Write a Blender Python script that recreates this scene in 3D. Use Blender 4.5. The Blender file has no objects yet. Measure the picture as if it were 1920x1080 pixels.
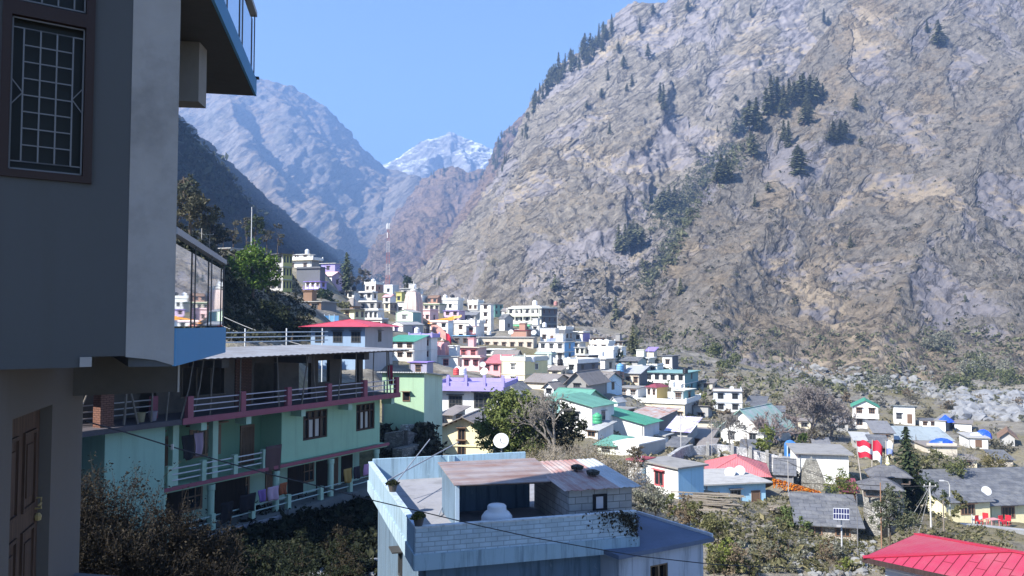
import bpy, bmesh, math, random
import numpy as np
from mathutils import Vector, Matrix, Euler
from mathutils.bvhtree import BVHTree
sc = bpy.context.scene
COL = sc.collection
R = math.radians
rng = random.Random(7)

# ------------------------------------------------------------------ camera, sky, sun, exposure
F = 1500.0                       # focal length in pixels of the 1920 wide photograph
PITCH = math.atan(70.0 / F)
cam_d = bpy.data.cameras.new('camera')
cam_d.sensor_width = 36.0
cam_d.lens = 36.0 * F / 1920.0
cam_d.clip_start = 0.1
cam_d.clip_end = 30000.0
cam = bpy.data.objects.new('camera', cam_d)
COL.objects.link(cam)
cam.location = (0, 0, 0)
cam.rotation_euler = (R(90) + PITCH, 0, 0)
sc.camera = cam

SUN_AZ = Vector((-0.82, -0.57)).normalized()
SUN_EL = R(39)
sunv = Vector((SUN_AZ.x * math.cos(SUN_EL), SUN_AZ.y * math.cos(SUN_EL), math.sin(SUN_EL)))
sd = bpy.data.lights.new('sun', 'SUN')
sd.energy = 5.0
sd.angle = R(0.5)
sd.color = (1.0, 0.955, 0.88)
sun = bpy.data.objects.new('sun', sd)
COL.objects.link(sun)
sun.location = (0, 0, 400)
sun.rotation_euler = (-sunv).to_track_quat('-Z', 'Y').to_euler()

w = bpy.data.worlds.new('World')
sc.world = w
w.use_nodes = True
nt = w.node_tree
bg = nt.nodes['Background']
sky = nt.nodes.new('ShaderNodeTexSky')
sky.sky_type = 'NISHITA'
sky.sun_disc = False
sky.sun_elevation = SUN_EL
sky.sun_rotation = math.atan2(SUN_AZ.x, SUN_AZ.y)
sky.altitude = 1500
sky.air_density = 1.0
sky.dust_density = 0.3
sky.ozone_density = 4.0
nt.links.new(sky.outputs[0], bg.inputs[0])
bg.inputs[1].default_value = 0.084

sc.view_settings.view_transform = 'Standard'
sc.view_settings.look = 'None'
sc.view_settings.exposure = 1.75
sc.view_settings.gamma = 1.0
sc.view_settings.use_curve_mapping = False
sc.render.engine = 'CYCLES'
sc.cycles.use_denoising = True
sc.cycles.max_bounces = 6
sc.cycles.diffuse_bounces = 3
sc.cycles.glossy_bounces = 3
sc.cycles.transmission_bounces = 4
sc.cycles.transparent_max_bounces = 12
sc.cycles.volume_bounces = 0
sc.cycles.caustics_reflective = False
sc.cycles.caustics_refractive = False

# ------------------------------------------------------------------ pixel <-> world helpers
CP, SP = math.cos(PITCH), math.sin(PITCH)
def ray(px, py):
    x = (px - 960.0) / F
    u = (540.0 - py) / F
    return Vector((x, CP - SP * u, SP + CP * u))
def P(px, py, Y):
    r = ray(px, py)
    return r * (Y / r.y)
def PZ(px, py, z):
    r = ray(px, py)
    return r * (z / r.z)
def zat(py, Y):
    return P(960, py, Y).z

def srgb(*c):
    if len(c) == 1: c = c[0]
    return tuple(((v / 255.0) / 12.92 if v / 255.0 <= 0.04045 else ((v / 255.0 + 0.055) / 1.055) ** 2.4) for v in c)

# ------------------------------------------------------------------ numpy noise
def _h(i, j, k):
    h = (i * 374761393 + j * 668265263 + k * 1103515245) & 0xffffffff
    h = ((h ^ (h >> 13)) * 1274126177) & 0xffffffff
    h = ((h ^ (h >> 16)) * 2246822519) & 0xffffffff
    return ((h ^ (h >> 15)) & 0xffffff) / float(0xffffff)
def vnoise(p):
    i = np.floor(p).astype(np.int64)
    f = p - i
    u = f * f * f * (f * (f * 6 - 15) + 10)
    r = 0
    for a in (0, 1):
        wx = u[..., 0] if a else 1 - u[..., 0]
        for b in (0, 1):
            wy = u[..., 1] if b else 1 - u[..., 1]
            for c in (0, 1):
                wz = u[..., 2] if c else 1 - u[..., 2]
                r = r + wx * wy * wz * _h(i[..., 0] + a, i[..., 1] + b, i[..., 2] + c)
    return r * 2 - 1
def fbm(p, o=5, lac=2.03, g=0.5):
    r, a, n = 0, 1.0, 0
    for k in range(o):
        r = r + a * vnoise(p + 17.3 * k); n += a
        p = p * lac; a *= g
    return r / n
def ridged(p, o=5, lac=2.07, g=0.55):
    r, a, n = 0, 1.0, 0
    for k in range(o):
        r = r + a * (1 - np.abs(vnoise(p + 11.7 * k)) * 2); n += a
        p = p * lac; a *= g
    return r / n

# ------------------------------------------------------------------ objects
def tag(o, label=None, cat=None, group=None, kind=None):
    if label: o['label'] = label
    if cat: o['category'] = cat
    if group: o['group'] = group
    if kind: o['kind'] = kind
    return o
def empty(name, loc=(0, 0, 0), rz=0.0, label=None, cat=None, group=None):
    o = bpy.data.objects.new(name, None)
    o.empty_display_size = 0.2
    COL.objects.link(o)
    o.location = loc
    o.rotation_euler = (0, 0, rz)
    return tag(o, label, cat, group)
def mobj(name, mesh, parent=None, loc=None):
    o = bpy.data.objects.new(name, mesh)
    COL.objects.link(o)
    if parent is not None: o.parent = parent
    if loc is not None: o.location = loc
    return o

class MB:
    """collects faces; build() links them as one mesh object"""
    def __init__(s):
        s.v, s.f, s.m = [], [], []
    def add(s, vs, fs, mi=0):
        n = len(s.v)
        s.v += [tuple(v) for v in vs]
        s.f += [tuple(n + i for i in f) for f in fs]
        s.m += [mi] * len(fs)
        return s
    def box(s, x0, x1, y0, y1, z0, z1, mi=0):
        vs = [(x0, y0, z0), (x1, y0, z0), (x1, y1, z0), (x0, y1, z0), (x0, y0, z1), (x1, y0, z1), (x1, y1, z1), (x0, y1, z1)]
        return s.add(vs, [(0, 3, 2, 1), (4, 5, 6, 7), (0, 1, 5, 4), (1, 2, 6, 5), (2, 3, 7, 6), (3, 0, 4, 7)], mi)
    def bar(s, a, b, wd, ht, mi=0, up=(0, 0, 1)):
        a, b = Vector(a), Vector(b)
        d = (b - a).normalized()
        u = Vector(up)
        if abs(d.dot(u)) > 0.95: u = Vector((0, 1, 0))
        r = d.cross(u).normalized() * wd / 2
        t = r.cross(d).normalized() * ht / 2
        vs = [a - r - t, a + r - t, a + r + t, a - r + t, b - r - t, b + r - t, b + r + t, b - r + t]
        return s.add(vs, [(0, 3, 2, 1), (4, 5, 6, 7), (0, 1, 5, 4), (1, 2, 6, 5), (2, 3, 7, 6), (3, 0, 4, 7)], mi)
    def tube(s, pts, r0, r1=None, n=6, mi=0, cap=True):
        pts = [Vector(p) for p in pts]
        if r1 is None: r1 = r0
        base = len(s.v)
        k = len(pts)
        for i, p in enumerate(pts):
            d = (pts[min(i + 1, k - 1)] - pts[max(i - 1, 0)])
            if d.length < 1e-9: d = Vector((0, 0, 1))
            d.normalize()
            u = Vector((0, 0, 1)) if abs(d.z) < 0.9 else Vector((1, 0, 0))
            a = d.cross(u).normalized()
            b = d.cross(a)
            rr = r0 + (r1 - r0) * i / max(k - 1, 1)
            for j in range(n):
                t = 2 * math.pi * j / n
                s.v.append(tuple(p + (a * math.cos(t) + b * math.sin(t)) * rr))
        for i in range(k - 1):
            for j in range(n):
                s.f.append((base + i * n + j, base + i * n + (j + 1) % n, base + (i + 1) * n + (j + 1) % n, base + (i + 1) * n + j))
                s.m.append(mi)
        if cap:
            s.f.append(tuple(base + j for j in range(n))); s.m.append(mi)
            s.f.append(tuple(base + (k - 1) * n + j for j in reversed(range(n)))); s.m.append(mi)
        return s
    def lathe(s, prof, n=16, mi=0, c=(0, 0, 0)):
        base = len(s.v)
        for r, z in prof:
            for j in range(n):
                t = 2 * math.pi * j / n
                s.v.append((c[0] + r * math.cos(t), c[1] + r * math.sin(t), c[2] + z))
        for i in range(len(prof) - 1):
            for j in range(n):
                s.f.append((base + i * n + j, base + i * n + (j + 1) % n, base + (i + 1) * n + (j + 1) % n, base + (i + 1) * n + j))
                s.m.append(mi)
        s.f.append(tuple(base + j for j in reversed(range(n)))); s.m.append(mi)
        s.f.append(tuple(base + (len(prof) - 1) * n + j for j in range(n))); s.m.append(mi)
        return s
    def prism(s, poly, z0, z1, mi=0):
        n = len(poly)
        vs = [(x, y, z0) for x, y in poly] + [(x, y, z1) for x, y in poly]
        fs = [tuple(reversed(range(n))), tuple(range(n, 2 * n))] + [(i, (i + 1) % n, n + (i + 1) % n, n + i) for i in range(n)]
        return s.add(vs, fs, mi)
    def sheet(s, a, b, c, d, t, mi=0):
        """thick sheet a,b,c,d (counter-clockwise seen from above) with thickness t downwards along the normal"""
        a, b, c, d = map(Vector, (a, b, c, d))
        nrm = (b - a).cross(d - a).normalized() * t
        vs = [a - nrm, b - nrm, c - nrm, d - nrm, a, b, c, d]
        return s.add(vs, [(0, 3, 2, 1), (4, 5, 6, 7), (0, 1, 5, 4), (1, 2, 6, 5), (2, 3, 7, 6), (3, 0, 4, 7)], mi)
    def mesh(s, name, mats, smooth=False):
        me = bpy.data.meshes.new(name)
        me.from_pydata(s.v, [], s.f)
        if not isinstance(mats, (list, tuple)): mats = [mats]
        for m in mats: me.materials.append(m)
        if len(mats) > 1: me.polygons.foreach_set('material_index', s.m)
        if smooth: me.polygons.foreach_set('use_smooth', [True] * len(s.f))
        me.update()
        return me
    def build(s, name, mats, parent=None, smooth=False, loc=None):
        return mobj(name, s.mesh(name, mats, smooth), parent, loc)

# ------------------------------------------------------------------ materials
class NB:
    def __init__(s, name):
        s.m = bpy.data.materials.new(name)
        s.m.use_nodes = True
        s.t = s.m.node_tree
        s.b = s.t.nodes['Principled BSDF']
        s.b.inputs['Roughness'].default_value = 0.85
        s.b.inputs['Specular IOR Level'].default_value = 0.25
        s.tc = s.t.nodes.new('ShaderNodeTexCoord')
        s._g = None
    def L(s, a, b): s.t.links.new(a, b)
    def N(s, ty, **kw):
        n = s.t.nodes.new(ty)
        for k, v in kw.items(): setattr(n, k, v)
        return n
    def obj(s, scale=(1, 1, 1), rot=(0, 0, 0)):
        m = s.N('ShaderNodeMapping')
        m.inputs['Scale'].default_value = scale
        m.inputs['Rotation'].default_value = rot
        s.L(s.tc.outputs['Object'], m.inputs['Vector'])
        return m.outputs[0]
    def dip(s, ang, across, along):
        # coordinates turned so that z runs across beds dipping at `ang` in the x-z plane
        m = s.N('ShaderNodeMapping', vector_type='TEXTURE')
        m.inputs['Rotation'].default_value = (R(12), -ang, R(8))
        m.inputs['Scale'].default_value = (along, along, across)
        s.L(s.tc.outputs['Object'], m.inputs['Vector'])
        return m.outputs[0]
    def noise(s, vec, scale, detail=4, rough=0.55, dist=0.0):
        n = s.N('ShaderNodeTexNoise')
        n.inputs['Scale'].default_value = scale
        n.inputs['Detail'].default_value = detail
        n.inputs['Roughness'].default_value = rough
        n.inputs['Distortion'].default_value = dist
        s.L(vec, n.inputs['Vector'])
        return n.outputs['Fac']
    def ramp(s, fac, stops):
        n = s.N('ShaderNodeValToRGB')
        e = n.color_ramp.elements
        while len(e) < len(stops): e.new(0.5)
        for el, (p, c) in zip(e, stops):
            el.position = p
            el.color = (c[0], c[1], c[2], 1) if not isinstance(c, (int, float)) else (c, c, c, 1)
        s.L(fac, n.inputs[0])
        return n.outputs[0]
    def mix(s, fac, a, b, mode='MIX'):
        n = s.N('ShaderNodeMix', data_type='RGBA', blend_type=mode)
        for sock, v in ((n.inputs[0], fac), (n.inputs[6], a), (n.inputs[7], b)):
            if isinstance(v, (int, float)): sock.default_value = v
            elif isinstance(v, (tuple, list)): sock.default_value = (*v[:3], 1)
            else: s.L(v, sock)
        return n.outputs[2]
    def math(s, op, a, b=0.0, clamp=False):
        n = s.N('ShaderNodeMath', operation=op, use_clamp=clamp)
        for sock, v in ((n.inputs[0], a), (n.inputs[1], b)):
            if isinstance(v, (int, float)): sock.default_value = v
            else: s.L(v, sock)
        return n.outputs[0]
    def sep(s, vec):
        n = s.N('ShaderNodeSeparateXYZ')
        s.L(vec, n.inputs[0])
        return n.outputs
    def col(s, c):
        if isinstance(c, (tuple, list)): s.b.inputs['Base Color'].default_value = (*c[:3], 1)
        else: s.L(c, s.b.inputs['Base Color'])
        return s
    def bump(s, h, strength=0.5, dist=0.1):
        n = s.N('ShaderNodeBump')
        n.inputs['Strength'].default_value = strength
        n.inputs['Distance'].default_value = dist
        s.L(h, n.inputs['Height'])
        s.L(n.outputs[0], s.b.inputs['Normal'])
        return s
    def rough(s, v): s.b.inputs['Roughness'].default_value = v; return s

_cache = {}
def cached(fn):
    def g(*a):
        k = (fn.__name__,) + a
        if k not in _cache: _cache[k] = fn(*a)
        return _cache[k]
    return g
def sc3(c, k): return tuple(min(1, x * k) for x in c)

@cached
def plaster(c, dirt=0.55):
    """painted render: blotches, streaks running down, a dirty foot"""
    n = NB('plaster')
    v = n.obj()
    big = n.noise(v, 0.5, 5, 0.6)
    st = n.noise(n.obj((2.2, 2.2, 0.12)), 1.5, 4, 0.6)
    fine = n.noise(v, 9, 3, 0.6)
    f = n.math('MULTIPLY', n.math('SUBTRACT', big, 0.45, True), 2.2, True)
    g = n.math('MULTIPLY', n.math('SUBTRACT', st, 0.52, True), 3.5, True)
    a = n.math('MULTIPLY', n.math('ADD', n.math('MULTIPLY', f, 0.6), n.math('MULTIPLY', g, 0.8)), dirt, True)
    grime = (c[0] * 0.45 + 0.03, c[1] * 0.45 + 0.027, c[2] * 0.42 + 0.022)
    cc = n.mix(a, c, grime)
    cc = n.mix(n.math('MULTIPLY', fine, 0.25), cc, sc3(c, 0.82))
    if dirt >= .75:      # old weathered render: dark runs and peeling blotches
        s2 = n.noise(n.obj((4.5, 4.5, .35)), 1.1, 6, .68)
        cc = n.mix(n.ramp(s2, [(.50, 0.0), (.66, .62)]), cc, (c[0] * .32, c[1] * .33, c[2] * .33))
        s3 = n.noise(v, 1.7, 8, .72, .5)
        cc = n.mix(n.ramp(s3, [(.60, 0.0), (.64, .5)]), cc, (c[0] * .8 + .10, c[1] * .8 + .10, c[2] * .8 + .09))
    n.col(cc).rough(0.8)
    n.bump(fine, 0.25, 0.01)
    return n.m

@cached
def concrete(c, dirt=0.5):
    n = NB('concrete')
    v = n.obj()
    a = n.noise(v, 0.7, 6, 0.65)
    b = n.noise(v, 5.0, 5, 0.6)
    cc = n.ramp(a, [(0.3, sc3(c, 1 - 0.75 * dirt)), (0.5, c), (0.72, sc3(c, 1.15))])
    cc = n.mix(n.math('MULTIPLY', b, 0.5), cc, sc3(c, 0.6))
    n.col(cc).rough(0.9)
    n.bump(b, 0.4, 0.03)
    return n.m

@cached
def tin(c, c2, amt=0.35, axis='x', per=0.18):
    """corrugated sheet with stains; real waves come as bump across the sheet"""
    n = NB('corrugated_sheet')
    v = n.obj()
    a = n.noise(v, 0.8, 5, 0.65)
    st = n.noise(n.obj((3, .25, .25) if axis == 'x' else (.25, 3, .25)), 1.4, 4, 0.6)
    f = n.math('MULTIPLY', n.math('SUBTRACT', n.math('ADD', n.math('MULTIPLY', a, 0.6), n.math('MULTIPLY', st, 0.4)), 0.62 - amt * 0.35, True), 5.0, True)
    o = n.sep(n.tc.outputs['Object'])
    ph = n.math('MULTIPLY', o[0 if axis == 'x' else 1], 2 * math.pi / per)
    wv = n.math('SINE', ph)
    panel = n.math('FLOOR', n.math('MULTIPLY', o[0 if axis == 'x' else 1], 1 / 0.85))
    wn = n.N('ShaderNodeTexWhiteNoise', noise_dimensions='1D')
    n.L(panel, wn.inputs['W'])
    base = n.mix(n.math('MULTIPLY', wn.outputs['Value'], 0.5), c, sc3(c, 0.72))
    n.col(n.mix(f, base, c2)).rough(0.5)
    n.b.inputs['Specular IOR Level'].default_value = 0.4
    n.bump(wv, 0.6, 0.03)
    return n.m

@cached
def slates(c):
    """big split slates in rough courses"""
    n = NB('slate_roof')
    o = n.sep(n.tc.outputs['Object'])
    cmb = n.N('ShaderNodeCombineXYZ')
    n.L(o[0], cmb.inputs[0]); n.L(o[1], cmb.inputs[1])
    b = n.N('ShaderNodeTexBrick')
    n.L(cmb.outputs[0], b.inputs['Vector'])
    b.inputs['Scale'].default_value = 1.0; b.inputs['Brick Width'].default_value = .85; b.inputs['Row Height'].default_value = .55; b.inputs['Mortar Size'].default_value = .02
    b.inputs['Color1'].default_value = (*c, 1); b.inputs['Color2'].default_value = (*sc3(c, .7), 1); b.inputs['Mortar'].default_value = (*sc3(c, .45), 1)
    nz = n.noise(n.obj(), .9, 6, .65)
    cc = n.mix(n.ramp(nz, [(.45, 0.0), (.65, .7)]), b.outputs['Color'], (c[0] * 1.5, c[1] * 1.45, c[2] * 1.3))
    n.col(cc).rough(.7)
    n.bump(n.math('ADD', n.math('MULTIPLY', b.outputs['Fac'], -1.0), n.math('MULTIPLY', nz, .6)), .6, .04)
    return n.m

@cached
def paint(c, rough=0.5):
    n = NB('paint')
    v = n.obj()
    b = n.noise(v, 3, 5, 0.6)
    n.col(n.mix(n.math('MULTIPLY', b, 0.6), c, sc3(c, 0.65))).rough(rough)
    return n.m

@cached
def flat(c, rough=0.7):
    n = NB('plain')
    n.col(c).rough(rough)
    return n.m

@cached
def wood(c):
    n = NB('wood')
    g = n.noise(n.obj((12, 12, 0.8)), 2.0, 5, 0.6)
    n.col(n.ramp(g, [(0.3, sc3(c, 0.5)), (0.6, c), (0.8, sc3(c, 1.25))])).rough(0.75)
    n.bump(g, 0.3, 0.01)
    return n.m

@cached
def glass_dark(c=(0.02, 0.025, 0.03)):
    n = NB('window_glass')
    n.col(c).rough(0.12)
    n.b.inputs['Specular IOR Level'].default_value = 0.5
    return n.m

@cached
def blockwork(c, bw=0.4, bh=0.2, mort=0.35):
    """courses of blocks laid round a wall: brick texture on (x+y, z)"""
    n = NB('blockwork')
    o = n.sep(n.tc.outputs['Object'])
    cmb = n.N('ShaderNodeCombineXYZ')
    n.L(n.math('ADD', o[0], o[1]), cmb.inputs[0]); n.L(o[2], cmb.inputs[1])
    b = n.N('ShaderNodeTexBrick')
    n.L(cmb.outputs[0], b.inputs['Vector'])
    b.inputs['Scale'].default_value = 1.0
    b.inputs['Brick Width'].default_value = bw
    b.inputs['Row Height'].default_value = bh
    b.inputs['Mortar Size'].default_value = 0.012
    b.inputs['Color1'].default_value = (*c, 1)
    b.inputs['Color2'].default_value = (*sc3(c, 0.86), 1)
    b.inputs['Mortar'].default_value = (*sc3(c, mort), 1)
    nz = n.noise(n.obj(), 2.2, 6, 0.65)
    cc = n.mix(n.math('MULTIPLY', n.math('SUBTRACT', nz, 0.4, True), 1.8, True), b.outputs['Color'], sc3(c, 0.5))
    n.col(cc).rough(0.9)
    hh = n.math('ADD', n.math('MULTIPLY', b.outputs['Fac'], -1.0), n.math('MULTIPLY', nz, 0.5))
    n.bump(hh, 0.6, 0.03)
    return n.m

@cached
def stonework(c):
    n = NB('rubble_stone')
    v = n.N('ShaderNodeTexVoronoi')
    v.inputs['Scale'].default_value = 4.5
    n.L(n.obj((1, 1, 1.7)), v.inputs['Vector'])
    e = n.N('ShaderNodeTexVoronoi', feature='DISTANCE_TO_EDGE')
    e.inputs['Scale'].default_value = 4.5
    n.L(n.obj((1, 1, 1.7)), e.inputs['Vector'])
    k = n.sep(v.outputs['Color'])
    cc = n.ramp(k[0], [(0.0, sc3(c, 0.6)), (0.5, sc3(c, .9)), (1.0, sc3(c, 1.2))]); cc = n.mix(n.ramp(n.noise(n.obj(), .8, 6, .65), [(.42, 0.0), (.62, .75)]), cc, sc3(c, .38))
    ed = n.math('MULTIPLY', e.outputs['Distance'], 9.0, True)
    n.col(n.mix(ed, sc3(c, 0.4), cc)).rough(0.95)
    n.bump(ed, 0.8, 0.06)
    return n.m

@cached
def foliage(c1, c2, trans=0.25):
    n = NB('foliage')
    g = n.N('ShaderNodeNewGeometry')
    cc = n.ramp(g.outputs['Random Per Island'], [(0.0, sc3(c1, 0.7)), (0.5, c1), (1.0, c2)])
    n.col(cc).rough(0.75)
    n.b.inputs['Specular IOR Level'].default_value = 0.15
    if trans > 0:
        tr = n.N('ShaderNodeBsdfTranslucent')
        n.L(cc, tr.inputs['Color'])
        mx = n.N('ShaderNodeMixShader')
        mx.inputs[0].default_value = trans
        n.L(n.b.outputs[0], mx.inputs[1]); n.L(tr.outputs[0], mx.inputs[2])
        n.L(mx.outputs[0], n.t.nodes['Material Output'].inputs['Surface'])
    return n.m

@cached
def bark(c):
    n = NB('bark')
    a = n.noise(n.obj((4, 4, 1)), 3, 5, 0.6)
    n.col(n.ramp(a, [(0.3, sc3(c, 0.6)), (0.7, sc3(c, 1.2))])).rough(0.9)
    return n.m

def rock_mat(name, rock, grass, scrub, S=1.0, grass_amt=0.5, scrub_amt=0.35, snow=None, slab=None, bump=2.8):
    """mountain face: dipping rock bands, dry grass on the easier slopes, dark scrub spots; S scales metres"""
    n = NB(name)
    v = n.obj((1 / S, 1 / S, 1 / S))
    dip = n.dip(R(42), .45 * S, 2.6 * S)
    big = n.noise(v, 0.010, 6, 0.6, 0.6)
    mid = n.noise(v, 0.045, 7, 0.66, 0.4)
    fine = n.noise(v, 0.30, 7, 0.72)
    band = n.noise(dip, 0.10, 8, 0.68, 0.5)
    bandf = n.noise(dip, 0.45, 6, 0.7)
    rk = n.ramp(band, [(0.25, sc3(rock, 0.6)), (0.42, sc3(rock, 0.86)), (0.55, rock), (0.75, sc3(rock, 1.22))])
    sl = None
    if slab:
        sl = n.ramp(n.noise(n.dip(R(50), 1.0 * S, 2.4 * S), 0.020, 5, 0.55, 1.0), [(0.52, 0.0), (0.56, 1.0)])
        rk = n.mix(n.math('MULTIPLY', sl, .9), rk, slab)
    g = n.N('ShaderNodeNewGeometry')
    nz = n.sep(g.outputs['Normal'])[2]
    gm = n.math('ADD', n.math('ADD', n.math('MULTIPLY', mid, 1.1), n.math('MULTIPLY', big, 1.3)), n.math('MULTIPLY', nz, 0.5))
    gf = n.math('MULTIPLY', n.math('SUBTRACT', gm, 1.85 - grass_amt, True), 5.0, True)
    gcol = n.mix(fine, sc3(grass, 0.62), sc3(grass, 1.3))
    c = n.mix(gf, rk, gcol)
    sm = n.math('ADD', n.math('MULTIPLY', fine, 0.85), n.math('MULTIPLY', n.noise(v, 0.025, 4, 0.5), 0.7))
    sf = n.math('MULTIPLY', n.math('SUBTRACT', sm, 1.12 - scrub_amt, True), 7.0, True)
    c = n.mix(n.math('MULTIPLY', sf, 0.8), c, scrub)
    c = n.mix(n.ramp(bandf, [(0.36, 0.6), (0.46, 0.0)]), c, sc3(rock, 0.42))
    if snow:
        sn = n.math('ADD', n.math('MULTIPLY', mid, 0.9), n.math('MULTIPLY', nz, 0.55))
        c = n.mix(n.math('MULTIPLY', n.math('SUBTRACT', sn, snow, True), 5.0, True), c, (0.8, 0.83, 0.88))
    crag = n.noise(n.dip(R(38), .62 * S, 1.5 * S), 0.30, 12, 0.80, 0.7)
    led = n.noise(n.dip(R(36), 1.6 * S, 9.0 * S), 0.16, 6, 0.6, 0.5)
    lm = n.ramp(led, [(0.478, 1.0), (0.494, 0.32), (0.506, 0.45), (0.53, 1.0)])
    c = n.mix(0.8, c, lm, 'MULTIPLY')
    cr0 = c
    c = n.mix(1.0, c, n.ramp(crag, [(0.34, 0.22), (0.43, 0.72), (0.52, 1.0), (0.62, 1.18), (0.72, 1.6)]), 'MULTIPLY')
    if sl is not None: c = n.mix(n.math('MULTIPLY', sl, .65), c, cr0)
    n.col(c).rough(0.95)
    n.b.inputs['Specular IOR Level'].default_value = 0.1
    h = n.math('ADD', n.math('MULTIPLY', crag, 1.3), n.math('MULTIPLY', band, 0.8)); h = n.math('ADD', h, n.math('MULTIPLY', mid, 0.35)); h = n.math('ADD', h, n.math('MULTIPLY', fine, 0.9))
    _ = n.math('ADD', n.math('MULTIPLY', band, 1.2), n.math('ADD', n.math('MULTIPLY', fine, 0.45), n.math('MULTIPLY', bandf, 0.5)))
    h = n.math('ADD', h, n.math('MULTIPLY', n.ramp(led, [(0.47, 0.0), (0.50, 1.0)]), .5))
    if sl is not None: h = n.math('MULTIPLY', h, n.math('SUBTRACT', 1.0, n.math('MULTIPLY', sl, .6)))
    n.bump(h, 1.0, bump * S)
    return n.m
# ------------------------------------------------------------------ mountains
def grid_mesh(name, pts, mat, smooth=True):
    nv, nu, _ = pts.shape
    me = bpy.data.meshes.new(name)
    idx = np.arange(nv * nu).reshape(nv, nu)
    q = np.stack([idx[:-1, :-1], idx[:-1, 1:], idx[1:, 1:], idx[1:, :-1]], -1).reshape(-1, 4)
    me.vertices.add(nv * nu)
    me.vertices.foreach_set('co', pts.reshape(-1).astype(np.float32))
    me.loops.add(q.size)
    me.loops.foreach_set('vertex_index', q.reshape(-1).astype(np.int32))
    me.polygons.add(len(q))
    me.polygons.foreach_set('loop_start', (np.arange(len(q)) * 4).astype(np.int32))
    me.polygons.foreach_set('use_smooth', [smooth] * len(q))
    me.update(calc_edges=True)
    me.materials.append(mat)
    return me, q
SURF = []            # (bvh) of everything one can plant a tree on
def rays_np(px, py):
    x = (px - 960.0) / F
    u = (540.0 - py) / F
    return np.stack([x, CP - SP * u, SP + CP * u], -1)
def mountain(name, crest, base, nu, nv, amp, wl, mat, label=None, dpow=1.0, gully=0.5, lines=(), back=0.5, seed=0, dipamp=0.3, jagk=1.0):
    c = np.array(crest, float); b = np.array(base, float)
    def resample(a):
        d = np.r_[0, np.cumsum(np.hypot(np.diff(a[:, 0]), np.diff(a[:, 1])))]
        return lambda t: np.stack([np.interp(t * d[-1], d, a[:, k]) for k in range(3)], -1)
    t = np.linspace(0, 1, nu)
    C = resample(c)(t); B = resample(b)(t)
    v = np.linspace(-0.06, 1, nv)
    pxy = B[None, :, :2] + (C - B)[None, :, :2] * v[:, None, None]
    vv = np.sign(v) * np.abs(v) ** dpow
    d = B[None, :, 2] + (C - B)[None, :, 2] * vv[:, None]
    r = rays_np(pxy[..., 0], pxy[..., 1])
    p = r * (d / r[..., 1])[..., None]
    # back side so that the mountain is a solid form
    nb = 14
    out = [p]
    crestp = p[-1]
    hgt = np.maximum(crestp[:, 2] + 60, 20)
    for k in range(1, nb + 1):
        s = k / nb
        q = crestp.copy()
        q[:, 1] += hgt * back * s * 1.6
        q[:, 0] += q[:, 0] / np.maximum(q[:, 1], 1) * hgt * back * s
        q[:, 2] -= hgt * s ** 1.3
        out.append(q[None])
    p = np.concatenate(out, 0)
    du = np.gradient(p, axis=1); dv = np.gradient(p, axis=0)
    nrm = np.cross(du, dv)
    nrm /= np.maximum(np.linalg.norm(nrm, axis=-1, keepdims=True), 1e-9)
    flip = np.sign((nrm * (-p)).sum(-1, keepdims=True)); flip[flip == 0] = 1
    nrm[:nv] *= flip[:nv]
    nrm[nv:] = np.array([0, 0, 1.0])
    q = p / wl + seed * 13.7
    n1 = ridged(q, 6) - 0.35
    aniso = q * np.array([2.6, 2.6, 0.8])
    n2 = ridged(aniso + 3.1, 5) - 0.35
    a = R(42)
    dipz = q[..., 2] * math.cos(a) - q[..., 0] * math.sin(a) + 0.2 * q[..., 1]
    dal = q[..., 2] * math.sin(a) + q[..., 0] * math.cos(a)
    dq = np.stack([dal * 1.1, q[..., 1] * 1.0, dipz * 4.0], -1)
    n3 = ridged(dq + 9.1, 5) - .35
    disp = amp * (n1 * (1 - gully) + n2 * gully + n3 * dipamp)
    jag = jagk * amp * (0.26 * fbm(q * 7, 5) + 0.30 * (ridged(q * np.array([14, 14, 20.]), 4) - .3) + 0.14 * vnoise(q * 31))
    lease = np.ones(p.shape[:2]); lease[:nv] = (1 - np.clip(v, 0, 1) ** 5)[:, None]; lease[nv:] = 0
    for (pl, hgt_, wid) in lines:                # explicit ribs (+) and gullies (-), along polylines of the face
        pl = np.array(pl, float)
        best = np.full(p.shape[:2], 1e9)
        fr = np.concatenate([pxy, np.full((nb,) + pxy.shape[1:], 1e6)], 0)
        for i in range(len(pl) - 1):
            A, Bq = pl[i], pl[i + 1]
            ab = Bq - A
            tt = np.clip(((fr - A) @ ab) / (ab @ ab), 0, 1)
            dd = np.linalg.norm(fr - (A + tt[..., None] * ab), axis=-1)
            best = np.minimum(best, dd)
        disp = disp + hgt_ * np.maximum(0, 1 - best / wid) ** 1.2 * lease
    ease = np.ones(p.shape[:2]); ease[:nv] = np.clip((v[:, None] + 0.06) / 0.12, 0.1, 1)
    ease[:nv] *= 1 - 0.72 * np.clip(v[:, None], 0, 1) ** 4
    ease[nv:] *= 0.28
    p = p + nrm * (disp * ease + jag * np.maximum(ease, 0.75))[..., None]
    me, quads = grid_mesh(name, p, mat)
    o = mobj(name, me)
    tag(o, kind='structure')
    SURF.append((o, BVHTree.FromPolygons([tuple(x) for x in p.reshape(-1, 3)], [tuple(x) for x in quads.tolist()])))
    return o
def hit(px, py, only=None):
    d = ray(px, py).normalized()
    best = None
    for o, t in SURF:
        if only and o.name.split('.')[0] not in only: continue
        h = t.ray_cast(Vector((0, 0, 0)), d)
        if h[0] is not None and (best is None or h[3] < best[1]): best = (h[0], h[3])
    return best[0] if best else None

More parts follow.
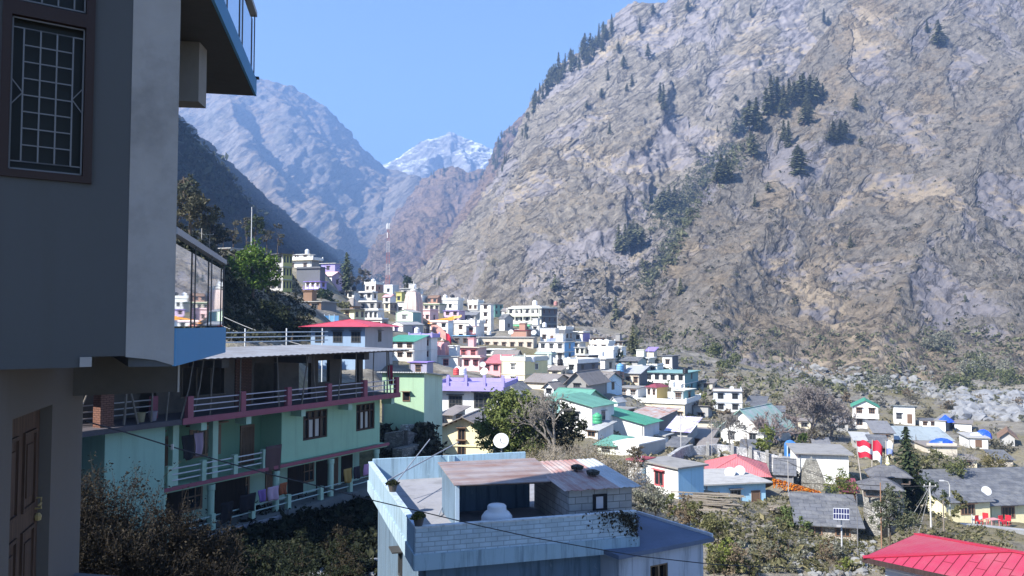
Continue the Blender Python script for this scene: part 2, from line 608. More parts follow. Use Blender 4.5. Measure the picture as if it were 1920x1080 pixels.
rock_near = rock_mat('rock_near', (0.270, 0.242, 0.206), (0.300, 0.245, 0.178), (0.11, 0.105, 0.068), 1.0, 0.33, 0.22, slab=(0.185, 0.172, 0.184))
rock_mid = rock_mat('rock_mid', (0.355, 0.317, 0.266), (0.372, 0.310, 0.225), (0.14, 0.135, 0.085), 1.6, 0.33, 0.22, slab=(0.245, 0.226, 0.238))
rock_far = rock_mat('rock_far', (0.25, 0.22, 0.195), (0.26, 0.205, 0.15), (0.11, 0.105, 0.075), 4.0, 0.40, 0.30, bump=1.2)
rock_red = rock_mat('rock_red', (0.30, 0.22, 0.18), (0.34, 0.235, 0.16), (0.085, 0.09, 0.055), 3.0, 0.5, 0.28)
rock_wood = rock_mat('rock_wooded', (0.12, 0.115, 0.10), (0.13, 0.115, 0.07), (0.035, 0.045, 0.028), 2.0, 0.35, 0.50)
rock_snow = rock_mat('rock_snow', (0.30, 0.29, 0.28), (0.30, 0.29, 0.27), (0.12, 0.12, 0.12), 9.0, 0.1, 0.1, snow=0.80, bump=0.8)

# nearest rock face on the right, bounded on its left by a diagonal rib
mountain('mountain',
    [(1178, 648, 335), (1205, 590, 365), (1235, 530, 395), (1290, 400, 465), (1350, 315, 520), (1420, 225, 575), (1500, 120, 640), (1570, 30, 690), (1650, -80, 740), (2000, -330, 880), (2700, -420, 900)],
    [(1172, 655, 325), (1185, 658, 322), (1200, 660, 320), (1300, 664, 312), (1420, 690, 300), (1600, 705, 292), (1800, 712, 285), (1920, 716, 280), (2300, 740, 270), (2800, 780, 255)],
    520, 420, 8, 120, rock_near, gully=0.3, seed=1, dipamp=0.5, jagk=.8,
    lines=[([(1690, 0), (1600, 180), (1450, 420), (1330, 600)], 10, 80), ([(1920, 150), (1760, 420), (1640, 660)], 9, 90), ([(1540, 40), (1480, 260), (1380, 420)], -6, 50)])
# the mountain behind it, falling to the valley on the left
mountain('mountain',
    [(758, 532, 900), (800, 497, 930), (850, 445, 950), (890, 392, 970), (930, 330, 990), (962, 272, 1000), (985, 212, 1000), (998, 188, 1000), (1012, 165, 1010), (1050, 122, 1020), (1110, 82, 1040), (1140, 44, 1050), (1165, 22, 1060), (1188, 3, 1060), (1215, 6, 1060), (1250, 4, 1060), (1275, -20, 1060), (1400, -80, 1080), (1700, -160, 1100), (1900, -200, 1150)],
    [(755, 545, 860), (790, 553, 780), (850, 563, 640), (900, 575, 560), (960, 592, 480), (1050, 612, 410), (1150, 640, 362), (1200, 655, 350), (1300, 650, 420), (1500, 640, 560), (1800, 640, 700)],
    460, 400, 17, 170, rock_mid, gully=0.4, seed=4, dipamp=0.35,
    lines=[([(1190, 5), (1130, 120), (1080, 260), (1000, 420), (930, 520)], 22, 60), ([(1420, 0), (1330, 150), (1240, 330), (1160, 500), (1120, 590)], -14, 70), ([(1250, 170), (1240, 240), (1300, 290)], 15, 30), ([(1050, 130), (1020, 240), (960, 400)], 16, 40)])
# darker wooded shoulder past it
mountain('mountain',
    [(800, 470, 1500), (850, 420, 1600), (890, 360, 1650), (915, 312, 1700), (935, 262, 1700), (960, 233, 1720), (985, 214, 1750), (1010, 190, 1760), (1100, 120, 1800)],
    [(790, 530, 1250), (830, 540, 1200), (900, 545, 1150), (1000, 560, 1100), (1100, 560, 1100)],
    140, 140, 34, 260, rock_red, gully=0.5, seed=6, lines=[([(985, 214), (930, 330), (880, 420)], 30, 30)])
# reddish hill that closes the valley
mountain('mountain',
    [(670, 520, 2100), (695, 480, 2150), (730, 425, 2200), (765, 372, 2250), (795, 338, 2300), (822, 318, 2300), (850, 312, 2300), (875, 324, 2300), (900, 318, 2350), (925, 322, 2400), (960, 330, 2400), (1020, 350, 2400)],
    [(665, 545, 1500), (700, 548, 1450), (760, 552, 1400), (850, 552, 1400), (1020, 556, 1400)],
    170, 150, 42, 330, rock_red, gully=0.6, seed=8, lines=[([(850, 312), (790, 400), (730, 500)], 60, 45), ([(835, 320), (860, 420), (850, 500)], -50, 40)])
# the big hazy mountain on the left
mountain('mountain',
    [(120, 290, 2900), (240, 235, 2900), (335, 190, 2950), (375, 166, 3000), (420, 150, 3000), (470, 146, 3050), (500, 150, 3100), (545, 164, 3150), (580, 186, 3200), (612, 200, 3250), (640, 234, 3300), (680, 280, 3350), (722, 318, 3400), (760, 326, 3400), (797, 348, 3400), (830, 400, 3450), (880, 470, 3500)],
    [(100, 560, 1800), (300, 560, 1850), (450, 560, 1900), (600, 560, 2000), (700, 560, 2100), (800, 556, 2400), (890, 552, 2700)],
    330, 280, 95, 620, rock_far, gully=0.45, seed=11, jagk=0.45,
    lines=[([(480, 150), (530, 225), (600, 285), (690, 350), (750, 420), (800, 470)], 150, 60), ([(610, 200), (650, 290), (720, 370), (790, 400)], 110, 50), ([(420, 150), (440, 250), (520, 380), (620, 470)], 120, 60), ([(590, 240), (640, 300), (720, 390)], -110, 38), ([(470, 200), (490, 300), (560, 400)], -90, 40)])
# snowy summit
mountain('mountain',
    [(640, 360, 4154), (700, 318, 4154), (742, 300, 4154), (770, 280, 4187), (800, 264, 4187), (828, 258, 4221), (845, 246, 4221), (858, 256, 4221), (880, 262, 4221), (905, 270, 4221), (925, 282, 4221), (960, 330, 4221), (1050, 350, 4221)],
    [(640, 420, 3484), (800, 430, 3484), (900, 430, 3484), (1050, 430, 3484)],
    200, 120, 100, 540, rock_snow, gully=0.5, seed=15, jagk=0.5, lines=[([(845, 246), (820, 300), (790, 350)], 100, 25), ([(845, 246), (870, 300), (880, 340)], 90, 25)])
# shaded spur of the near slope on the left, running away up the valley
mountain('mountain',
    [(-1500, -560, 330), (-700, -400, 330), (-250, -190, 340), (60, -40, 360), (200, 96, 459), (290, 180, 540), (335, 226, 594), (380, 275, 666), (420, 325, 756), (460, 378, 864), (500, 424, 1008), (545, 470, 1188), (590, 512, 1404), (640, 545, 1620)],
    [(-1500, 640, 150), (-700, 560, 180), (-250, 490, 215), (60, 470, 234), (200, 470, 270), (290, 478, 315), (340, 482, 360), (390, 488, 414), (430, 492, 477), (470, 500, 576), (510, 512, 702), (555, 530, 900), (600, 548, 1152), (650, 560, 1440)],
    260, 200, 20, 210, rock_wood, gully=0.5, seed=21)
mountain('mountain',
    [(250, 150, 1050), (335, 215, 1140), (400, 283, 1245), (450, 322, 1350), (500, 372, 1470), (560, 424, 1620), (620, 462, 1800), (660, 484, 1980), (700, 506, 2175), (750, 530, 2400)],
    [(250, 520, 720), (400, 530, 840), (500, 535, 990), (560, 540, 1170), (620, 546, 1350), (680, 550, 1575), (760, 556, 1875)],
    220, 170, 34, 300, rock_wood, gully=0.5, seed=23)

# ------------------------------------------------------------------ ground control points (houses add their own feet)
GC = []
def gpt(px, py, Y): 
    p = P(px, py, Y); GC.append((p.x, p.y, p.z))
for a in [(1172, 655, 322), (1300, 664, 310), (1420, 690, 297), (1600, 705, 289), (1800, 712, 282), (1920, 716, 276), (2300, 745, 265),
          (1150, 640, 358), (1050, 612, 405), (960, 594, 475), (900, 577, 550), (850, 565, 630), (790, 555, 770), (755, 547, 850), (700, 548, 700), (660, 545, 600),
          (1600, 742, 255), (1450, 735, 235), (1350, 715, 235), (1500, 715, 280), (1750, 745, 255), (1850, 765, 225), (1915, 775, 215), (1880, 738, 258), (1700, 720, 280),
          (2100, 800, 215), (2100, 900, 140), (2200, 1000, 90), (1820, 800, 175), (1900, 830, 140),
          (1905, 880, 112), (1840, 880, 112), (1760, 850, 122), (1880, 850, 125), (1700, 830, 140),
          (1400, 1000, 46), (1340, 1060, 33), (1500, 1075, 41), (1600, 1060, 44), (1350, 960, 54), (1450, 985, 52), (1480, 940, 70),
          (870, 872, 66), (950, 885, 60), (1000, 905, 55), (1100, 930, 48), (760, 850, 56), (735, 820, 58), (760, 722, 75), (790, 718, 85), (740, 718, 92), (770, 712, 110), (720, 700, 120), (800, 880, 50), (900, 900, 48), (1050, 850, 80), (1150, 870, 78), (1850, 1010, 62), (1750, 1000, 58), (1950, 1100, 45), (1700, 960, 72),
          (430, 470, 118), (350, 432, 100), (452, 476, 122), (500, 562, 118), (530, 568, 124), (490, 548, 116), (545, 560, 135), (480, 625, 62), (430, 632, 58), (420, 560, 85), (380, 500, 80), (340, 445, 75),
          (560, 560, 150), (600, 560, 200), (640, 545, 260), (560, 600, 110)]:
    gpt(*a)
GC += [(-18, 28, -9.6), (-20, 38, -9.4), (-16, 46, -9.4), (-11, 36, -10.2), (-8.5, 28, -9.6), (-6, 40, -10.4), (-13.5, 34.5, -10.0), (-12, 38, -10.2), (-10.5, 41, -10.3), (-9, 44, -10.4), (-7.5, 47, -10.5), (-5.5, 50, -10.6), (-9, 38, -10.3), (-5, 45, -10.6), (-12, 44, -10.2), (-14, 40, -10.2), (-10, 49, -10.2), (-4, 56, -10.8), (-5.2, 60, -11), (-6, 66, -11.3), (-4, 62, -11.2), (-2, 50, -10.9), (0, 42, -10.8), (-13, 24, -8.6), (-7, 20, -8.8), (-10, 15, -7.6),
       (-2, 15, -9.6), (3, 17, -10), (9, 24, -10.2), (14, 20, -11), (25, 30, -14), (40, 40, -17), (60, 50, -20), (-30, 42, 2), (-40, 60, 5), (-60, 90, 22), (-30, 22, 7), (-36, 26, 12), (-28, 17, 3), (-33, 34, 6), (-26, 25, 3),  # high left points added as an unseen bank that shades the guesthouse end
       (-60, 40, 5), (-90, 60, 22), (-120, 120, 48), (-100, 10, 18), (0, 3, -7), (-10, 3, -6), (15, 5, -9.5), (40, 5, -16), (100, 20, -26), (0, -20, -6), (-40, -20, 2), (40, -40, -14)]
# ------------------------------------------------------------------ the town: specifications of the houses
K = dict(white=(.74, .735, .71), cool=(.58, .61, .64), cream=(.64, .58, .44), pale=(.62, .62, .54), yellow=(.74, .66, .36), lemon=(.78, .72, .46), beige=(.58, .52, .43),
         grey=(.27, .265, .26), lgrey=(.40, .395, .385), dgrey=(.2, .2, .21), pink=(.72, .50, .50), rose=(.70, .36, .38), red=(.52, .12, .13), maroon=(.26, .06, .08), brick=(.42, .24, .18),
         blue=(.22, .45, .72), sky=(.36, .60, .78), lblue=(.55, .70, .82), lilac=(.36, .31, .62), purple=(.30, .22, .62), mauve=(.58, .44, .60), teal=(.20, .36, .36), turq=(.22, .43, .36),
         mint=(.52, .74, .60), shadeblue=(.26, .36, .50), annexgreen=(.36, .52, .36), dimlilac=(.33, .32, .42), green=(.12, .42, .22), pgreen=(.62, .74, .58), olive=(.46, .44, .16), ochre=(.62, .44, .16), brown=(.24, .15, .10), slate=(.13, .135, .15), dark=(.07, .07, .07),
         tealroof=(.13, .32, .25), greenroof=(.07, .30, .20), pinkroof=(.55, .17, .18), redroof=(.58, .07, .10), steel=(.42, .43, .44), rust=(.36, .17, .11), dusty=(.24, .215, .20), pblue=(.33, .38, .40), olivegreen=(.10, .22, .08))
HS = []
def H(label, xl, xm, xr, yt, yb, Y, th, front, roof='flat', rc='grey', ns=1, nf=2, nd=0, **o):
    HS.append(dict(label=label, xl=xl, xm=xm, xr=xr, yt=yt, yb=yb, Y=Y, th=R(th), front=front, roof=roof, rc=rc, ns=ns, nf=nf, nd=nd, **o))
# --- lower right, nearest first
H('small white house with a sky blue end wall and grey slab roof', 1203, 1272, 1320, 879, 940, 66, 58, 'white', 'flat', 'grey', 1, 1, 0, side='sky', wf='red', ov=.3, rg=1)
H('low blue house with two brown doors and a slab roof carrying satellite dishes', 1322, 1436, 1448, 904, 957, 80, -12, 'sky', 'flat', 'lgrey', 1, 1, 0, side='lgrey', door=2, ov=.5, deep=7)
H('pale stone hut with a large grey slate roof before the flag shrine', 1502, 1607, 1618, 985, 1018, 60, 14, 'beige', 'sf', 'slate', 1, 2, 0, deep=4.0, rh=1.15, ov=.5, wall='stone')
H('cream cottage with a brown shuttered window and slate roof under the long houses', 1772, 1857, 1862, 938, 976, 82, -8, 'lemon', 'sf', 'slate', 1, 1, 0, deep=2.6, rh=.75, ov=.4, wf='brown', big=1)
H('long cream house with stone slab roof and plastic chairs in front', 1860, 2040, 2060, 938, 980, 86, -8, 'lemon', 'sf', 'slate', 1, 3, 0, deep=4.5, rh=1.3, ov=.6, wf='brown', big=1)
H('long low house with a ridge of loose stones behind the cream cottages', 1738, 1990, 2010, 908, 935, 100, -8, 'grey', 'sf', 'slate', 1, 2, 0, deep=4, rh=1.2, ov=.5, wall='stone')
H('white house with grey two-part slab roof and blue sheet behind the stone temple', 1498, 1592, 1618, 853, 912, 90, 12, 'white', 'flat', 'grey', 1, 0, 1, side='ochre', deep=7, ov=.5)
H('white house under the broad salmon pink hip roof', 1335, 1432, 1458, 892, 918, 86, 14, 'pale', 'hip', 'pinkroof', 1, 1, 0, deep=7, rh=1.5, ov=.8)
H('small dark sheds with slate lean-to roof beside the pink roof', 1455, 1488, 1500, 888, 910, 84, 20, 'dgrey', 'gx', 'slate', 1, 0, 0, deep=4, rh=1.2)
H('white walled house with big turquoise gable roof', 1352, 1432, 1500, 806, 842, 122, 40, 'white', 'gy', 'turq', 1, 2, 0, deep=11, rh=2.9, ov=.7, rust='steel')
H('small white hut with grey roof left of the turquoise roof', 1287, 1338, 1352, 802, 826, 128, 22, 'cream', 'sb', 'dusty', 1, 1, 0, ov=.5)
H('whitewashed two storey house by a young bare tree', 1338, 1392, 1398, 735, 775, 165, 14, 'cool', 'flat', 'dusty', 2, 2, 0, deep=8, ov=.3)
H('two storey white house with bright green gable roof and open veranda', 1600, 1647, 1664, 762, 806, 160, 22, 'white', 'gy', 'greenroof', 2, 2, 0, deep=6, rh=1.2, ov=.4, wf='brown', balc=1)
H('small white house with blue grey roof right of the green gable', 1676, 1716, 1726, 771, 795, 168, 24, 'white', 'sb', 'pblue', 1, 1, 0, deep=6, ov=.5, door=1)
H('white wall hut with a turquoise stripe next to the blue tarpaulin hut', 1727, 1757, 1762, 789, 803, 166, 18, 'white', 'flat', 'slate', 1, 2, 0, deep=4, ov=.2)
H('small white hut topped by a peaked blue tarpaulin', 1753, 1773, 1790, 790, 808, 158, 35, 'white', 'flat', 'grey', 1, 0, 0, ov=.2, side='dgrey')
H('long low white shed before the orange dirt bank', 1790, 1822, 1838, 795, 810, 160, 30, 'white', 'flat', 'dusty', 1, 0, 0, ov=.3, side='mauve')
H('white hut with blue tarpaulin bundled on its grey roof', 1817, 1853, 1862, 822, 840, 128, 16, 'white', 'flat', 'lgrey', 1, 0, 0, deep=6, ov=.3, door=1)
H('grey walled cottage with brown gable roof at far right', 1877, 1903, 1915, 818, 836, 130, 30, 'lgrey', 'gy', 'brown', 1, 0, 0, deep=6, rh=.8, ov=.5)
H('long low shed with pale blue sheet roof behind the cypress', 1680, 1785, 1805, 826, 838, 132, 10, 'slate', 'sf', 'pblue', 1, 0, 0, deep=7, rh=1.2, ov=.4)
H('low flat shed with a heap of blue tarpaulin on top', 1738, 1795, 1802, 838, 852, 118, 8, 'beige', 'flat', 'dusty', 1, 0, 0, deep=5, ov=.3)
# --- middle of the town
H('large white house with small bright green roof edge above the bare bushes', 1118, 1208, 1245, 795, 858, 108, 34, 'white', 'sr', 'greenroof', 1, 0, 0, side='cool', deep=5, rh=1.4, ov=.5)
H('plain white block with flat white roof below the green edge roof', 1150, 1198, 1248, 835, 856, 92, 40, 'white', 'flat', 'white', 1, 0, 0, side='lgrey', ov=.05)
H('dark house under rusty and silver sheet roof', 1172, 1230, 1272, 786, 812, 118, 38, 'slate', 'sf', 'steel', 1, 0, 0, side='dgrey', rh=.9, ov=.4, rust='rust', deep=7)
H('small white shed with pitched sheet roof beside the rusty roof', 1143, 1158, 1173, 753, 770, 130, 40, 'cool', 'gy', 'steel', 1, 0, 0, rh=.7, ov=.2)
H('hut draped with a crumpled blue and white tarpaulin', 1255, 1290, 1308, 808, 832, 112, 30, 'lgrey', 'sf', 'lilac', 1, 0, 0, rh=1.2, ov=.6, rust='white')
H('white house with teal stepped roofs beside the big bare tree', 1050, 1110, 1158, 762, 806, 106, 36, 'white', 'sr', 'tealroof', 1, 1, 1, side='white', rh=1.0, ov=.5, deep=6)
H('teal walled house with long teal sheet roof behind the leafy tree', 1032, 1090, 1145, 751, 790, 116, 38, 'teal', 'gx', 'tealroof', 1, 1, 0, side='mint', rh=1.4, ov=.6, deep=6)
H('long white two storey building with terrace and cream parapet', 1168, 1284, 1306, 758, 796, 146, 26, 'cream', 'par', 'white', 1, 6, 0, side='lgrey', deep=11, ov=.3, wf='brown', pc='white')  # right side greyer than the front, its shade put into the colour
H('small terrace room with maroon pyramid roof on the long white building', 1212, 1231, 1252, 727, 748, 152, 44, 'white', 'hip', 'maroon', 1, 2, 0, side='ochre', rh=.7, ov=.35)
H('pale teal roof room with round balcony at the right end of the white building', 1262, 1282, 1303, 733, 758, 150, 35, 'pblue', 'flat', 'pale', 1, 1, 1, side='teal', ov=.3, balc=1)
H('long pale teal house with wavy teal roof edge by the river', 1210, 1284, 1308, 700, 740, 188, 28, 'white', 'flat', 'teal', 2, 5, 1, side='teal', ov=.6, deep=12)
H('dark house with bright silver sheet canopy left of the teal house', 1170, 1199, 1212, 700, 726, 176, 26, 'beige', 'sf', 'steel', 1, 2, 0, side='slate', rh=1.2, ov=.5, deep=6)
H('pink and brick coloured house with blue water drum', 1128, 1149, 1170, 697, 724, 162, 38, 'pink', 'flat', 'lgrey', 1, 0, 2, side='brick', ov=.15)
H('tall narrow white and pink house with open shutters', 1126, 1135, 1154, 674, 700, 172, 34, 'white', 'flat', 'lgrey', 1, 0, 1, side='beige', ov=.4)
H('lilac walled house with dusty brown sheet roof', 1098, 1132, 1172, 715, 742, 138, 34, 'cool', 'gx', 'dusty', 1, 0, 1, side='lblue', rh=1.4, ov=.5, deep=7)  # pale blue side paints bluish shade onto the wall
H('grey gabled house with open loft beside the lilac house', 1063, 1100, 1112, 716, 738, 130, 28, 'grey', 'gy', 'dusty', 1, 1, 0, rh=1.6, ov=.6, deep=9)
H('small white house with teal gable end above the leafy tree', 1020, 1038, 1056, 726, 744, 128, 40, 'cool', 'gy', 'dusty', 1, 1, 0, side='teal', rh=.8, ov=.4)
H('long grey sheet roof shed in the middle of the town', 986, 1034, 1056, 716, 732, 142, 34, 'beige', 'gx', 'dusty', 1, 0, 0, rh=1.2, ov=.5, deep=7)
H('low shed with lilac gable and grey sheet roof', 940, 968, 990, 728, 748, 124, 40, 'lgrey', 'gy', 'slate', 1, 0, 0, side='lilac', rh=.9, ov=.5)
H('low dark shed under the lilac gable shed', 936, 962, 985, 745, 760, 112, 40, 'dgrey', 'sf', 'slate', 1, 0, 0, rh=.6, ov=.5)
H('cream and ochre two storey house with roof railings', 940, 984, 1027, 678, 728, 150, 38, 'cream', 'par', 'pale', 2, 1, 1, side='yellow', pc='pale', wf='white', ov=.1)
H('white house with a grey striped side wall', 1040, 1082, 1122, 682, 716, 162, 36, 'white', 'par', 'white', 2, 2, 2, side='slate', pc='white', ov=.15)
H('small white house with grey end wall and thin slab roof', 1083, 1103, 1122, 667, 681, 182, 40, 'white', 'flat', 'lgrey', 1, 1, 1, side='slate', ov=.5)
H('bright white flat roofed block with railings on its roof', 1104, 1150, 1158, 657, 676, 196, 20, 'white', 'par', 'white', 1, 0, 0, pc='white', ov=.1)
H('white terrace house with row of roof drums', 1106, 1140, 1152, 645, 656, 214, 26, 'white', 'par', 'white', 1, 2, 0, pc='white', ov=.1)
H('small white cube house beside the dark conifer', 1155, 1166, 1174, 651, 668, 205, 30, 'white', 'flat', 'white', 1, 1, 0, ov=.2)
H('low house with long thin dark slab roof above the white terraces', 1142, 1168, 1182, 640, 650, 228, 26, 'grey', 'flat', 'dusty', 1, 3, 0, ov=.6)
H('beige flat roof house at the edge of the far scrub', 1110, 1136, 1146, 633, 645, 238, 26, 'beige', 'flat', 'dusty', 1, 2, 0, ov=.5)
H('white hut with dark side by the boulders', 1242, 1261, 1272, 668, 690, 212, 30, 'white', 'flat', 'slate', 1, 1, 0, side='slate', ov=.4)
H('small open shed with blue tarpaulin roof by the boulders', 1212, 1226, 1232, 658, 672, 216, 28, 'beige', 'sf', 'purple', 1, 0, 0, rh=.8, ov=.4)
H('low white house with flat roof below the blue tarpaulin shed', 1182, 1216, 1228, 672, 686, 208, 26, 'pale', 'flat', 'white', 1, 3, 0, ov=.4)
H('white house behind the silver canopy house', 1165, 1196, 1212, 676, 692, 194, 30, 'lgrey', 'gx', 'slate', 1, 1, 0, rh=.8, ov=.5)
H('white house with long balcony and blue side wall', 1010, 1058, 1078, 642, 678, 205, 28, 'white', 'flat', 'lgrey', 2, 3, 1, side='blue', balc=1, ov=.3)
H('pale cyan house at the foot of the white balcony house', 1004, 1034, 1042, 664, 684, 182, 28, 'pblue', 'flat', 'mint', 1, 1, 0, ov=.2)
H('white house with blue tarpaulin lean-to below the green awning hotel', 1013, 1042, 1048, 616, 642, 232, 20, 'white', 'flat', 'white', 1, 1, 0, ov=.15, door=1)
H('grey arcaded house with dark red posts', 1047, 1060, 1074, 618, 640, 236, 34, 'slate', 'par', 'white', 1, 2, 2, side='lgrey', pc='white', ov=.1)
H('white porch house with purple side wall at the right edge of town', 1074, 1093, 1106, 624, 642, 240, 32, 'white', 'flat', 'cream', 1, 1, 0, side='lilac', ov=.5)  # lilac side stands for bluish shade on a white wall
H('cream three storey hotel with green awning', 953, 1015, 1045, 578, 622, 262, 34, 'pale', 'flat', 'white', 3, 0, 3, side='slate', ov=.5, special='hotel')  # slate right side is the cream wall with its shade painted in
H('long beige single storey house with dark doors', 890, 1000, 1014, 633, 657, 224, 12, 'beige', 'flat', 'lgrey', 1, 7, 0, side='beige', ov=.4, wf='brown')
H('low maroon roofed room on the terrace behind the beige house', 958, 988, 996, 620, 634, 236, 20, 'brick', 'flat', 'maroon', 1, 0, 0, ov=.3)
H('white house with a blue shaded gable left of the hotel', 936, 946, 962, 596, 620, 250, 40, 'white', 'gx', 'slate', 1, 0, 1, side='lgrey', rh=1.2, ov=.4)  # grey side colour includes the shade on this white gable
H('bright white building with long white balustrade', 852, 898, 908, 606, 640, 240, 18, 'white', 'par', 'white', 2, 2, 0, pc='white', ov=.2)
H('tall narrow white tower house', 900, 920, 926, 570, 625, 252, 18, 'white', 'flat', 'lgrey', 4, 1, 0, ov=.4)
H('turquoise painted house above the white tower house', 921, 927, 943, 571, 592, 275, 30, 'turq', 'flat', 'pblue', 2, 1, 2, side='turq', ov=.3)
H('white stepped house with railed roof', 877, 896, 906, 567, 584, 285, 30, 'white', 'par', 'white', 1, 2, 0, pc='white', ov=.1)
H('grey barrel roofed house behind the white balustrade', 866, 892, 904, 590, 606, 262, 26, 'lgrey', 'gx', 'dgrey', 1, 2, 0, rh=1.0, ov=.4)
H('purple and maroon house behind the orange canopy', 832, 860, 866, 583, 606, 256, 16, 'mauve', 'flat', 'purple', 2, 2, 0, ov=.3)
H('white twin terrace building at the top of the town', 830, 858, 864, 563, 582, 285, 16, 'white', 'par', 'white', 1, 3, 0, pc='white', ov=.2)
H('house with flat olive green roof', 794, 824, 831, 571, 585, 275, 16, 'beige', 'flat', 'olivegreen', 1, 3, 0, ov=.3)
H('brown roofed house on the upper skyline of the town', 800, 820, 828, 558, 570, 300, 20, 'brick', 'gx', 'brown', 1, 2, 0, rh=.9, ov=.3)
H('house with pink arched facade below the olive green roof', 786, 806, 822, 582, 604, 252, 24, 'pink', 'flat', 'pink', 1, 2, 1, ov=.3)
H('small white hut with red railing', 874, 892, 900, 612, 628, 232, 22, 'white', 'flat', 'pink', 1, 1, 0, ov=.2, balc=1)
H('blue grey house below the red railing hut', 848, 880, 888, 630, 650, 218, 16, 'slate', 'flat', 'blue', 1, 2, 0, ov=.2)
H('house with red wooden balcony and white canopy', 842, 896, 912, 652, 674, 180, 18, 'rose', 'flat', 'beige', 1, 3, 0, side='pink', ov=.6, wf='red')
H('white house with red trimmed window below the pink shrine', 814, 858, 866, 669, 694, 160, 16, 'white', 'flat', 'lgrey', 1, 1, 0, wf='red', ov=.3)
H('pink house with maroon windows beside the salmon tin roof', 866, 900, 908, 671, 694, 158, 18, 'pink', 'flat', 'beige', 1, 2, 0, ov=.4, wf='maroon')
H('red walled house under salmon tin roof', 905, 938, 954, 681, 702, 156, 24, 'rose', 'sf', 'pinkroof', 1, 2, 0, rh=1.3, ov=.4, wf='maroon', deep=6)
H('dusty roofed house above the salmon tin roof', 926, 968, 976, 664, 678, 178, 18, 'beige', 'gx', 'dusty', 1, 1, 0, rh=.9, ov=.4)
H('grey lilac house with slab roof behind the green annex', 768, 800, 812, 680, 706, 142, 22, 'dimlilac', 'flat', 'purple', 1, 1, 0, ov=.3)
H('white house with large grid window and maroon lower shutters', 770, 808, 820, 634, 676, 158, 20, 'white', 'par', 'lgrey', 2, 2, 0, wf='maroon', pc='lilac', ov=.3)
H('house shaded by a bright green roof sheet', 724, 776, 790, 640, 676, 152, 18, 'white', 'sf', 'greenroof', 2, 3, 0, rh=1.0, ov=.5, deep=6)
H('pale green house with white arched gable and grid window', 742, 774, 790, 585, 606, 212, 22, 'pgreen', 'gy', 'lgrey', 1, 1, 0, side='teal', rh=.7, ov=.2, wf='white', big=1)  # teal side is the green wall with shade mixed into the colour
H('house with white arched gable and lilac window', 730, 756, 794, 608, 630, 196, 30, 'white', 'gy', 'lgrey', 1, 1, 1, side='lgrey', rh=.7, ov=.2, wf='lilac')
H('cream tower house with dark right wall', 719, 731, 744, 568, 598, 232, 36, 'cream', 'flat', 'pale', 2, 1, 2, side='dgrey', ov=.3)  # right wall coloured dark grey to carry its shade
H('olive yellow house beside the pink temple tower', 742, 753, 760, 548, 568, 272, 28, 'olive', 'flat', 'olive', 1, 1, 0, ov=.3)
H('small house with red tin roof at the foot of the phone mast', 718, 732, 742, 556, 570, 262, 30, 'white', 'gx', 'rose', 1, 1, 0, rh=.8, ov=.3)
H('white house with long porch frame', 682, 708, 720, 582, 602, 196, 20, 'white', 'flat', 'white', 1, 3, 0, ov=.5)
H('yellow bungalow with brown doors above the red hip roof', 638, 664, 684, 580, 602, 172, 30, 'lemon', 'flat', 'dgrey', 1, 1, 2, ov=.9, wf='brown')
H('dark hut with steep grey pyramid roof', 644, 662, 676, 574, 582, 205, 35, 'brown', 'hip', 'dusty', 1, 0, 0, rh=2.2, ov=.4)
H('white house with grey slab roof above the dark pyramid roof', 634, 664, 672, 546, 562, 238, 20, 'white', 'flat', 'lgrey', 1, 2, 0, ov=.7)
H('white house with columned porch on the upper slope', 672, 698, 708, 549, 578, 232, 22, 'white', 'flat', 'dgrey', 2, 2, 1, ov=.5, balc=1)
H('white house cluster with small brick room beside the mast', 684, 704, 718, 533, 548, 290, 26, 'white', 'par', 'white', 1, 2, 1, side='brick', pc='white', ov=.1)
H('white base house below the mast', 720, 736, 748, 536, 552, 308, 28, 'cool', 'flat', 'white', 1, 1, 0, ov=.2)
H('pale house with flat roof right of the mast', 752, 782, 788, 541, 556, 300, 16, 'lgrey', 'flat', 'white', 1, 2, 0, ov=.5)
# --- upper left slope
H('yellow and grey four storey house with open roof floor', 506, 530, 543, 476, 548, 152, 42, 'lgrey', 'flat', 'slate', 3, 2, 3, side='olive', ov=.6, wf='dark')
H('white terraced building with cream roof ledge on the slope', 536, 584, 598, 488, 508, 222, 20, 'white', 'par', 'cream', 1, 2, 0, pc='white', ov=1.0, side='grey')
H('small white room on the roof of the terraced slope building', 548, 580, 588, 477, 488, 224, 20, 'white', 'flat', 'white', 1, 2, 0, ov=.4)
H('grey green plain house below the terraced building', 556, 600, 610, 503, 522, 214, 18, 'slate', 'flat', 'slate', 1, 0, 0, ov=.4)
H('lavender house with pale roof edge beside the tall cone tree', 602, 628, 638, 494, 512, 250, 20, 'lilac', 'flat', 'pale', 1, 1, 0, ov=.5)
H('mauve house with white balcony frames', 592, 622, 642, 516, 538, 236, 26, 'white', 'gx', 'pink', 1, 3, 1, side='mauve', rh=1.2, ov=.5)
H('purple balcony house with white arches', 572, 600, 612, 528, 556, 212, 22, 'white', 'flat', 'purple', 2, 3, 1, side='lilac', ov=.4, balc=1)
H('long dark walled shed on the shaded slope', 528, 602, 612, 566, 584, 142, 14, 'brown', 'flat', 'lgrey', 1, 3, 0, side='dgrey', ov=.3)
H('small white hut on the crest of the shaded slope', 414, 432, 440, 466, 476, 118, 22, 'white', 'flat', 'lgrey', 1, 1, 0, ov=.3)
H('dark low house beside the yellow and grey house', 455, 490, 508, 466, 480, 180, 20, 'dgrey', 'flat', 'slate', 1, 0, 0, ov=.4)
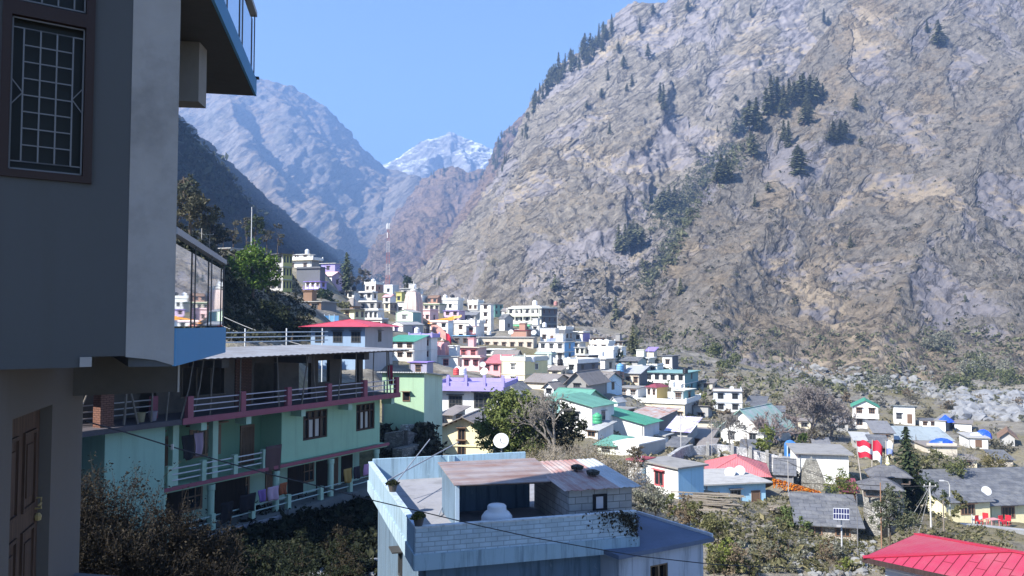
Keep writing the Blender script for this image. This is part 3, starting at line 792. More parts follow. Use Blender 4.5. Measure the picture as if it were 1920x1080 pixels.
# --- near middle
H('two storey white house with lilac roof terrace', 820, 934, 942, 727, 780, 92, 10, 'white', 'par', 'lilac', 1, 0, 0, side='lgrey', pc='lilac', ov=.8, deep=8, ph=.4, special='lilac')
H('pale yellow two storey house with rough slate gable roof', 816, 924, 930, 806, 868, 74, 12, 'lemon', 'gy', 'dusty', 2, 0, 0, side='dgrey', deep=7, rh=1.2, ov=.7, special='yellow')
H('small brown mud hut behind the slate gable roof', 833, 848, 872, 777, 790, 84, 30, 'beige', 'sf', 'dusty', 1, 0, 1, rh=.5, ov=.5)
H('house with bright red hip roof and pale blue walls', 582, 684, 712, 613, 690, 92, 12, 'shadeblue', 'hip', 'redroof', 1, 3, 1, side='lgrey', deep=9, rh=.9, wz=2.9, ov=1.0)  # dull blue front and grey side have the eave shade painted in
H('green walled annex at the end of the guesthouse', 716, 795, 800, 713, 792, 57, 10, 'annexgreen', 'sb', 'steel', 1, 0, 0, side='pgreen', deep=5, rh=.5, ov=.3, special='annex')

# --- fillers of the crowded middle
H('flat roofed white house squeezed between the cyan house and cream ochre house', 1006, 1040, 1050, 690, 706, 172, 26, 'white', 'flat', 'lgrey', 1, 2, 0, ov=.4)
H('grey shed with brown sheet roof left of the pink brick house', 1122, 1138, 1146, 700, 718, 168, 30, 'grey', 'sf', 'dusty', 1, 1, 0, rh=.6, ov=.4)
H('white house with dark terrace railing right of the lilac walled house', 1160, 1196, 1212, 728, 748, 156, 30, 'white', 'flat', 'grey', 1, 2, 0, ov=.4, balc=1)
H('long white garden room under the pale teal riverside house', 1238, 1276, 1296, 742, 758, 168, 28, 'white', 'flat', 'white', 1, 2, 1, side='pblue', ov=.5)
H('low white house with open porch below the purple side wall', 1060, 1086, 1098, 642, 656, 222, 28, 'white', 'flat', 'lgrey', 1, 2, 0, ov=.5)
H('narrow white house behind the small grey end wall house', 1078, 1096, 1106, 652, 668, 202, 30, 'pale', 'flat', 'lgrey', 1, 2, 1, ov=.3)
H('cream house with grey roof left of the red walled house', 862, 894, 904, 655, 668, 196, 22, 'cream', 'gx', 'dgrey', 1, 2, 0, rh=.7, ov=.4)
H('low white house below the long beige house', 908, 956, 966, 656, 668, 200, 14, 'white', 'flat', 'white', 1, 3, 0, ov=.3)
H('flat roofed white house right of the low maroon room', 994, 1012, 1020, 610, 626, 244, 24, 'white', 'flat', 'lgrey', 1, 1, 1, ov=.3)
H('whitewashed house under the white balustrade building', 852, 896, 905, 634, 650, 226, 18, 'white', 'flat', 'lgrey', 1, 3, 0, ov=.3)
H('tall white house between the arched gable and the balustrade', 806, 840, 850, 604, 632, 222, 18, 'white', 'flat', 'pink', 2, 2, 0, ov=.2)
H('white house with brown roof right of the turquoise painted house', 940, 958, 966, 582, 598, 272, 26, 'white', 'gx', 'dusty', 1, 1, 1, rh=.9, ov=.3)
H('white house on the skyline left of the brown roofed house', 770, 792, 800, 552, 568, 300, 20, 'white', 'flat', 'lgrey', 1, 2, 0, ov=.3)
H('grey house with flat roof below the columned porch house', 672, 706, 716, 566, 584, 222, 24, 'lgrey', 'flat', 'white', 1, 2, 1, ov=.4)
H('white house with shaded side right of the cream tower house', 744, 770, 782, 566, 590, 232, 26, 'white', 'flat', 'lgrey', 1, 2, 1, side='pink', ov=.3)
H('white house with brown door below the yellow bungalow', 684, 716, 728, 600, 622, 182, 26, 'white', 'flat', 'dusty', 1, 2, 1, side='lgrey', ov=.3)
H('white lower house under the twin terrace building', 838, 872, 880, 582, 596, 268, 20, 'white', 'flat', 'grey', 1, 2, 0, ov=.3)
H('small cream house on the slope below the purple balcony house', 566, 592, 600, 552, 566, 206, 22, 'lgrey', 'flat', 'dusty', 1, 2, 0, ov=.4)
H('pale terrace house below the white stepped house', 878, 906, 914, 582, 600, 268, 24, 'white', 'flat', 'lgrey', 1, 2, 1, ov=.3)
H('small white house in front of the hotel awning', 968, 996, 1006, 618, 632, 240, 22, 'pale', 'flat', 'white', 1, 2, 0, ov=.4)
H('grey roofed shed beside the long grey sheet roof', 1040, 1070, 1080, 712, 728, 146, 30, 'beige', 'gx', 'dusty', 1, 1, 0, rh=.9, ov=.4)
H('white house with slab roof right of the whitewashed two storey house', 1398, 1432, 1442, 762, 776, 158, 20, 'beige', 'sf', 'slate', 1, 1, 0, rh=.6, ov=.4)
H('stone sided shed with dark slate roof left of the blue sheet shed', 1640, 1676, 1684, 812, 834, 128, 12, 'beige', 'sf', 'dgrey', 1, 1, 0, deep=5, rh=1.2, wall='stone')
H('white walled yard building behind the stone wall', 1470, 1496, 1504, 868, 888, 100, 14, 'white', 'flat', 'grey', 1, 1, 0, deep=4)
H('small slate roofed room with maroon sheet beside the stone temple', 1580, 1606, 1616, 922, 940, 80, 16, 'brown', 'sf', 'maroon', 1, 0, 0, deep=3, rh=.6)
H('white outhouse with sky blue door below the ladder', 1178, 1204, 1212, 866, 900, 69, 40, 'white', 'flat', 'maroon', 1, 0, 0, side='sky', ov=.15, deep=2)

H('low stone hut with slate roof beside the red white flags', 1640, 1668, 1676, 838, 856, 108, 14, 'beige', 'sf', 'slate', 1, 1, 0, deep=4, rh=.9, ov=.4, wall='stone')
H('pale grey shed by the yellow green feathery tree', 1300, 1328, 1336, 772, 786, 150, 24, 'lgrey', 'sb', 'dusty', 1, 1, 0, deep=4, ov=.4)
H('white lean-to house between the rusty roof and the tarpaulin hut', 1232, 1262, 1272, 806, 826, 122, 30, 'lgrey', 'sf', 'grey', 1, 1, 0, deep=4, rh=.6, ov=.4)
H('dim slate roofed shed under the pruned sapling', 1392, 1418, 1428, 842, 858, 112, 18, 'beige', 'sf', 'slate', 1, 0, 0, deep=4, rh=.6, ov=.4)
H('small grey house with slab roof left of the white teal roofed house', 1052, 1078, 1088, 742, 756, 122, 32, 'grey', 'sf', 'slate', 1, 1, 0, deep=5, rh=.7, ov=.5)
H('white house with brown lower storey left of the rusty roof', 1148, 1176, 1190, 768, 790, 124, 34, 'pale', 'flat', 'grey', 1, 2, 0, side='brick', ov=.4)
H('flat slate shed on the river side of the turquoise roof', 1440, 1470, 1480, 772, 784, 150, 20, 'beige', 'sf', 'slate', 1, 0, 0, deep=4, rh=.6)
H('cream wall shed with brown sheet roof right of the cream ochre house', 1028, 1052, 1062, 694, 710, 160, 30, 'cream', 'sf', 'dusty', 1, 1, 1, rh=.6, ov=.4)
H('grey slab house between striped wall and silver canopy', 1146, 1166, 1174, 684, 700, 178, 30, 'lgrey', 'flat', 'grey', 1, 1, 0, ov=.4)
H('white house with two dark windows above the riverside teal house', 1200, 1232, 1244, 686, 702, 200, 26, 'white', 'flat', 'lgrey', 1, 2, 0, ov=.3)

H('dark shed with sagging grey roof behind the rubble wall', 1296, 1330, 1342, 822, 838, 114, 26, 'brown', 'sf', 'dusty', 1, 0, 0, deep=4, rh=.8, ov=.5)
H('small stone room with slate roof right of the plain white block', 1250, 1276, 1286, 838, 856, 102, 30, 'grey', 'sf', 'slate', 1, 0, 0, deep=3.5, rh=.6, ov=.4, wall='stone')
H('low white house with sheet roof left of the large green edge house', 1096, 1122, 1132, 806, 826, 104, 36, 'white', 'sf', 'steel', 1, 1, 0, deep=4, rh=.6, ov=.4)
H('white porch room beside the cream brown shuttered cottage', 1742, 1768, 1774, 932, 962, 86, 10, 'beige', 'flat', 'slate', 1, 1, 0, deep=3, ov=.4, wall='stone')

H('low stone shed with brown roof under the broad leafless tree', 1528, 1556, 1566, 838, 852, 116, 16, 'brown', 'sf', 'dgrey', 1, 0, 0, deep=4, rh=.7, wall='stone')
H('small white house glimpsed behind the broad leafless crown', 1496, 1520, 1528, 790, 806, 150, 20, 'cream', 'flat', 'dusty', 1, 1, 0, deep=4, ov=.3)
H('grey hut with lean-to roof left of the green gable house', 1566, 1590, 1598, 792, 808, 154, 20, 'lgrey', 'sf', 'dusty', 1, 1, 0, deep=4, rh=.6, ov=.4)
H('low shed with corrugated roof between the slate roofed huts', 1604, 1634, 1642, 826, 840, 122, 14, 'lgrey', 'sf', 'steel', 1, 0, 0, deep=4, rh=.6, ov=.4)
H('cream house with flat roof right of the small stone hut', 1802, 1832, 1840, 862, 880, 116, 12, 'cream', 'flat', 'dusty', 1, 1, 0, deep=4, ov=.4)
H('grey stone hut at far right under the ochre bush', 1868, 1900, 1908, 862, 880, 118, 12, 'beige', 'sf', 'slate', 1, 0, 0, deep=4, rh=.7, wall='stone')
H('white block house above the white and sky blue house', 1216, 1246, 1256, 818, 836, 110, 32, 'white', 'flat', 'lgrey', 1, 1, 1, deep=4, ov=.3)
H('brown timber hut right of the crumpled tarpaulin hut', 1312, 1336, 1344, 836, 850, 110, 24, 'brown', 'sf', 'dusty', 1, 1, 0, deep=3, rh=.5, ov=.4)
H('pale house with teal roof edge left of the plain white block', 1120, 1152, 1162, 836, 856, 94, 36, 'pale', 'sf', 'tealroof', 1, 1, 0, deep=4, rh=.5, ov=.4)
H('white cottage with slab roof below the hut by the boulders', 1262, 1288, 1296, 700, 714, 206, 26, 'white', 'flat', 'grey', 1, 1, 0, ov=.4)
H('small beige house with brown roof right of the riverside teal house', 1312, 1336, 1344, 718, 732, 196, 24, 'beige', 'sf', 'dusty', 1, 1, 0, rh=.5, ov=.4)
H('white hut with slate roof right of the turquoise roofed house', 1506, 1526, 1534, 862, 876, 104, 14, 'lgrey', 'sf', 'slate', 1, 0, 0, deep=3, rh=.5)

# feet of the houses shape the ground
for h in HS:
    c = P(h['xm'], h['yb'], h['Y'])
    zt = P(h['xm'], h['yt'], h['Y']).z
    th = h['th']
    def tx(px, py=None):
        r = ray(px, h['yb']); return r.x / r.y
    k = tx(h['xl'])
    wd = (k * c.y - c.x) / (-math.cos(th) - k * math.sin(th))
    if abs(th) > R(17) and th > 0:
        k = tx(h['xr'])
        ln = (k * c.y - c.x) / (math.sin(th) - k * math.cos(th))
        ln = max(2.0, min(abs(ln), 16)) if ln > 0 else 6.0
    else: ln = 6.0
    ln = h.get('deep', ln)
    h.update(c=c, w=wd, l=ln, h=zt - c.z)
    e = Vector((-math.cos(th), math.sin(th), 0)); f = Vector((math.sin(th), math.cos(th), 0))
    for a, b in (((0, 0), (1, 0)) if h.get('special') == 'annex' else ((0, 0), (1, 0), (0, 1), (.5, .3))):
        q = c + e * wd * a + f * ln * b
        GC.append((q.x, q.y, c.z))

# ------------------------------------------------------------------ the ground: one sheet through all the control points, out to the horizon
gc = np.array(GC)
gu, gv = np.arctan2(gc[:, 0], gc[:, 1]), np.log(np.maximum(np.hypot(gc[:, 0], gc[:, 1]), 1.0))
def ground_z(x, y):
    x, y = np.asarray(x, float), np.asarray(y, float)
    u, v = np.arctan2(x, y), np.log(np.maximum(np.hypot(x, y), 1.0))
    num = 0; den = 0
    for i in range(len(gc)):
        du = np.abs(u - gu[i]); du = np.minimum(du, 2 * np.pi - du)
        wgt = 1.0 / ((du * 1.6) ** 2 + ((v - gv[i]) * 1.0) ** 2 + 2e-4) ** 1.7
        num = num + wgt * gc[i, 2]; den = den + wgt
    return num / den
na, nr = 520, 420
az = np.concatenate([np.linspace(-math.pi, -R(48), 60, endpoint=False), np.linspace(-R(48), R(48), na), np.linspace(R(48), math.pi, 61)[1:]])
rr = np.concatenate([np.geomspace(2.0, 900, nr), np.geomspace(1000, 9500, 12)])
A, RR = np.meshgrid(az, rr)
X, Y = RR * np.sin(A), RR * np.cos(A)
Z = ground_z(X, Y)
q = np.stack([X, Y, np.zeros_like(X)], -1)
amp = np.clip(RR / 60, 0.25, 1.6)
Z = Z + 0.30 * amp * fbm(q / 7.0, 5) + 0.10 * fbm(q / 1.3, 3)
Z[RR > 950] = np.minimum(Z[RR > 950], -5) - 20
gp = np.stack([X, Y, Z], -1)

def ground_mat():
    n = NB('ground')
    v = n.obj()
    big = n.noise(v, 0.035, 5, 0.6)
    mid = n.noise(v, 0.25, 6, 0.65)
    fine = n.noise(v, 2.2, 6, 0.7)
    c = n.ramp(mid, [(0.3, (0.11, 0.10, 0.085)), (0.5, (0.23, 0.21, 0.175)), (0.68, (0.36, 0.335, 0.30))])
    gr = n.mix(fine, (0.10, 0.10, 0.05), (0.27, 0.22, 0.13))
    c = n.mix(n.ramp(n.math('ADD', n.math('MULTIPLY', big, .7), n.math('MULTIPLY', mid, .5)), [(0.55, 0.0), (0.68, 1.0)]), c, gr)
    c = n.mix(n.ramp(fine, [(0.3, 0.6), (0.5, 0.0)]), c, (0.06, 0.055, 0.045))
    n.col(c).rough(0.95)
    n.b.inputs['Specular IOR Level'].default_value = 0.1
    n.bump(n.math('ADD', fine, mid), 0.9, 0.25)
    return n.m
me, quads = grid_mesh('ground', gp, ground_mat())
ground = mobj('ground', me)
tag(ground, kind='structure')
SURF.append((ground, BVHTree.FromPolygons([tuple(x) for x in gp.reshape(-1, 3)], [tuple(x) for x in quads.tolist()])))
GT = SURF[-1][1]
def gz(x, y):
    h = GT.ray_cast(Vector((x, y, 500)), Vector((0, 0, -1)))
    return h[0].z if h[0] is not None else -10.0

# air of the valley: one closed box of thin even haze round everything
mb = MB().box(-4300, 3600, -1200, 9600, -75, 1130)
hz = bpy.data.materials.new('valley_air')
hz.use_nodes = True
ht = hz.node_tree
ht.nodes.remove(ht.nodes['Principled BSDF'])
pv = ht.nodes.new('ShaderNodeVolumePrincipled')
pv.inputs['Color'].default_value = (0.29, 0.50, 0.97, 1)
pv.inputs['Density'].default_value = 3.1e-4
pv.inputs['Anisotropy'].default_value = 0.1
ht.links.new(pv.outputs[0], ht.nodes['Material Output'].inputs['Volume'])
hz.cycles.homogeneous_volume = True
haze = mb.build('haze', hz)
tag(haze, kind='stuff')
# ------------------------------------------------------------------ house builder
def win_unit(nx, nz, bar=.05):
    m = MB()
    f = .09
    m.box(-.5, -.5 + f, -.05, .012, 0, 1); m.box(.5 - f, .5, -.05, .012, 0, 1)
    m.box(-.5 + f, .5 - f, -.048, .012, 0, f); m.box(-.5 + f, .5 - f, -.048, .012, 1 - f, 1)
    for i in range(1, nx):
        x = -.5 + i / nx
        m.box(x - bar / 2, x + bar / 2, -.044, .012, f, 1 - f)
    m.box(-.62, .62, -.34, .01, 1.06, 1.11)
    for k in range(1, nz):
        z = k / nz
        m.box(-.5 + f, .5 - f, -.040, .011, z - bar / 2, z + bar / 2)
    return m
WU = {k: win_unit(*k) for k in ((1, 1), (2, 1), (3, 2), (4, 1), (4, 3))}
pane_m = MB().box(-.42, .42, -.022, .008, .08, .92).mesh('pane', glass_dark())
dark_pane = MB().box(-.42, .42, -.022, .008, .08, .92).mesh('pane', flat((.012, .012, .014), .5))
_wm = {}
def window(parent, x, y, z, wd, ht, side=0, style=(2, 1), col='brown', glass=True):
    key = (style, col)
    if key not in _wm: _wm[key] = WU[style].mesh('window', paint(K[col]))
    o = mobj('window', _wm[key], parent, (x, y, z))
    o.scale = (wd, 1, ht)
    if side: o.rotation_euler = (0, 0, R(90))
    mobj('pane', pane_m if glass else dark_pane, o)
    return o
door_me = {}
def door(parent, x, y, z, wd=.9, ht=2.0, side=0, col='brown'):
    if col not in door_me:
        m = MB().box(-.5, -.42, -.06, .012, 0, 1).box(.42, .5, -.06, .012, 0, 1).box(-.42, .42, -.058, .012, .95, 1)
        door_me[col] = (m.mesh('door', paint(K[col])), MB().box(-.42, .42, -.03, .01, .0, .95).box(-.32, .32, -.045, -.03, .1, .42).box(-.32, .32, -.045, -.03, .52, .86).mesh('door_panel', wood(sc3(K[col], .8))))
    o = mobj('door', door_me[col][0], parent, (x, y, z))
    o.scale = (wd, 1, ht)
    if side: o.rotation_euler = (0, 0, R(90))
    mobj('door_panel', door_me[col][1], o)
    return o

def roof_mesh(kind, w, l, h, rh, ov, mat_i=0):
    m = MB()
    t = .07
    if kind == 'flat' or kind == 'par':
        m.box(-w - ov, ov, -ov, l + (ov if ov < .5 else .3), h, h + .14)
    elif kind == 'gx':
        y = l / 2; o2 = ov; s = rh / y
        m.sheet((-w - ov, -o2, h - o2 * s), (ov, -o2, h - o2 * s), (ov, y, h + rh), (-w - ov, y, h + rh), t)
        m.sheet((ov, l + o2, h - o2 * s), (-w - ov, l + o2, h - o2 * s), (-w - ov, y + .01, h + rh - .01), (ov, y + .01, h + rh - .01), t)
        m.bar((-w - ov, y, h + rh + .01), (ov, y, h + rh + .01), .22, .05)
    elif kind == 'gy':
        x = w / 2; s = rh / x
        m.sheet((-w - ov, l + ov, h - ov * s), (-w - ov, -ov, h - ov * s), (-x, -ov, h + rh), (-x, l + ov, h + rh), t)
        m.sheet((ov, -ov, h - ov * s), (ov, l + ov, h - ov * s), (-x + .01, l + ov, h + rh - .01), (-x + .01, -ov, h + rh - .01), t)
        m.bar((-x, -ov, h + rh + .01), (-x, l + ov, h + rh + .01), .22, .05)
    elif kind in ('sf', 'sb'):
        a, b = (h, h + rh) if kind == 'sf' else (h + rh, h)
        s = (b - a) / l
        m.sheet((-w - ov, -ov, a - s * ov + t), (ov, -ov, a - s * ov + t), (ov, l + ov, b + s * ov + t), (-w - ov, l + ov, b + s * ov + t), t)
    elif kind in ('sr', 'sl'):
        a, b = (h + rh, h) if kind == 'sr' else (h, h + rh)
        s = (b - a) / w
        m.sheet((-w - ov, -ov, a - s * ov + t), (ov, -ov, b + s * ov + t), (ov, l + ov, b + s * ov + t), (-w - ov, l + ov, a - s * ov + t), t)
    elif kind == 'hip':
        W = w + 2 * ov; Lh = l + 2 * ov
        z0, z1 = h + .02, h + rh
        A, B, C, D = (-w - ov, -ov, z0), (ov, -ov, z0), (ov, l + ov, z0), (-w - ov, l + ov, z0)
        if W > Lh:
            r1, r2 = (-w - ov + Lh / 2, l / 2, z1), (ov - Lh / 2, l / 2, z1)
            m.add([A, B, C, D, r1, r2], [(0, 1, 5, 4), (1, 2, 5), (2, 3, 4, 5), (3, 0, 4), (3, 2, 1, 0)])
            rid = [(A, r1), (B, r2), (C, r2), (D, r1), (r1, r2)]
        else:
            r1, r2 = (-w / 2, -ov + W / 2, z1), (-w / 2, l + ov - W / 2, z1)
            m.add([A, B, C, D, r1, r2], [(0, 1, 4), (1, 2, 5, 4), (2, 3, 5), (3, 0, 4, 5), (3, 2, 1, 0)])
            rid = [(A, r1), (B, r1), (C, r2), (D, r2), (r1, r2)]
        for p, q2 in rid: m.bar(p, q2, .24, .06)
    return m

def railing(m, a, b, z, ht=.9, n=None, solid=False, mi=0):
    a, b = Vector((*a, 0)), Vector((*b, 0))
    d = b - a
    n = n or max(1, int(d.length / 1.6))
    for i in range(n + 1):
        p = a + d * i / n
        m.box(p.x - .06, p.x + .06, p.y - .06, p.y + .06, z, z + ht, mi)
    for zz in ((.3, .6, .88) if not solid else ()):
        m.bar(a + Vector((0, 0, z + zz)), b + Vector((0, 0, z + zz)), .04, .04, mi)
    if solid: m.bar(a + Vector((0, 0, z + .36)), b + Vector((0, 0, z + .36)), .09, .7, mi)

ROOT = {}
def build_house(h):
    lab = h['label']
    wd, ln, ht = h['w'], h['l'], h['h']
    r = random.Random(lab)
    nm = 'hotel' if 'hotel' in lab else ('shed' if 'shed' in lab else ('hut' if ' hut' in lab else 'house'))
    root = empty(nm, h['c'], -h['th'], lab, nm)
    ROOT[lab] = (root, h)
    kind = h['roof']; rh = h.get('rh', 1.0); ov = h.get('ov', .3)
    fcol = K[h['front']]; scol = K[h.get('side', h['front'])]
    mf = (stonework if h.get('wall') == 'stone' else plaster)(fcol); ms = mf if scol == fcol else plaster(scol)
    m = MB()
    zb = -4.0
    hf = hb = ht
    hl = hr = ht
    tops = {(-1, 0): ht, (0, 0): ht, (0, 1): ht, (-1, 1): ht}
    if kind == 'sf': tops[(-1, 1)] = tops[(0, 1)] = ht + rh
    if kind == 'sb': tops[(-1, 0)] = tops[(0, 0)] = ht + rh
    if kind == 'sr': tops[(-1, 0)] = tops[(-1, 1)] = ht + rh
    if kind == 'sl': tops[(0, 0)] = tops[(0, 1)] = ht + rh
    a, b, c, d = (-wd, 0), (0, 0), (0, ln), (-wd, ln)
    ta, tb, tc, td = tops[(-1, 0)], tops[(0, 0)], tops[(0, 1)], tops[(-1, 1)]
    fr = [(*a, zb), (*b, zb), (*b, tb), (*a, ta)]
    rt = [(*b, zb), (*c, zb), (*c, tc), (*b, tb)]
    bk = [(*c, zb), (*d, zb), (*d, td), (*c, tc)]
    lf = [(*d, zb), (*a, zb), (*a, ta), (*d, td)]
    if kind == 'gy':
        fr.insert(3, (-wd / 2, 0, ht + rh - .08)); bk.insert(3, (-wd / 2, ln, ht + rh - .08))
    if kind == 'gx':
        rt.insert(3, (0, ln / 2, ht + rh - .08)); lf.insert(3, (-wd, ln / 2, ht + rh - .08))
    for poly, mi in ((fr, 0), (rt, 1), (bk, 1), (lf, 0)): m.add(poly, [tuple(range(len(poly)))], mi)
    m.add([(*a, ta - .03), (*b, tb - .03), (*c, tc - .03), (*d, td - .03)], [(0, 1, 2, 3)], 0)
    m.build('wall', [mf, ms], root)
    rc = K[h['rc']]
    if kind in ('flat', 'par', ): rm = concrete(rc, .45)
    elif h['rc'] == 'slate': rm = slates(rc)
    else:
        ax = 'x' if kind in ('gx', 'sf', 'sb', 'hip') else 'y'
        rust = K[h['rust']] if h.get('rust') else sc3(rc, .45)
        rm = tin(rc, rust, .62 if h.get('rust') else .3, ax)
    roof_mesh(kind, wd, ln, ht, rh, ov).build('roof', rm, root)
    if kind == 'par':
        pm = MB(); t = .12; ph = h.get('ph', .75); z = ht + .14
        o2 = ov - .03
        x0, x1, y0, y1 = -wd - o2, o2, -o2, ln + min(o2, .3)
        pm.box(x0, x1, y0, y0 + t, z, z + ph).box(x0, x1, y1 - t, y1, z, z + ph)
        pm.box(x0, x0 + t, y0 + t, y1 - t, z, z + ph).box(x1 - t, x1, y0 + t, y1 - t, z, z + ph)
        for (x, y) in ((x0, y0), (x1, y0), (x1, y1), (x0, y1), ((x0 + x1) / 2, y0)):
            pm.box(x - .1, x + .16, y - .1, y + .16, z, z + ph + .25)
        pm.build('parapet', plaster(K[h.get('pc', 'white')]), root)
    if kind == 'flat' and wd > 3 and h['Y'] > 110 and 'lilac' not in lab and r.random() < .75:
        z = ht + .14; k = r.random()
        if k < .45 and ln > 3:
            a_ = r.uniform(.2, .6) * wd; s_ = r.uniform(1.3, 2.2)
            MB().box(-a_ - s_, -a_, ln * .45, ln * .45 + 1.8, z, z + 1.9).box(-a_ - s_ - .2, -a_ + .2, ln * .45 - .2, ln * .45 + 2.0, z + 1.9, z + 2.02).build('stair_room', mf, root)
        elif k < .8:
            t_ = .1
            MB().box(-wd, 0, 0, t_, z, z + .35).box(-t_, 0, t_, ln, z, z + .35).build('roof_kerb', mf, root)
        for (x, y) in ((-.15, .15), (-wd + .15, .15), (-.15, ln - .2), (-wd + .15, ln - .2)):
            if r.random() < .5:
                rb = MB()
                for q_ in ((0, 0), (.12, 0), (0, .12)): rb.bar((x + q_[0], y + q_[1], z), (x + q_[0] + r.uniform(-.06, .06), y + q_[1], z + r.uniform(.6, 1.1)), .03, .03)
                rb.build('rebar', flat((.10, .07, .05)), root)
    if r.random() < .6:
        x = -wd * r.choice([.03, .97]); MB().bar((x, -.06, 0), (x, -.06, ht - .05), .08, .08).build('drain_pipe', paint((.3, .3, .3)), root)
    ns = h['ns']; sh = ht / ns
    if ns > 1:
        bm = MB()
        for k in range(1, ns):
            bm.box(-wd - .12, .12, -.12, ln, sh * k - .09, sh * k + .05)
        bm.build('floor_band', plaster(sc3(fcol, .9)), root)
    sp = h.get('special')
    wf = h.get('wf', r.choice(['brown', 'brown', 'dark', 'dgrey']))
    wscale = 1.35 if h.get('big') else 1.0
    dn = h.get('door', 0)
    for k in range(ns):
        z = h.get('wz', sh * k + min(.95, sh * .33))
        wh = min(1.25, sh * .5)
        n = h['nf']
        if n and not (sp in ('hotel',)):
            tot = n + (dn if k == 0 else 0)
            for i in range(tot):
                x = -wd * (i + .5) / tot
                ww = min(1.15 * wscale, wd / tot * .55)
                if k == 0 and dn and i % 2 == 0 and i // 2 < dn: door(root, x, -.001, .02, min(.95, ww * 1.3), min(2.0, sh * .8), 0, 'brown')
                else: window(root, x, -.001, z, ww, wh * (1.05 if wscale > 1 else 1), 0, r.choice([(2, 1), (3, 2)]) if not h.get('big') else (4, 1), wf)
        elif dn and k == 0:
            for i in range(dn): door(root, -wd * (i + .5) / dn, -.001, .02, .95, min(2.0, sh * .8))
        for i in range(h['nd']):
            y = ln * (i + .5) / h['nd']
            window(root, .001, y, z, min(1.0, ln / h['nd'] * .5), wh, 1, (2, 1), wf)
    if h.get('balc') and ns > 0:
        bm = MB()
        k = ns - 1
        z = sh * k if ns > 1 else .3
        dpt = .9
        bm.box(-wd - .05, .15, -dpt, -.125, z - .1, z + .02)
        railing(bm, (-wd, -dpt + .07), (.08, -dpt + .07), z + .02, .85)
        bm.build('balcony', plaster(K['purple'] if 'purple' in lab else (K['red'] if 'red railing' in lab else K['white'])), root)
    if sp == 'hotel':
        bm = MB()                                      # upper gallery: solid parapets with dark bays behind
        for k in (1, 2):
            z = sh * k
            bm.box(-wd - .4, .02, -1.3, -.13, z - .1, z + .05)
            bm.box(-wd - .4, -.0, -1.3, -1.18, z + .05, z + .95)
            bm.box(-wd - .4, -wd - .28, -1.18, -.13, z + .05, z + .95)
            for i in range(5):
                x = -wd + .3 + i * (wd - .5) / 4
                bm.box(x - .14, x + .14, -1.17, -.9, z + .05, z + sh - .15)
        bm.build('gallery', plaster(K['pale']), root)
        for k in range(3):
            for i in range(6):
                x = -wd * (i + .5) / 6
                if k == 0: window(root, x, -.001, .5, 1.0, 1.7, 0, (2, 1), 'green', False)
                elif i % 3 == 1: door(root, x, -.001, sh * k + .06, .9, 2.0, 0, 'dgrey')
                else: window(root, x, -.001, sh * k + .9, 1.1, 1.3, 0, (2, 1), 'dgrey', False)
        aw = MB().sheet((-wd * .85, -2.2, sh - .75), (-wd * .25, -2.2, sh - .75), (-wd * .25, -1.25, sh - .25), (-wd * .85, -1.25, sh - .25), .05)
        for i in range(5): aw.box(-wd * .85 + i * wd * .148, -wd * .85 + i * wd * .148 + .06, -2.18, -2.12, 0, sh - .78)
        aw.build('awning', paint(K['green']), root)
        sg = MB().box(-wd * .47, -wd * .28, -1.34, -1.302, sh + .3, sh + .75)
        s_ = sg.build('sign_board', paint(K['lgrey']), root)
        MB().box(-wd * .95, -wd * .1, 1.0, ln * .7, ht + .14, ht + .9).build('roof_room', plaster(K['white']), root)
    if sp == 'lilac':
        for x0, wd2, hh in ((.70, 2.6, 1.4), (.24, 3.6, 1.75)):
            window(root, -wd * x0, -.001, .85, wd2 * .62, hh, 0, (4, 3), 'dark')
        for i in range(5):
            x = -wd - .7 + i * (wd + 1.4) / 4
            MB().box(x - .16, x + .16, -.92, -.62, ht + .14, ht + 1.45).build('terrace_post', plaster(K['lilac']), root)
        bm = MB().prism([(-wd - .8, -1.0), (.8, -1.0), (.8, -.8), (-wd - .8, -.8)], ht - .35, ht + .2)
        bm.build('fascia', plaster(K['lilac']), root)
        st = MB()
        for i in range(12): st.box(-wd - 3.4 + i * .24, -wd - 3.14 + i * .24, -.3, .7, i * .23 - .1, i * .23 + .05)
        st.bar((-wd - 3.4, .75, .1), (-wd - .5, .75, 2.8), .06, .2)
        st.build('stair', paint(K['dgrey']), root)
        MB().box(-wd - 1.6, -1.5, -3.8, -1.2, -4, .3).box(-wd - 1.6, -1.5, -3.8, -3.65, .3, 1.0).build('forecourt', plaster(K['cool']), root)
    if sp == 'yellow':
        window(root, -wd * .54, -.001, sh + .35, .72, 1.2, 0, (2, 1), 'brown', False)
        window(root, -wd * .54, -.001, .55, .78, 1.35, 0, (2, 1), 'brown', False)
        bm = MB()
        for i in range(7):
            for sx in (-1, 1):
                x = -wd / 2 + sx * (wd / 2 + .5) * (i + .5) / 7
                z = ht + rh - rh / (wd / 2) * abs(x + wd / 2) - .16
                bm.box(x - .04, x + .04, -.62, -.02, z - .06, z + .05)
        bm.build('rafter', wood((.16, .11, .08)), root)
    if sp == 'annex':
        window(root, -wd * .42, -.001, ht - 1.5, .55, .65, 0, (1, 1), 'brown', False)
    return root
for h in HS: build_house(h)
# ------------------------------------------------------------------ the building the picture is taken from, at the left edge
class Frame:
    """a local frame on the ground plan: x along a facade, y into the building"""
    def __init__(s, ox, oy, oz, dx, dy):
        s.o = Vector((ox, oy, oz)); s.a = math.atan2(dy, dx)
        s.c, s.s = math.cos(s.a), math.sin(s.a)
    def loc(s, wx, wy):
        x, y = wx - s.o.x, wy - s.o.y
        return (x * s.c + y * s.s, -x * s.s + y * s.c)
    def world(s, x, y, z=0.0):
        return Vector((s.o.x + x * s.c - y * s.s, s.o.y + x * s.s + y * s.c, s.o.z + z))
    def root(s, name, label, cat):
        return empty(name, s.o, s.a, label, cat)

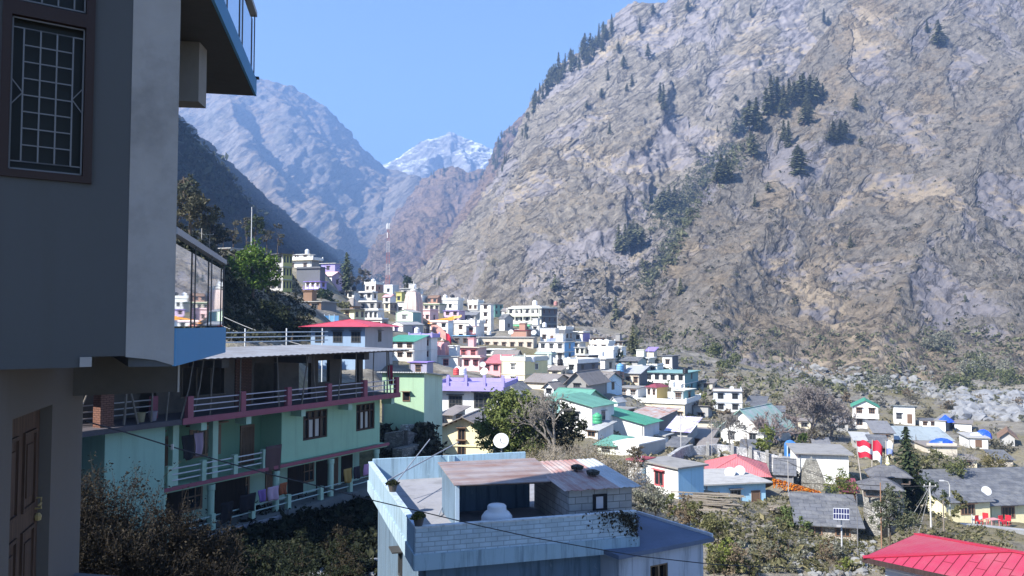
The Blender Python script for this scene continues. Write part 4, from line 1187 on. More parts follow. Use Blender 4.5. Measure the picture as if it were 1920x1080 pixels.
FA = Frame(-3.74, 7.9, 0, 0.806, 0.592)
A0 = FA.root('apartment_building', 'shaded slate grey building at the left edge with barred window and blue glass balconies', 'building')
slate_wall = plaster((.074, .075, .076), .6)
raw_wall = concrete((.33, .305, .285), .7)
wx0, wx1, wz0, wz1 = -1.16, -.40, 1.36, 3.75
b = MB()
b.box(-14, wx0, 0, .25, -.30, 13).box(wx1, -.06, 0, .25, -.30, 13).box(wx0, wx1, 0, .25, -.30, wz0).box(wx0, wx1, 0, .25, wz1, 13)
b.box(-14, -.3, .25, 11.4, -.36, 13)
b.box(-14, -.42, -.004, .30, -.40, -.30)
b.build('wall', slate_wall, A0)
b = MB()                                           # rough column end with its crooked lower edge
b.add([(-.06, -.006, -.31), (.10, -.03, -.33), (.20, -.06, -.345), (.36, -.12, -.40), (.36, -.12, 13), (-.06, -.006, 13),
       (-.06, .25, -.31), (.10, .25, -.33), (.20, .25, -.345), (.36, .25, -.40), (.36, .25, 13), (-.06, .25, 13)],
      [(0, 1, 2, 3, 4, 5), (11, 10, 9, 8, 7, 6), (0, 6, 7, 1), (1, 7, 8, 2), (2, 8, 9, 3), (3, 9, 10, 4), (5, 4, 10, 11), (0, 5, 11, 6)])
b.build('column', raw_wall, A0)
MB().box(-.46, -.36, -.03, .5, -.395, -.302).build('beam_end', raw_wall, A0)
# lower storey with the door
FB = Frame(-4.83, 7.79, 0, -.2987, .9543)
def FBA(x, y): p = FB.world(x, y); return FA.loc(p.x, p.y)
def slab_poly(pts, z0, z1): return MB().prism(pts, z0, z1)
low = plaster((.135, .122, .112), .4)
def wall_piece(m, x0, x1, y0, y1, z0, z1): m.prism([FBA(x0, y0), FBA(x1, y0), FBA(x1, y1), FBA(x0, y1)], z0, z1)
m = MB()
# local y of FB points to the left (into the building)
wall_piece(m, -5, 0, 0, .3, -5, -.41); wall_piece(m, 1.55, 3.22, 0, .3, -5, -.41); wall_piece(m, 0, 1.55, 0, .3, -.91, -.41); wall_piece(m, -5, 3.22, .3, 5, -5, -.415)
m.build('lower_wall', low, A0)
dr = MB(); wall_piece(dr, .02, 1.53, .12, .18, -3.25, -.92)
dro = dr.build('door', wood((.10, .06, .042)), A0)
pm = MB()
for (x0, x1, z0, z1) in ((.18, .66, -2.0, -1.15), (.18, .66, -3.1, -2.2), (.86, 1.34, -2.0, -1.15), (.86, 1.34, -3.1, -2.2)):
    for (a0, a1, c0, c1) in ((x0, x1, z0, z0 + .04), (x0, x1, z1 - .04, z1), (x0, x0 + .04, z0 + .04, z1 - .04), (x1 - .04, x1, z0 + .04, z1 - .04)):
        wall_piece(pm, a0, a1, .095, .12, c0, c1)
    wall_piece(pm, x0 + .12, x1 - .12, .1, .12, z0 + .14, z1 - .14)
pm.build('door_panel', wood((.088, .053, .038)), dro)
hm = MB()
c = FBA(1.42, .06); c2 = FBA(1.42, .12); c3 = FBA(1.28, .05)
hm.tube([(*c2, -2.06), (*c, -2.06), (*c, -1.94), (*c2, -1.94)], .012, n=6).tube([(*c, -2.0), (*c3, -2.0)], .013, n=6)
hm.lathe([(.0, -.06), (.035, -.05), (.04, 0), (.02, .03)], 8, c=(*FBA(1.42, .09), -2.14))
hm.build('door_lock', flat((.35, .27, .12), .35), dro)
# dark tie beam under the balcony
FC = Frame(-5.53, 10.3, 0, .853, .522)
def FCA(x, y): p = FC.world(x, y); return FA.loc(p.x, p.y)
m = MB(); m.prism([FCA(-.3, 0), FCA(1.16, 0), FCA(1.16, .3), FCA(-.3, .3)], -.90, -.37)
m.build('tie_beam', concrete((.11, .105, .10), .3), A0)
m = MB(); m.prism([FCA(1.16, -.01), FCA(1.185, -.01), FCA(1.185, .31), FCA(1.16, .31)], -.905, -.42)
m.build('beam_cap', plaster((.5, .5, .5)), A0)
# balconies: slab, glass panels, hand rail
bluep = plaster((.10, .27, .46), .15)
def gl_mat():
    n = NB('balcony_glass')
    g = n.N('ShaderNodeBsdfGlossy'); g.inputs['Roughness'].default_value = .02; g.inputs['Color'].default_value = (.74, .77, .80, 1)
    t = n.N('ShaderNodeBsdfTransparent'); t.inputs['Color'].default_value = (.62, .72, .78, 1)
    f = n.N('ShaderNodeFresnel'); f.inputs['IOR'].default_value = 1.9
    mx = n.N('ShaderNodeMixShader')
    n.L(n.math('ADD', f.outputs[0], .60, True), mx.inputs[0]); n.L(t.outputs[0], mx.inputs[1]); n.L(g.outputs[0], mx.inputs[2])
    n.L(mx.outputs[0], n.t.nodes['Material Output'].inputs['Surface'])
    return n.m
GLASS = gl_mat()
def AL(x, y): return FA.loc(x, y)
def balcony(near, far, left, z0, z1, soff, rail_gap=True):
    near, far = Vector(near), Vector(far)
    d = (far - near); L = d.length; d.normalize(); nrm = Vector((d.y, -d.x))
    m = MB(); m.prism([AL(*near), AL(*far), AL(*(far - nrm * left + d * .0)), AL(*(near - nrm * (left * .25)))], z0, z1)
    bal = m.build('balcony', soff, A0)
    m = MB(); p, q = near + nrm * .004, far + nrm * .004 + d * .02
    p2, q2 = near + nrm * .035, far + nrm * .035 + d * .02
    m.prism([AL(*p2), AL(*q2), AL(*q), AL(*p)], z0 + .002, z1 + .03)
    m.build('fascia', bluep, bal)
    n = 3
    for i in range(n):
        a = near + d * (L * i / n + .007) - nrm * .02; e = near + d * (L * (i + 1) / n - .007) - nrm * .02
        a2, e2 = a - nrm * .012, e - nrm * .012
        MB().prism([AL(*a), AL(*e), AL(*e2), AL(*a2)], z1 + .05, z1 + .90).build('glass_panel', GLASS, bal)
    for i in range(n + 1):
        a = near + d * min(L * i / n, L - .03)
        m = MB(); x, y = AL(*a); m.box(x - .007, x + .007, y - .007, y + .007, z1 + .03, z1 + 1.0)
        m.build('rail_post', flat((.10, .10, .105), .4), bal)
    m = MB(); a, e = near + nrm * .03, far + nrm * .03 + d * .03; a2, e2 = near - nrm * .05, far - nrm * .05 + d * .03
    m.prism([AL(*a), AL(*e), AL(*e2), AL(*a2)], z1 + .98, z1 + 1.05)
    m.build('hand_rail', flat((.33, .34, .36), .45), bal)
soffit = concrete((.085, .085, .085), .25)
balcony((-3.40, 8.02), (-4.36, 12.1), 1.6, -.41, -.06, soffit)
balcony((-3.11, 8.0), (-3.83, 11.72), 2.2, 3.40, 3.62, soffit)
x, y = AL(-3.745, 9.44); 
m = MB(); m.prism([AL(-4.9, 9.30), AL(-3.745, 9.44), AL(-3.77, 9.74), AL(-4.95, 9.60)], 2.67, 3.395)
m.build('bracket_beam', concrete((.27, .255, .235), .3), A0)
MB().prism([AL(-3.84, 11.70), AL(-3.76, 11.72), AL(-3.77, 11.78), AL(-3.85, 11.76)], 3.66, 3.69).build('drain_spout', flat((.03, .03, .03)), A0)
# window: brown frame, dark panes, white welded grille
wf = MB()
fw = .075
brown = paint((.030, .014, .010))
wf.box(wx0, wx0 + fw, -.03, .10, wz0, wz1).box(wx1 - fw, wx1, -.03, .10, wz0, wz1).box(wx0 + fw, wx1 - fw, -.028, .10, wz0, wz0 + .07).box(wx0 + fw, wx1 - fw, -.028, .10, 2.87, 3.0).box(wx0 + fw, wx1 - fw, -.028, .10, wz1 - .07, wz1)
win = wf.build('window', brown, A0)
MB().box(wx0 + fw, wx1 - fw, .09, .10, wz0 + .07, 2.87).build('pane', flat((.010, .012, .011), .55), win)
MB().box(wx0 + fw, wx1 - fw, .09, .10, 3.0, wz1 - .07).build('pane', flat((.010, .012, .011), .55), win)
g = MB()
gx0, gx1, gz0, gz1 = wx0 + fw + .012, wx1 - fw - .012, wz0 + .085, 2.855
def gbar(x0, z0, x1, z1, t=.013): g.bar((x0, .02, z0), (x1, .02, z1), t, t, up=(0, 1, 0))
for (p, q) in (((gx0, gz0), (gx1, gz0)), ((gx1, gz0), (gx1, gz1)), ((gx1, gz1), (gx0, gz1)), ((gx0, gz1), (gx0, gz0))): gbar(*p, *q)
ix0, ix1 = gx0 + .09, gx1 - .09
iz0, iz1 = gz0 + .07, gz1 - .09
for i in range(4):
    x = ix0 + (ix1 - ix0) * i / 3
    gbar(x, iz0, x, iz1)
for i in range(9):
    z = iz0 + (iz1 - iz0) * i / 8
    gbar(ix0, z, ix1, z, .011)
gbar(gx0, iz1, gx1, iz1, .011); gbar(gx0, iz0, gx1, iz0, .011)
zm = (iz0 + iz1) / 2 + .02
for sx, a in ((gx0, ix0), (gx1, ix1)):
    gbar(sx, zm + .12, a, zm, .009); gbar(sx, zm - .12, a, zm, .009)
gbar(gx0, 3.03, gx1, 3.03); gbar(gx0, 3.03, gx0, wz1 - .08); gbar(gx1, 3.03, gx1, wz1 - .08)
for i in range(4):
    x = ix0 + (ix1 - ix0) * i / 3
    gbar(x, 3.03, x, wz1 - .08)
g.build('grille', paint((.16, .16, .165), .5), win)
# landing outside the door
m = MB().prism([(-5.2, 9.0), (-4.3, 9.0), (-4.6, 10.4), (-5.75, 10.66)], -3.45, -3.24)
tag(m.build('landing', concrete((.16, .165, .18), .3)), 'grey concrete landing below the door at the lower left edge', 'landing')

# ------------------------------------------------------------------ green guesthouse
FG = Frame(-17.1, 32.3, -9.6, 10.04, 18.1)
G0 = FG.root('guesthouse', 'long shaded mint green guesthouse with red railed terrace and dark tin roof', 'guesthouse')
mint = plaster((.335, .535, .375), .6)
mintl = plaster((.40, .56, .44), .6)
paleb = plaster((.32, .49, .40), .6)
redp = plaster((.30, .10, .13), .45)
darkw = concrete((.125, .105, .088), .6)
Lg = 20.7
# ground floor: back wall with openings, floor apron
m = MB()
m.box(1.2, 19.9, 2.5, 8.0, -3, 2.02)
m.build('ground_wall', mintl, G0)
for (x, w_, z, h_, kind) in ((5.2, .9, .0, 1.95, 'd'), (7.2, 1.3, .5, 1.35, 'w'), (10.2, 1.4, .5, 1.3, 'w'), (12.5, .95, 0, 1.95, 'd'), (15.2, 1.2, .5, 1.3, 'w'), (17.4, .95, 0, 1.95, 'd'), (3.2, 1.3, .4, 1.4, 'w')):
    if kind == 'd': door(G0, x, 2.499, z - .1, w_, h_, 0, 'brown')
    else: window(G0, x, 2.499, z, w_, h_, 0, (3, 2), 'brown')
MB().box(1.0, 20.3, .2, 2.48, -3, -.12).build('veranda_floor', concrete((.16, .17, .17), .4), G0)
for x in (4.2, 6.9, 11.1, 15.3, 19.4):
    MB().lathe([(.17, -.1), (.17, 1.7), (.2, 1.75), (.2, 1.99)], 14, c=(x, .75, 0)).build('column', mintl, G0)
def rail3(parent, x0, x1, y, z, ht, n, postmat, barmat, pw=.13, name='railing', bars=(.28, .56, .84), post=True):
    bm = MB()
    for zz in bars: bm.bar((x0, y, z + ht * zz), (x1, y, z + ht * zz), .05, .05)
    rl = bm.build(name, barmat, parent)
    if post:
        for i in range(n + 1):
            x = x0 + (x1 - x0) * i / n
            MB().box(x - pw, x + pw, y - .12, y + .12, z - .02, z + ht).build('post', postmat, rl)
    return rl
whitep = paint((.62, .64, .66), .4)
rail3(G0, 4.4, 19.3, .62, -.12, .75, 6, mintl, paint((.45, .58, .56), .4), .12, bars=(.45, .85))
for (x0, x1) in ((5.0, 6.6), (8.6, 10.6), (13.7, 14.9), (16.0, 17.1), (18.2, 19.2)):
    MB().box(x0, x1, 2.44, 2.499, -.1, 1.92).build('dark_opening', wood((.035, .024, .02)), G0)  # dark panels added to stand for deep openings
# first floor slab and its red drip edge
MB().box(3.9, 20.4, .70, 8.0, 2.02, 2.24).build('lower_slab', mint, G0)
MB().box(3.9, 20.5, .60, .70, 2.10, 2.27).build('lower_edge', redp, G0)
# first floor walls
MB().box(1.2, 4.1, .5, 8, -3, 5.10).build('side_wall', paleb, G0)
MB().box(-.9, 1.19, 2.6, 8, -3, 5.08).build('blue_wall', plaster((.10, .22, .42), .2), G0)
MB().box(-.4, .0, 2.55, 2.598, 2.9, 3.5).build('vent', flat((.02, .02, .025)), G0)
# right-hand block with real window openings
m = MB(); f0, f1, zt = 11.6, 19.9, 5.10
ws = [(13.2, 15.15, 3.25, 4.85), (17.65, 19.4, 3.25, 4.85)]
xs = [f0] + [v for a in ws for v in a[:2]] + [f1]
for i in range(0, len(xs), 2): m.box(xs[i], xs[i + 1], .9, 1.15, 2.27, zt)
for a in ws: m.box(a[0], a[1], .9, 1.15, 2.27, a[2]).box(a[0], a[1], .9, 1.15, a[3], zt)
m.box(f1 - .25, f1, 1.15, 8, 2.27, zt).box(f0, f0 + .25, 1.15, 2.4, 2.27, zt)
m.build('block_wall', mint, G0)
wbrown = wood((.085, .052, .038))
for (a, e, z0, z1) in ws:
    fm = MB(); t = .09
    fm.box(a, a + t, .95, 1.1, z0, z1).box(e - t, e, .95, 1.1, z0, z1).box(a + t, e - t, .95, 1.1, z0, z0 + t).box(a + t, e - t, .95, 1.1, z1 - t, z1)
    fm.box(a + t, e - t, .97, 1.08, z1 - .50, z1 - .40)
    for i in range(1, 4):
        x = a + (e - a) * i / 4
        fm.box(x - .045, x + .045, .96, 1.09, z0 + t, z1 - t)
    wo = fm.build('window', wbrown, G0)
    MB().box(a + t, e - t, 1.06, 1.07, z0 + t, z1 - t).build('pane', glass_dark((.03, .035, .035)), wo)
    cm = MB()
    for i in (1, 2):
        x0 = a + (e - a) * i / 4 + .07; x1 = a + (e - a) * (i + 1) / 4 - .07
        cm.box(x0, x1, 1.045, 1.058, z0 + .12, z1 - .52)
    cm.build('curtain', plaster((.55, .52, .48), .6), wo)
# recessed veranda of the first floor
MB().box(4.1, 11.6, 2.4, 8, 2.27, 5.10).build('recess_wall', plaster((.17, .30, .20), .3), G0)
door(G0, 5.6, 2.399, 2.27, .95, 2.05, 0, 'brown'); window(G0, 7.9, 2.399, 3.05, 1.9, 1.5, 0, (4, 1), 'brown'); door(G0, 10.6, 2.399, 2.27, .95, 2.05, 0, 'brown')
window(G0, 4.9, .4995 + 1.9, 3.0, .8, 1.5, 0, (2, 1), 'brown')
for x in (4.9, 7.15): MB().box(x - .16, x + .16, .78, 1.1, 2.27, 5.10).build('column', mintl, G0)
rail3(G0, 4.5, 10.2, .75, 2.27, .95, 3, mintl, whitep, .12)
# terrace slab, brackets, railing with red posts
MB().box(-.9, Lg, 0, 8.0, 5.13, 5.36).build('upper_slab', concrete((.10, .09, .10), .5), G0)
MB().box(4.6, Lg + .05, -.06, -.002, 5.11, 5.40).build('upper_edge', redp, G0)
for x in (5.9, 8.6, 12.4, 16.2, 20.2):
    MB().box(x - .16, x + .16, .12, .9, 4.72, 5.125).build('bracket', mintl, G0)
rail3(G0, 5.05, Lg - .15, .12, 5.38, .98, 5, redp, paint((.50, .46, .52), .4), .15)
rail3(G0, -.8, 4.3, 1.6, 5.38, .98, 2, redp, paint((.40, .38, .38), .4), .15)
# open roof storey: bare wall with openings
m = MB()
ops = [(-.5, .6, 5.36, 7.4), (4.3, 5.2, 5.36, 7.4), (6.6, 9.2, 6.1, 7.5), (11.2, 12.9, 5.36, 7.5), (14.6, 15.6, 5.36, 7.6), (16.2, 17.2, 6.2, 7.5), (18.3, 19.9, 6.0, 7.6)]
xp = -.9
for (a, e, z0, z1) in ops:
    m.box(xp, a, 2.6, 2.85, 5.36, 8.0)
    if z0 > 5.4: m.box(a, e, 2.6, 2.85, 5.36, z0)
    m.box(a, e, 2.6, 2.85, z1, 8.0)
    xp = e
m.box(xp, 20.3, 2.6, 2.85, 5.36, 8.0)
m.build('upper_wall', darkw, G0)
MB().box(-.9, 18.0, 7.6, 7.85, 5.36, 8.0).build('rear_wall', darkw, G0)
bm = MB()
for i in range(4): bm.bar((6.6 + 2.6 * i / 3, 2.57, 6.1), (6.6 + 2.6 * i / 3, 2.57, 7.5), .06, .04)
bm.bar((6.5, 2.57, 6.07), (9.3, 2.57, 6.07), .06, .06)
bm.build('window_frame', wood((.16, .13, .10)), G0)
MB().box(9.9, 11.0, 2.54, 2.598, 5.36, 7.9).build('brick_patch', blockwork((.16, .085, .06), .24, .08), G0)
for x in (2.2, 7.2, 12.9, 17.8):
    MB().box(x - .22, x + .22, .25, 2.59, 7.55, 7.98).build('roof_beam', concrete((.11, .10, .095), .4), G0)
MB().box(.9, 1.5, .4, .9, 5.36, 8.0).build('brick_column', blockwork((.20, .10, .075), .24, .09), G0)
rf = MB()
n = 116
for i in range(n):                                   # real corrugation
    x0, x1 = -1.2 + 22.8 * i / n, -1.2 + 22.8 * (i + 1) / n
    za, zb_ = (.03 if i % 2 else 0), (.03 if (i + 1) % 2 else 0)
    rf.sheet((x0, -.55, 8.06 + za), (x1, -.55, 8.06 + zb_), (x1, 8.4, 8.26 + zb_), (x0, 8.4, 8.26 + za), .015)
rf.build('roof', tin((.25, .255, .27), (.14, .125, .115), .45, 'x', 2.0), G0)
MB().box(-1.0, 21.3, -.30, -.16, 7.98, 8.05).build('roof_purlin', wood((.10, .08, .065)), G0)
def pole(parent, pts, r=.045): return MB().tube(pts, r, r * .8, 6).build('prop_pole', wood((.20, .175, .15)), parent)
for (x, dx, y) in ((6.3, .25, .2), (7.9, .12, .02), (10.6, -.1, .1), (12.2, .55, .06), (13.6, -.2, .3), (15.1, .35, .05), (16.7, .06, .12), (18.4, .1, .2), (19.6, .05, .1), (20.2, -.15, .3), (4.6, .7, .1), (5.6, .6, .5), (-.4, 1.2, .3), (1.9, .3, .3), (2.5, -.5, .2), (3.3, .1, .4), (3.9, .3, .2)):
    pole(G0, [(x, y, 5.37), (x + dx * .55 + rng.uniform(-.06, .06), y + .05, 6.7), (x + dx, y + .08, 8.02)], rng.uniform(.035, .055))
# pipe railing standing on the back of the tin roof
pr = empty('pipe_railing', FG.world(1, 8.9, 7.0), FG.a, 'white pipe railing standing behind the dark tin roof of the green guesthouse', 'railing')
for z in (1.55, 1.85, 2.15): MB().bar((-2, 0, z), (23, 0, z), .07, .07).build('rail', whitep, pr)
for x in (1, 4.6, 8.2, 11.8, 15.4, 19, 22.5): MB().bar((x, .06, -4.5), (x, .06, 2.4), .06, .06).build('upright', whitep, pr)

# laundry, carpet, buckets at the guesthouse
def cloth(label, x, y, z, w_, h_, col, name='laundry', cat='laundry', grp='laundry on the guesthouse verandas', sw=.05):
    nx_, nz_ = 10, 8
    pts = np.zeros((nz_ + 1, nx_ + 1, 3))
    ph = rng.uniform(0, 6)
    for j in range(nz_ + 1):
        for i in range(nx_ + 1):
            u, v = i / nx_, j / nz_
            pts[j, i] = FG.world(x + w_ * (u - .5) * (1 - .12 * v) + .03 * math.sin(v * 5 + ph), y + sw * math.sin(u * 9 + ph) * (0.3 + v), z - h_ * v * (1 + .06 * math.sin(u * 7 + ph)))
    me, _ = grid_mesh(name, pts, plaster(col, .2))
    o = mobj(name, me)
    md = o.modifiers.new('thick', 'SOLIDIFY'); md.thickness = .02
    return tag(o, label, cat, grp)
cloth('black trousers drying at the left end of the ground floor line', 7.6, .45, 1.05, .75, .95, (.012, .012, .016))
cloth('black shawl drying next to the trousers on the ground floor line', 8.9, .45, 1.2, 1.0, .85, (.014, .013, .018))
cloth('purple cloth drying between the black shawl and the pink shirt', 9.85, .45, 1.25, .55, .6, (.20, .12, .34))
cloth('pale pink shirt drying on the ground floor line', 10.6, .45, 1.28, .75, .7, (.48, .34, .44))
cloth('rust red cloth drying beside the pale pink shirt', 11.3, .45, 1.35, .5, .6, (.30, .09, .04))
cloth('yellow garment drying right of the middle ground floor column', 16.4, .45, 1.3, .7, .8, (.34, .22, .07))
cloth('dark garment drying between the yellow garment and pink top', 17.2, .45, 1.3, .55, .7, (.03, .025, .035))
cloth('bright pink top drying at the right end of the line', 18.2, .45, 1.3, .7, .65, (.50, .26, .46))
cloth('mauve towel hanging on the upper veranda', 6.1, .7, 4.55, .55, 1.05, (.34, .25, .33))
cloth('dark jacket hanging on the upper veranda', 5.5, .7, 4.5, .7, 1.1, (.02, .02, .025))
cloth('brown patterned carpet hung over the veranda rail end', 10.75, .62, 3.35, 1.1, 1.35, (.10, .06, .06), 'carpet', 'carpet', None, .02)
cloth('red cloth hanging at the right end of the open roof storey', 20.4, .5, 7.1, .5, 1.2, (.22, .02, .05))
cloth('grey tarpaulin wall on the lower terrace under the first columns', 8.2, .1, -.15, 5.5, 1.0, (.20, .21, .24), 'tarpaulin', 'tarpaulin', None, .10)
for i, (x, c_, lb) in enumerate(((3.0, (.30, .26, .16), 'tin bucket on the shaded terrace corner'), (3.6, (.30, .26, .30), 'grey plastic tub beside the tin bucket'))):
    o = MB().lathe([(.14, 0), (.2, .42), (.21, .42), (.19, .40), (.13, .04)], 14).build('bucket', paint(c_))
    o.location = FG.world(x, .7, 5.37); tag(o, lb, 'bucket')

# ------------------------------------------------------------------ pale blue house in front with its roof terrace
FH = Frame(-2.5, 21.0, 0, 6.0, 1.8)
B0 = FH.root('terrace_house', 'pale blue house in front with brick parapet round a flat roof terrace', 'house')
bl = plaster((.18, .30, .43), .8); bl2 = plaster((.12, .18, .25), .8)
WB, LB, zf, zp = 6.26, 10.4, -5.95, -5.22
MB().box(.35, WB - .3, .4, LB - .1, -14, -6.30).build('wall', bl2, B0)
MB().box(0, WB + .05, 0, LB, -6.30, zf).build('roof_slab', concrete((.29, .29, .31), .75), B0)
MB().box(-.03, WB + .08, -.05, -.002, -6.34, -5.93).box(-.05, -.002, -.002, LB, -6.34, -5.93).build('slab_edge', plaster((.34, .46, .54), .95), B0)
m = MB().box(0, WB, 0, .14, zf, zp - .05)
m.build('front_parapet', blockwork((.50, .61, .69), .34, .125, .6), B0)
MB().box(0, .14, .14, LB, zf, zp - .05).build('left_parapet', plaster((.27, .38, .47), .95), B0)
MB().box(.14, WB, LB - .14, LB, zf, zp + .1).box(3.05, 3.3, LB - .30, LB - .14, zf, zp + .12).build('rear_parapet', plaster((.34, .50, .62), 1.0), B0)
MB().box(-.02, WB, -.02, .16, zp - .048, zp).build('coping', plaster((.55, .58, .60), 1.0), B0)
MB().box(-.02, .16, .16, LB, zp - .048, zp).build('side_coping', plaster((.42, .52, .62), 1.0), B0)
window(B0, .352, 4.6, -7.9, .6, .8, 0, (2, 1), 'dark').rotation_euler = (0, 0, R(-90))
# moss and roots grown over the right end of the brick parapet
# open tin roofed shelter on the terrace
x0, y0 = FH.loc(-1.66, 23.9); x1, _ = FH.loc(1.25, 24.3)
S0 = empty('roof_shelter', FH.world(x0, y0), FH.a, 'blue walled open shelter with rusty mauve sheet roof on the terrace', 'shelter')
sw_, sdp = x1 - x0, 2.0
MB().box(0, .12, 0, sdp, zf, -4.62).box(.12, sw_, sdp - .12, sdp, zf, -4.52).build('wall', bl2, S0)
MB().box(-.02, .10, -.03, -.002, zf, -4.64).build('wall_edge', plaster((.42, .55, .68), .3), S0)
MB().sheet((-.12, -.35, -4.64), (sw_ + .25, -.35, -4.70), (sw_ + .25, sdp + .1, -4.40), (-.12, sdp + .1, -4.38), .03).build('roof', tin((.30, .265, .265), (.20, .115, .09), .6, 'y', .5), S0)
MB().tube([(.1, -.2, -4.70), (sw_, -.2, -4.76)], .03).build('roof_pole', wood((.13, .10, .08)), S0)
# block shed with rusty roof
x0, y0 = FH.loc(1.65, 23.5)
D0 = empty('block_shed', FH.world(x0, y0), FH.a, 'small grey block shed with rusty red and silver sheet roof on the terrace', 'shed')
bw_, bd = 2.0, 3.2
MB().box(0, bw_, 0, bd, zf, -4.78).build('wall', blockwork((.42, .41, .40), .4, .2, .45), D0)
win = MB().box(.75, 1.2, -.03, -.002, -5.42, -4.95).build('window', flat((.015, .015, .018)), D0)
MB().box(.84, 1.06, -.045, -.032, -5.36, -5.02).build('cloth_bundle', plaster((.55, .52, .55)), win)
MB().box(.68, 1.28, -.10, -.002, -5.48, -5.425).build('sill', concrete((.2, .2, .2)), D0)
rs = MB(); rs2 = MB()
nn = 30
for i in range(nn):
    a, e = -.22 + (bw_ + .45) * i / nn, -.22 + (bw_ + .45) * (i + 1) / nn
    za, ze = (.02 if i % 2 else 0), (.02 if (i + 1) % 2 else 0)
    dz = .03 * math.sin(i * 1.3)
    (rs2 if i > 20 else rs).sheet((a, -.25 + .05 * math.sin(i * .9), -4.76 + za), (e, -.25 + .05 * math.sin(i * .9), -4.76 + ze), (e, bd + .2, -4.52 + ze), (a, bd + .2, -4.52 + za), .012)
rs.build('rusty_roof', tin((.34, .165, .14), (.44, .39, .36), .55, 'x', 4), D0)
rs2.build('silver_roof', tin((.50, .52, .54), (.33, .32, .31), .45, 'x', 4), D0)
for i, (x, y, lb) in enumerate(((1.0, 1.9, 'dark stone weighing down the rusty shed roof near its top'), (1.25, 1.2, 'small dark stone lower on the rusty shed roof'))):
    o = MB().lathe([(.05, 0), (.2, .03), (.22, .12), (.1, .17)], 7).build('roof_stone', stonework((.1, .1, .09))); o.location = D0.matrix_basis @ Vector((x, y, -4.76 + .075 * (y + .25) + .02)); tag(o, lb, 'stone')
# white water tank behind the front parapet
x, y = FH.loc(-.42, 22.45)
wt = MB().lathe([(.33, 0), (.38, .04), (.38, .14), (.36, .17), (.38, .2), (.38, .32), (.36, .35), (.38, .38), (.37, .50), (.30, .58), (.23, .62), (.23, .70), (.20, .73)], 24).build('water_tank', paint((.62, .63, .66), .35), None, True)
wt.scale = (1.15, 1.15, 1.35); wt.location = FH.world(x, y, zf); tag(wt, 'ribbed white water tank behind the brick parapet', 'water tank')
def dish(name_label, p, r, az, el=R(35), pole_h=.9, grp=None, col=(.56, .58, .60)):
    o = empty('satellite_dish', p, az, name_label, 'satellite dish', grp)
    m = MB().lathe([(r * k / 6, .22 * r * (k / 6) ** 2) for k in range(1, 7)] + [(r * .99, .235 * r), (r * .8, .15 * r), (.1 * r, .01 * r)], 20)
    d_ = m.build('reflector', paint(col, .4), o, True)
    d_.rotation_euler = (R(90) - el, 0, 0); d_.location = (0, 0, pole_h)
    MB().tube([(0, .05, 0), (0, .05, pole_h)], .03, n=6).build('mast', flat((.3, .3, .3)), o)
    MB().tube([(0, 0, pole_h - .3 * r), (0, -r * .9, pole_h + r * .45)], .015, n=5).build('feed_arm', flat((.15, .15, .15)), o)
    return o
p = P(940, 862, 32.9); dish('white satellite dish on the rear parapet of the blue terrace house', (p.x, p.y, zp + .05), .32, R(-8), R(25), .45)
# annex on the right
FX = Frame(3.05, 22.0, 0, .856, .517)
X0 = FX.root('annex_house', 'pale blue annex with flat dark blue roof at the right of the terrace house', 'house')
ax = 3.35
m = MB(); a0, a1, z0, z1 = 1.12, 1.78, -8.3, -6.75
m.box(0, a0, .25, .45, -14, -6.32).box(a1, ax - .2, .25, .45, -14, -6.32).box(a0, a1, .25, .45, z1, -6.32).box(a0, a1, .25, .45, -14, z0).box(0, ax - .2, .45, 3.3, -14, -6.32)
m.build('wall', plaster((.45, .48, .55), .8), X0)
fm = MB().box(a0, a0 + .05, .27, .42, z0, z1).box(a1 - .05, a1, .27, .42, z0, z1).box(a0 + .05, a1 - .05, .27, .42, z1 - .05, z1).box((a0 + a1) / 2 - .03, (a0 + a1) / 2 + .03, .27, .42, z0, z1 - .05)
wo = fm.build('window', wood((.20, .13, .08)), X0)
MB().box(a0 + .05, a1 - .05, .40, .41, z0, z1 - .05).build('pane', glass_dark((.01, .01, .012)), wo)
MB().box(-.2, ax, 0, 3.6, -6.32, -6.2).build('roof', concrete((.13, .16, .23), .25), X0)
MB().box(ax + .002, ax + .06, .1, 3.6, -6.30, -6.12).build('roof_edge', plaster((.6, .6, .62)), X0)

# ------------------------------------------------------------------ house with the bright red hip roof, lower right
FR = Frame(15.6, 36.1, 0, .67, -.74)
R0 = FR.root('red_roof_house', 'white house under a bright crimson hip roof at lower right corner', 'house')
ze, za = -10.3, -9.55
Wd, Ln = 5.95, 15.0
rr_ = MB()
a, b_, c, d, p1, p2 = (0, 0, ze), (Ln, 0, ze), (Ln, Wd, ze), (0, Wd, ze), (5.0, Wd / 2, za), (Ln - 5.0, Wd / 2, za)
rr_.add([a, b_, c, d, p1, p2], [(0, 1, 5, 4), (1, 2, 5), (2, 3, 4, 5), (3, 0, 4), (3, 2, 1, 0)])
def redroof():
    n = NB('red_sheet_roof')
    o = n.sep(n.tc.outputs['Object'])
    v = n.obj()
    g = n.noise(v, .6, 5, .6); g2 = n.noise(n.obj((4, .6, 1)), 1.2, 4, .6)
    c1 = n.mix(n.math('MULTIPLY', n.math('ADD', g, g2), .45), (.40, .026, .07), (.34, .05, .09))
    c1 = n.mix(n.ramp(n.noise(v, .25, 6, .65), [(.45, 0.0), (.7, .45)]), c1, (.34, .16, .16)); n.col(c1).rough(.6); n.b.inputs['Specular IOR Level'].default_value = .3
    n.bump(n.math('ADD', n.math('SINE', n.math('MULTIPLY', o[0], 30)), g), .25, .02)
    return n.m
rrm = redroof()
rr_.build('roof', rrm, R0)
cap = MB()
